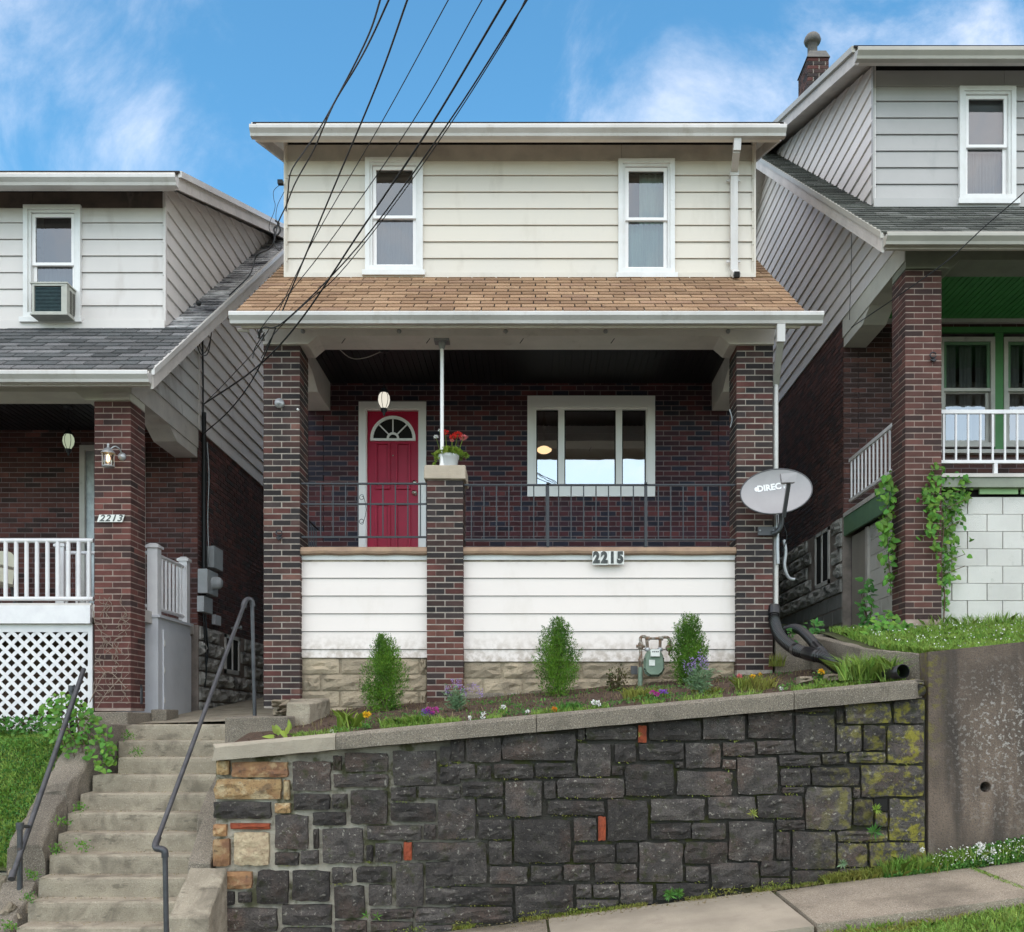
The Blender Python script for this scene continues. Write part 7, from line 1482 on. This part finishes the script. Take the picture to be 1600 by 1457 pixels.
flower('marigold', 1176, 1058, 1075, .024, M['yellow'], 'yellow marigold right of the coral one under the brown pier', n=70, nl=90)
flower('marigold', 1155, 1057, 1075, .022, M['pink_petal'], 'coral pink flower at the foot of the right brown pier', n=60, nl=80)
flower('pansy', 1221, 1076, 1082, .012, M['white_petal'], 'lone white flower near the cap joint right of the grass clump', n=24, nl=12)
flower('marigold', 1188, 1054, 1068, .012, M['yellow'], 'tiny yellow bud right of the yellow marigold', n=20, nl=12)
# mulch chips and dry stems over the soil
n = 2600; x = RNG.uniform(-2.7, 3.3, n); y = RNG.uniform(8.95, 10.95, n); z = np.array([soil_z(a, c) for a, c in zip(x, y)]) + .004
d = RNG.normal(size=(n, 3)); d[:, 2] = abs(d[:, 2]) * .35; leaves('mulch', np.stack([x, y, z], 1), d, RNG.uniform(.02, .06, n), RNG.uniform(.006, .014, n), M['straw'] if False else M['bark'], None, .2, kind='stuff')
n = 900; x = RNG.uniform(-2.4, 3.3, n); y = RNG.uniform(8.9, 10.9, n); z = np.array([soil_z(a, c) for a, c in zip(x, y)])
blades('dry_grass', np.stack([x, y, z], 1), .07, .005, .8, M['straw'], None, kind='stuff')
n = 3600; x = RNG.uniform(-2.2, 3.4, n); y = 8.88 + abs(RNG.normal(size=n)) * .12; keep = (np.sin(x * 5.1) + np.sin(x * 13.3)) > -.3; x, y = x[keep], y[keep]; z = np.array([soil_z(a, c) for a, c in zip(x, y)])
blades('bed_weeds', np.stack([x, y, z], 1), .055, .006, .8, M['grass'], None, kind='stuff')
# ivy and vines: every leaf is a piece
def in_poly(x, y, p):
    r_ = False; j = len(p) - 1
    for i in range(len(p)):
        if (p[i][1] > y) != (p[j][1] > y) and x < (p[j][0] - p[i][0]) * (y - p[i][1]) / (p[j][1] - p[i][1]) + p[i][0]: r_ = not r_
        j = i
    return r_
def mass(parent, pol_, Y, n, s_, m):
    cs, ds_ = [], []
    while len(cs) < n:
        a, c = random.uniform(min(q[0] for q in pol_), max(q[0] for q in pol_)), random.uniform(min(q[1] for q in pol_), max(q[1] for q in pol_))
        if in_poly(a, c, pol_): cs.append(tuple(P(a, c, (Y(a) if callable(Y) else Y) + random.uniform(-.02, .04)))); ds_.append((random.gauss(0, .8), -.5 + random.gauss(0, .4), -.6 + random.gauss(0, .5)))
    leaves('small_leaves', cs, ds_, RNG.uniform(s_ * .6, s_ * 1.3, n), RNG.uniform(s_ * .5, s_, n), m, parent, .15, kind='stuff')
iv = thing('ivy', 'bright green ivy spilling over the top of the left cheek wall beside the steps', 'ivy', P(130, 1190, 10.2)); cnt_ = 0
pol = [(62, 1105), (85, 1082), (120, 1085), (148, 1110), (168, 1135), (182, 1165), (183, 1195), (160, 1212), (138, 1190), (128, 1170), (105, 1180), (72, 1150), (60, 1130)]
while cnt_ < 285:
    a, c = random.uniform(55, 188), random.uniform(1078, 1215)
    if in_poly(a, c, pol): Y = 10.28 - (c - 1080) * .0042 + random.uniform(-.08, .06); leafobj(iv, hm_ivy, P(a, c, Y), random.uniform(.042, .072), (0, -1, .6)); cnt_ += 1
mass(iv, pol, 10.16, 420, .042, M['ivy'])
b = MB()
for k in range(12):
    a = P(random.uniform(85, 120), 1110, 10.3); c = P(random.uniform(70, 180), random.uniform(1150, 1205), 9.95); b.tube([a, a.lerp(c, .5) + Vector((0, -.05, .04)), c], .005, 5)
b.build('stems', M['bark'], iv)
iv2 = thing('ivy', 'darker creeper leaves along the foot of the white lattice', 'ivy', P(30, 1150, 10.9)); cs = []; ds_ = []
for k in range(420): a = random.uniform(-60, 75); cs.append(tuple(P(a, random.uniform(1118 + abs(a - 60) * .05, 1150), random.uniform(10.75, 11.05)))); ds_.append((random.gauss(0, 1), -1 + random.gauss(0, .5), random.gauss(-.2, .6)))
leaves('foliage', cs, ds_, .055, .045, M['clover'], iv2, .2)
b = MB(); 
for k in range(5): b.tube([P(random.uniform(0, 60), 1140, 10.95), P(random.uniform(10, 70), 1120, 10.95)], .005, 5)
b.build('stems', M['bark'], iv2)
vi = thing('vine', 'green creeper climbing the right edge of the dark red pier onto the white block wall', 'vine', P(1470, 972, 10.95)); cnt_ = 0
pol = [(1458, 722), (1475, 730), (1490, 733), (1508, 742), (1516, 765), (1514, 778), (1500, 790), (1507, 806), (1502, 815), (1490, 822), (1500, 850), (1494, 870), (1490, 905), (1482, 925), (1480, 955), (1472, 950), (1464, 900), (1460, 850), (1446, 830), (1450, 815), (1440, 790), (1443, 760), (1450, 745)]
while cnt_ < 285:
    a, c = random.uniform(1430, 1525), random.uniform(720, 965)
    if in_poly(a, c, pol): leafobj(vi, hm_ivy, P(a, c, (10.93 if a < 1470 else 11.08) + random.uniform(-.07, .05)), random.uniform(.045, .082), (-.1, -1, .35), .9, .45); cnt_ += 1
for a, c in ((1437, 778), (1433, 838), (1440, 836), (1515, 840), (1520, 843), (1508, 822), (1512, 868), (1504, 860), (1495, 900)): leafobj(vi, hm_ivy, P(a, c, 11.0), .07, (0, -1, .3), .5, 1.0)
mass(vi, pol, lambda a: 10.97 if a < 1467 else 11.14, 420, .05, M['ivy'])
b = MB(); b.tube(catmull([P(1474, 972, 11.02), P(1476, 930, 11.05), P(1470, 880, 11.02), P(1474, 820, 11.03), P(1466, 770, 11.0), P(1472, 735, 11.02)], 6), .008, 6)
for k in range(8): a = random.uniform(745, 900); b.tube([P(1470, a + 15, 11.02), P(random.choice((1445, 1500, 1508)), a, 11.03)], .004, 5)
b.build('stems', M['bark'], vi)
v2 = thing('vine', 'thin creeper hanging down the alley side of the dark red pier', 'vine', P(1390, 935, 11.3)); cnt_ = 0
pol = [(1392, 732), (1398, 760), (1396, 800), (1397, 860), (1398, 905), (1390, 930), (1383, 900), (1374, 870), (1376, 830), (1364, 822), (1380, 800), (1368, 775), (1372, 748), (1385, 740)]
while cnt_ < 82:
    a, c = random.uniform(1360, 1402), random.uniform(730, 935)
    if in_poly(a, c, pol): leafobj(v2, hm_ivy, P(a, c, 11.15 + random.uniform(-.06, .06)), random.uniform(.055, .095), (-.5, -1, .3), .9, .4); cnt_ += 1
mass(v2, pol, 11.24, 150, .05, M['ivy'])
MB().tube(catmull([P(1394, 738, 11.2), P(1386, 800, 11.2), P(1388, 860, 11.2), P(1392, 930, 11.2)], 6), .006, 5).build('stems', M['bark'], v2)
v3 = thing('sapling', 'leafy sapling growing in the alley corner in front of the plywood cellar door', 'sapling', P(1360, 980, 11.6)); cnt_ = 0
pol = [(1348, 905), (1362, 903), (1368, 925), (1366, 945), (1372, 985), (1342, 985), (1340, 950), (1345, 930)]
while cnt_ < 75:
    a, c = random.uniform(1336, 1375), random.uniform(900, 988)
    if in_poly(a, c, pol): leafobj(v3, hm_tree, P(a, c, 11.5 + random.uniform(-.1, .1)), random.uniform(.06, .10), (0, -1, .6), .5, .8); cnt_ += 1
b = MB()
for k in range(5): b.tube([P(1358, 985, 11.5), P(random.uniform(1345, 1366), random.uniform(915, 950), 11.5)], [.008, .004], 5)
b.build('stems', M['bark'], v3)
v4 = thing('ground_ivy', 'bright low leaves heaped at the foot of the dark red pier', 'ivy', P(1378, 990, 11.0)); cnt_ = 0
pol = [(1350, 985), (1375, 955), (1395, 950), (1405, 968), (1425, 975), (1410, 990), (1370, 1004), (1345, 1002)]
while cnt_ < 130:
    a, c = random.uniform(1340, 1430), random.uniform(945, 1008)
    if in_poly(a, c, pol): leafobj(v4, hm_ivy, P(a, c, 10.9 - (c - 950) * .012 + random.uniform(-.05, .05)), random.uniform(.05, .08), (0, -1, .9), .2, 1.0); cnt_ += 1
MB().tube([P(1360, 1000, 10.5), P(1390, 965, 10.9)], .006, 5).build('stems', M['bark'], v4)
v5 = thing('sapling', 'small leafy sapling on the alley ledge behind the corrugated pipes', 'sapling', P(1275, 990, 11.2))
for k in range(42): leafobj(v5, hm_tree, P(random.gauss(1272, 6), random.uniform(970, 992), 11.25), random.uniform(.04, .065), (0, -1, .6), .3, .8)
b = MB(); b.tube([P(1273, 995, 11.25), P(1270, 972, 11.25)], .005, 5); b.build('stems', M['bark'], v5)
v6 = thing('weed', 'little weed under the arch of the thinner corrugated pipe', 'weed', P(1236, 1008, 10.6))
for k in range(26): leafobj(v6, hm_tree, P(random.gauss(1234, 5), random.uniform(983, 1008), 10.75), random.uniform(.035, .055), (0, -1, .6), .3, .8)
MB().tube([P(1236, 1010, 10.75), P(1233, 985, 10.75)], .004, 5).build('stems', M['bark'], v6)
# dry vine stems on the left red-brown pier
b = MB()
for k in range(34):
    a = Vector((random.uniform(-4.90, -4.56), 10.985, random.uniform(.2, 1.3))); pts = [a]
    for j in range(4): a = a + Vector((random.gauss(0, .05), 0, random.uniform(.01, .09))); a.x = clampf(a.x, -4.93, -4.53); a.y = 10.978; pts.append(a.copy())
    b.tube(catmull(pts, 3), .0035, 4)
b.tube(catmull([P(140, 1098, 10.9), P(158, 1060, 10.9), P(170, 1050, 10.95), P(185, 1062, 10.95), P(196, 1075, 10.95)], 5), .006, 5); b.tube(catmull([P(150, 1110, 10.9), P(165, 1085, 10.9), P(190, 1058, 10.95)], 5), .005, 5)
o = b.build('dead_creeper', M['dead_vine'], None); tag(o, 'dry leafless creeper stems clinging to the foot of the red-brown pier', 'vine')
# lawns
n = 20000; x = RNG.uniform(-6.4, -4.74, n); y = RNG.uniform(8.97, 11.1, n); z = np.array([bankL(a, c) for a, c in zip(x, y)])
blades('lawn_grass', np.stack([x, y, z - .01], 1), .075, .014, .8, M['grass'], None, kind='stuff')
n = 9000; x = RNG.uniform(-6.4, -4.74, n); y = RNG.uniform(8.97, 10.6, n); z = np.array([bankL(a, c) for a, c in zip(x, y)]) + RNG.uniform(.01, .055, n); d = RNG.normal(size=(n, 3)); d[:, 2] = .5
leaves('lawn_clover', np.stack([x, y, z], 1), d, .024, .024, M['clover'], None, .15, kind='stuff')
n = 30000; x = RNG.uniform(3.35, 6.6, n); y = 8.76 + RNG.uniform(0, 1, n) ** 1.2 * 2.35; x = np.maximum(x, 3.30 + np.maximum(0, 9.45 - y) * .62); z = np.array([lawnR(a, c) for a, c in zip(x, y)])
blades('lawn_grass', np.stack([x, y, z - .01], 1), .075, .009, .8, M['grass'], None, kind='stuff')
n = 330; x = RNG.uniform(3.5, 6.4, n); y = RNG.uniform(8.8, 11.0, n); x = np.maximum(x, 3.35 + np.maximum(0, 9.45 - y) * .62); z = np.array([lawnR(a, c) for a, c in zip(x, y)]) + .055
leaves('clover_flowers', np.stack([x, y, z], 1), RNG.normal(size=(n, 3)) + [0, 0, 1], .016, .016, M['white_petal'], None, .3, kind='stuff')
n = 900; x = RNG.uniform(4.4, 6.5, n); y = RNG.uniform(10.9, 11.15, n); z = np.array([lawnR(a, c) for a, c in zip(x, y)])
blades('long_grass', np.stack([x, y, z - .01], 1), .16, .008, .6, M['grass'], None, kind='stuff')
n = 16000; x = RNG.uniform(1.6, 5.2, n); y = RNG.uniform(5.7, 7.2, n); z = zs_back(x) - .135
pn = np.array([mnoise.noise(Vector((a * 1.5, c * 2.2, 9))) for a, c in zip(x, y)]); k1 = pn > -.12
blades('verge_grass', np.stack([x, y, z], 1)[k1], .065, .010, .7, M['grass'], None, kind='stuff')
blades('verge_dry_grass', np.stack([x, y, z], 1)[~k1], .045, .009, .9, M['grass_dry'], None, kind='stuff')
# foot of the walls: moss strip, dry weeds, clover bank on the right
n = 2600; x = RNG.uniform(-.7, 3.2, n); y = 8.50 - abs(RNG.normal(size=n)) * .035; z = zs_back(x) - .015; k1 = (np.sin(x * 3.3) + np.sin(x * 9.1 + 1)) > -.55
blades('wall_foot_weeds', np.stack([x, y, z], 1)[k1], .04, .007, .9, M['grass_dry'], None, kind='stuff')
n = 3200; x = RNG.uniform(2.5, 3.5, n); y = 8.50 - abs(RNG.normal(size=n)) * .06; z = zs_back(x) - .01
blades('wall_foot_grass', np.stack([x, y, z], 1), .085, .008, .9, M['grass_dry'], None, kind='stuff')
n = 14000; x = RNG.uniform(3.0, 5.6, n); y = 8.51 - RNG.uniform(0, 1, n) ** 1.5 * .19; hmx = np.interp(x, [3.0, 3.5, 3.8, 4.4, 5.5], [.05, .10, .15, .20, .20]); hz_ = RNG.uniform(0, 1, n) * hmx * (1 - .6 * (8.51 - y) / .19); z = zs_back(x) - .01 + hz_
d = RNG.normal(size=(n, 3)); d[:, 1] -= .5; d[:, 2] += .4
leaves('clover_bank', np.stack([x, y, z], 1), d, .024, .022, M['clover'], None, .15, kind='stuff')
n = 2500; x = RNG.uniform(3.0, 5.6, n); y = 8.50 - RNG.uniform(0, 1, n) * .17; blades('clover_bank_grass', np.stack([x, y, zs_back(x) - .01], 1), .16, .007, .7, M['grass'], None, kind='stuff')
n = 420; x = RNG.uniform(3.4, 5.4, n); y = 8.36 - RNG.uniform(0, 1, n) * .06; z = zs_back(x) + RNG.uniform(.04, .19, n)
leaves('clover_blossom', np.stack([x, y, z], 1), RNG.normal(size=(n, 3)) + [0, 0, 1], .016, .014, M['white_petal'], None, .3, kind='stuff')
for k, (q, c) in enumerate(((1530, 1320), (1536, 1323), (1531, 1331), (1552, 1331), (1539, 1340), (1548, 1345))):
    p = P(q, c, 8.33); o = head('white_blossom', p, (.016, .02), M['white_petal'], 40, None, .016); tag(o, ('leftmost white blossom above the clover bank', 'topmost white blossom standing above the clover bank', 'white blossom just under the topmost one on the clover bank', 'rightmost white blossom above the clover bank', 'lowest white blossom above the clover bank', 'white blossom right beside the lowest one on the clover bank')[k], 'flower', 'white blossoms above the clover bank')
dn = thing('dandelion', 'grey dandelion clock at the foot of the mossy wall end', 'flower', P(1442, 1350, 8.42)); MB().tube([P(1443, 1352, 8.42), P(1441, 1329, 8.42)], .0025, 5).build('stem', M['yellow_leaf'], dn); head('seed_head', P(1441, 1328, 8.42), (.017, .017), M['white_petal'], 70, dn, .01)
def weed(px_, py_, s, label, m=M['ivy_blue'], n=12, Y=8.44):
    c = P(px_, py_, Y); a = np.linspace(0, 2 * np.pi, n, endpoint=False) + .2; d = np.stack([np.cos(a), np.full(n, -.4), np.sin(a) * .9 + .25], 1)
    o = leaves('wall_weed', np.tile(np.array(c), (n, 1)), d, s * RNG.uniform(.7, 1.2, n), s * .28, m, None, .2); tag(o, label, 'weed')
weed(1366, 1300, .085, 'star-shaped weed below the square drain hole in the stone wall', n=14)
weed(1369, 1265, .055, 'yellow-green weed tuft in the square drain hole', M['yellow_leaf'], 20)
weed(1176, 1272, .055, 'small weed in a joint of the stone wall right of centre', M['grass_dry'])
weed(572, 1431, .055, 'pair of round green leaves low on the left part of the stone wall', M['ivy'], 5); weed(590, 1433, .055, 'second round-leaved seedling low on the stone wall', M['ivy'], 5)
weed(1316, 1350, .06, 'weed at the foot of the wall left of the dandelion', M['sage_leaf'], 12)
weed(1046, 1398, .07, 'dark weed at the foot of the wall where the pale slab begins', M['clover'], 26); weed(1060, 1396, .06, 'bushier dark weed right beside the one by the pale slab', M['clover'], 26)
weed(1000, 1148, .03, 'moss sprig hanging above the red brick under the wall cap', M['grass_dry'], 12)
for q, c, Y, lab in ((130, 1322, 8.9, 'weed on the middle of the steps'), (100, 1285, 9.1, 'weed beside the left cheek wall halfway up'), (88, 1326, 8.85, 'weed at the left edge of the lower steps'), (50, 1368, 8.6, 'weed by the rusty rail post'), (46, 1404, 8.45, 'weed above the rubble left of the steps'), (126, 1264, 9.2, 'weed in the crack of the cheek wall'), (200, 1150, 10.1, 'weed on the top steps by the concrete block'), (15, 1448, 8.2, 'weed in the bottom left corner'), (215, 1176, 9.9, 'tiny weed on the third step')):
    nn = 60; c0 = P(q, c, Y); cs = np.array(c0) + RNG.normal(size=(nn, 3)) * [.035, .02, .025]; d = RNG.normal(size=(nn, 3)) + [0, -.5, .6]
    tag(leaves('step_weed', cs, d, .03, .014, M['ivy'], None, .2), lab, 'weed')
n = 500; t_ = RNG.uniform(0, 1, n); x = 3.72 - .02 * 0 + RNG.normal(size=n) * .012 + (1 - t_) * .02; y = 7.24 + t_ * 1.2
blades('joint_grass', np.stack([x, y, kz(x, y) - .01], 1), .03, .006, .8, M['grass'], None, kind='stuff')
# dead leaf litter on the ledges
n = 500; x = RNG.uniform(-4.4, -3.2, n); st_i = RNG.randint(0, 11, n); y = 10.6 - st_i * NT + RNG.uniform(.12, .22, n); z = -st_i * NR + .003
leaves('grit', np.stack([x, y, z], 1), RNG.normal(size=(n, 3)) * [1, 1, .1], .015, .01, M['straw'], None, .1, kind='stuff')

# moss and tiny weeds lodged in the joints of the stone wall
cs = []
for (a, b_, c, d) in dark:
    if random.random() < (.25 if a < 700 else .6):
        for k in range(random.randint(6, 26)):
            t_ = random.random(); e = random.random() * .25; q = a + (c - a) * min(1, max(0, t_ * .6 + e)); cs.append(tuple(P(q, d + random.uniform(-1.5, 1.5), 8.515)))
cs = [c for c in cs if c[2] < cap_bot(c[0]) - .03 and c[2] > zs_back(c[0])]
n = len(cs); leaves('joint_moss', cs, RNG.normal(size=(n, 3)) * [1, .3, .5] + [0, -.6, .1], RNG.uniform(.012, .03, n), RNG.uniform(.006, .014, n), M['grass_dry'], None, .2, kind='stuff')
n = 1500; x = RNG.uniform(-2.2, 3.2, n); x = x[(np.sin(x * 4.3) + np.sin(x * 11.7 + 2)) > 0.1]; n = len(x)
z = zs_back(x) + RNG.uniform(-.01, .05, n); leaves('wall_foot_moss', np.stack([x, np.full(n, 8.49), z], 1), RNG.normal(size=(n, 3)) + [0, -.5, .3], RNG.uniform(.015, .04, n), RNG.uniform(.006, .014, n), M['grass_dry'], None, .2, kind='stuff')
n = 900; x = RNG.uniform(-.5, 4.5, n); y = 8.45 - abs(RNG.normal(size=n)) * .09; leaves('leaf_litter', np.stack([x, y, kz(x, y) + .004], 1), RNG.normal(size=(n, 3)) * [1, 1, .12], RNG.uniform(.012, .03, n), RNG.uniform(.006, .014, n), M['straw'], None, .15, kind='stuff')

# worn edges on the concrete pieces
def roughen(o, cuts, amp, sc_=9.0):
    bm = bmesh.new(); bm.from_mesh(o.data); bmesh.ops.remove_doubles(bm, verts=bm.verts[:], dist=1e-5); bmesh.ops.bevel(bm, geom=bm.edges[:], offset=.010, segments=1, affect='EDGES') if cuts > 1 else None
    for _ in range(cuts):
        lim = [e for e in bm.edges if e.calc_length() > .05]
        if not lim: break
        bmesh.ops.subdivide_edges(bm, edges=lim, cuts=1, use_grid_fill=True)
    wp = o.location
    for v in bm.verts:
        p = (v.co + wp) * sc_; v.co += (mnoise.noise_vector(p) + .6 * mnoise.noise_vector(p * 2.7)) * amp
    bm.to_mesh(o.data); bm.free(); o.data.update()
for o in list(bpy.data.objects):
    nm = o.name.split('.')[0]
    if o.type != 'MESH': continue
    if nm in ('concrete_kerb', 'concrete_post_base', 'kerb_block', 'kerb_ledge', 'lower_block', 'alley_ledge', 'wall_return', 'upper_cheek', 'pier_footing'): roughen(o, 3, .009 if nm != 'concrete_post_base' else .016)
    elif nm in ('pier_cap',): roughen(o, 2, .003)
    elif nm == 'middle_cheek': roughen(o, 2, .010)

# extra low growth in the flower bed
n = 5200; x = RNG.uniform(-1.9, 3.3, n); y = RNG.uniform(8.9, 10.6, n); pn = np.array([mnoise.noise(Vector((a * 2.1, c * 2.1, 4))) for a, c in zip(x, y)]); k1 = pn > .10; x, y = x[k1], y[k1]; n = len(x)
z = np.array([soil_z(a, c) for a, c in zip(x, y)]) + RNG.uniform(0, .035, n)
leaves('bed_leaves', np.stack([x, y, z], 1), RNG.normal(size=(n, 3)) + [0, -.2, .8], RNG.uniform(.018, .045, n), RNG.uniform(.008, .018, n), M['clover'], None, .2, kind='stuff')
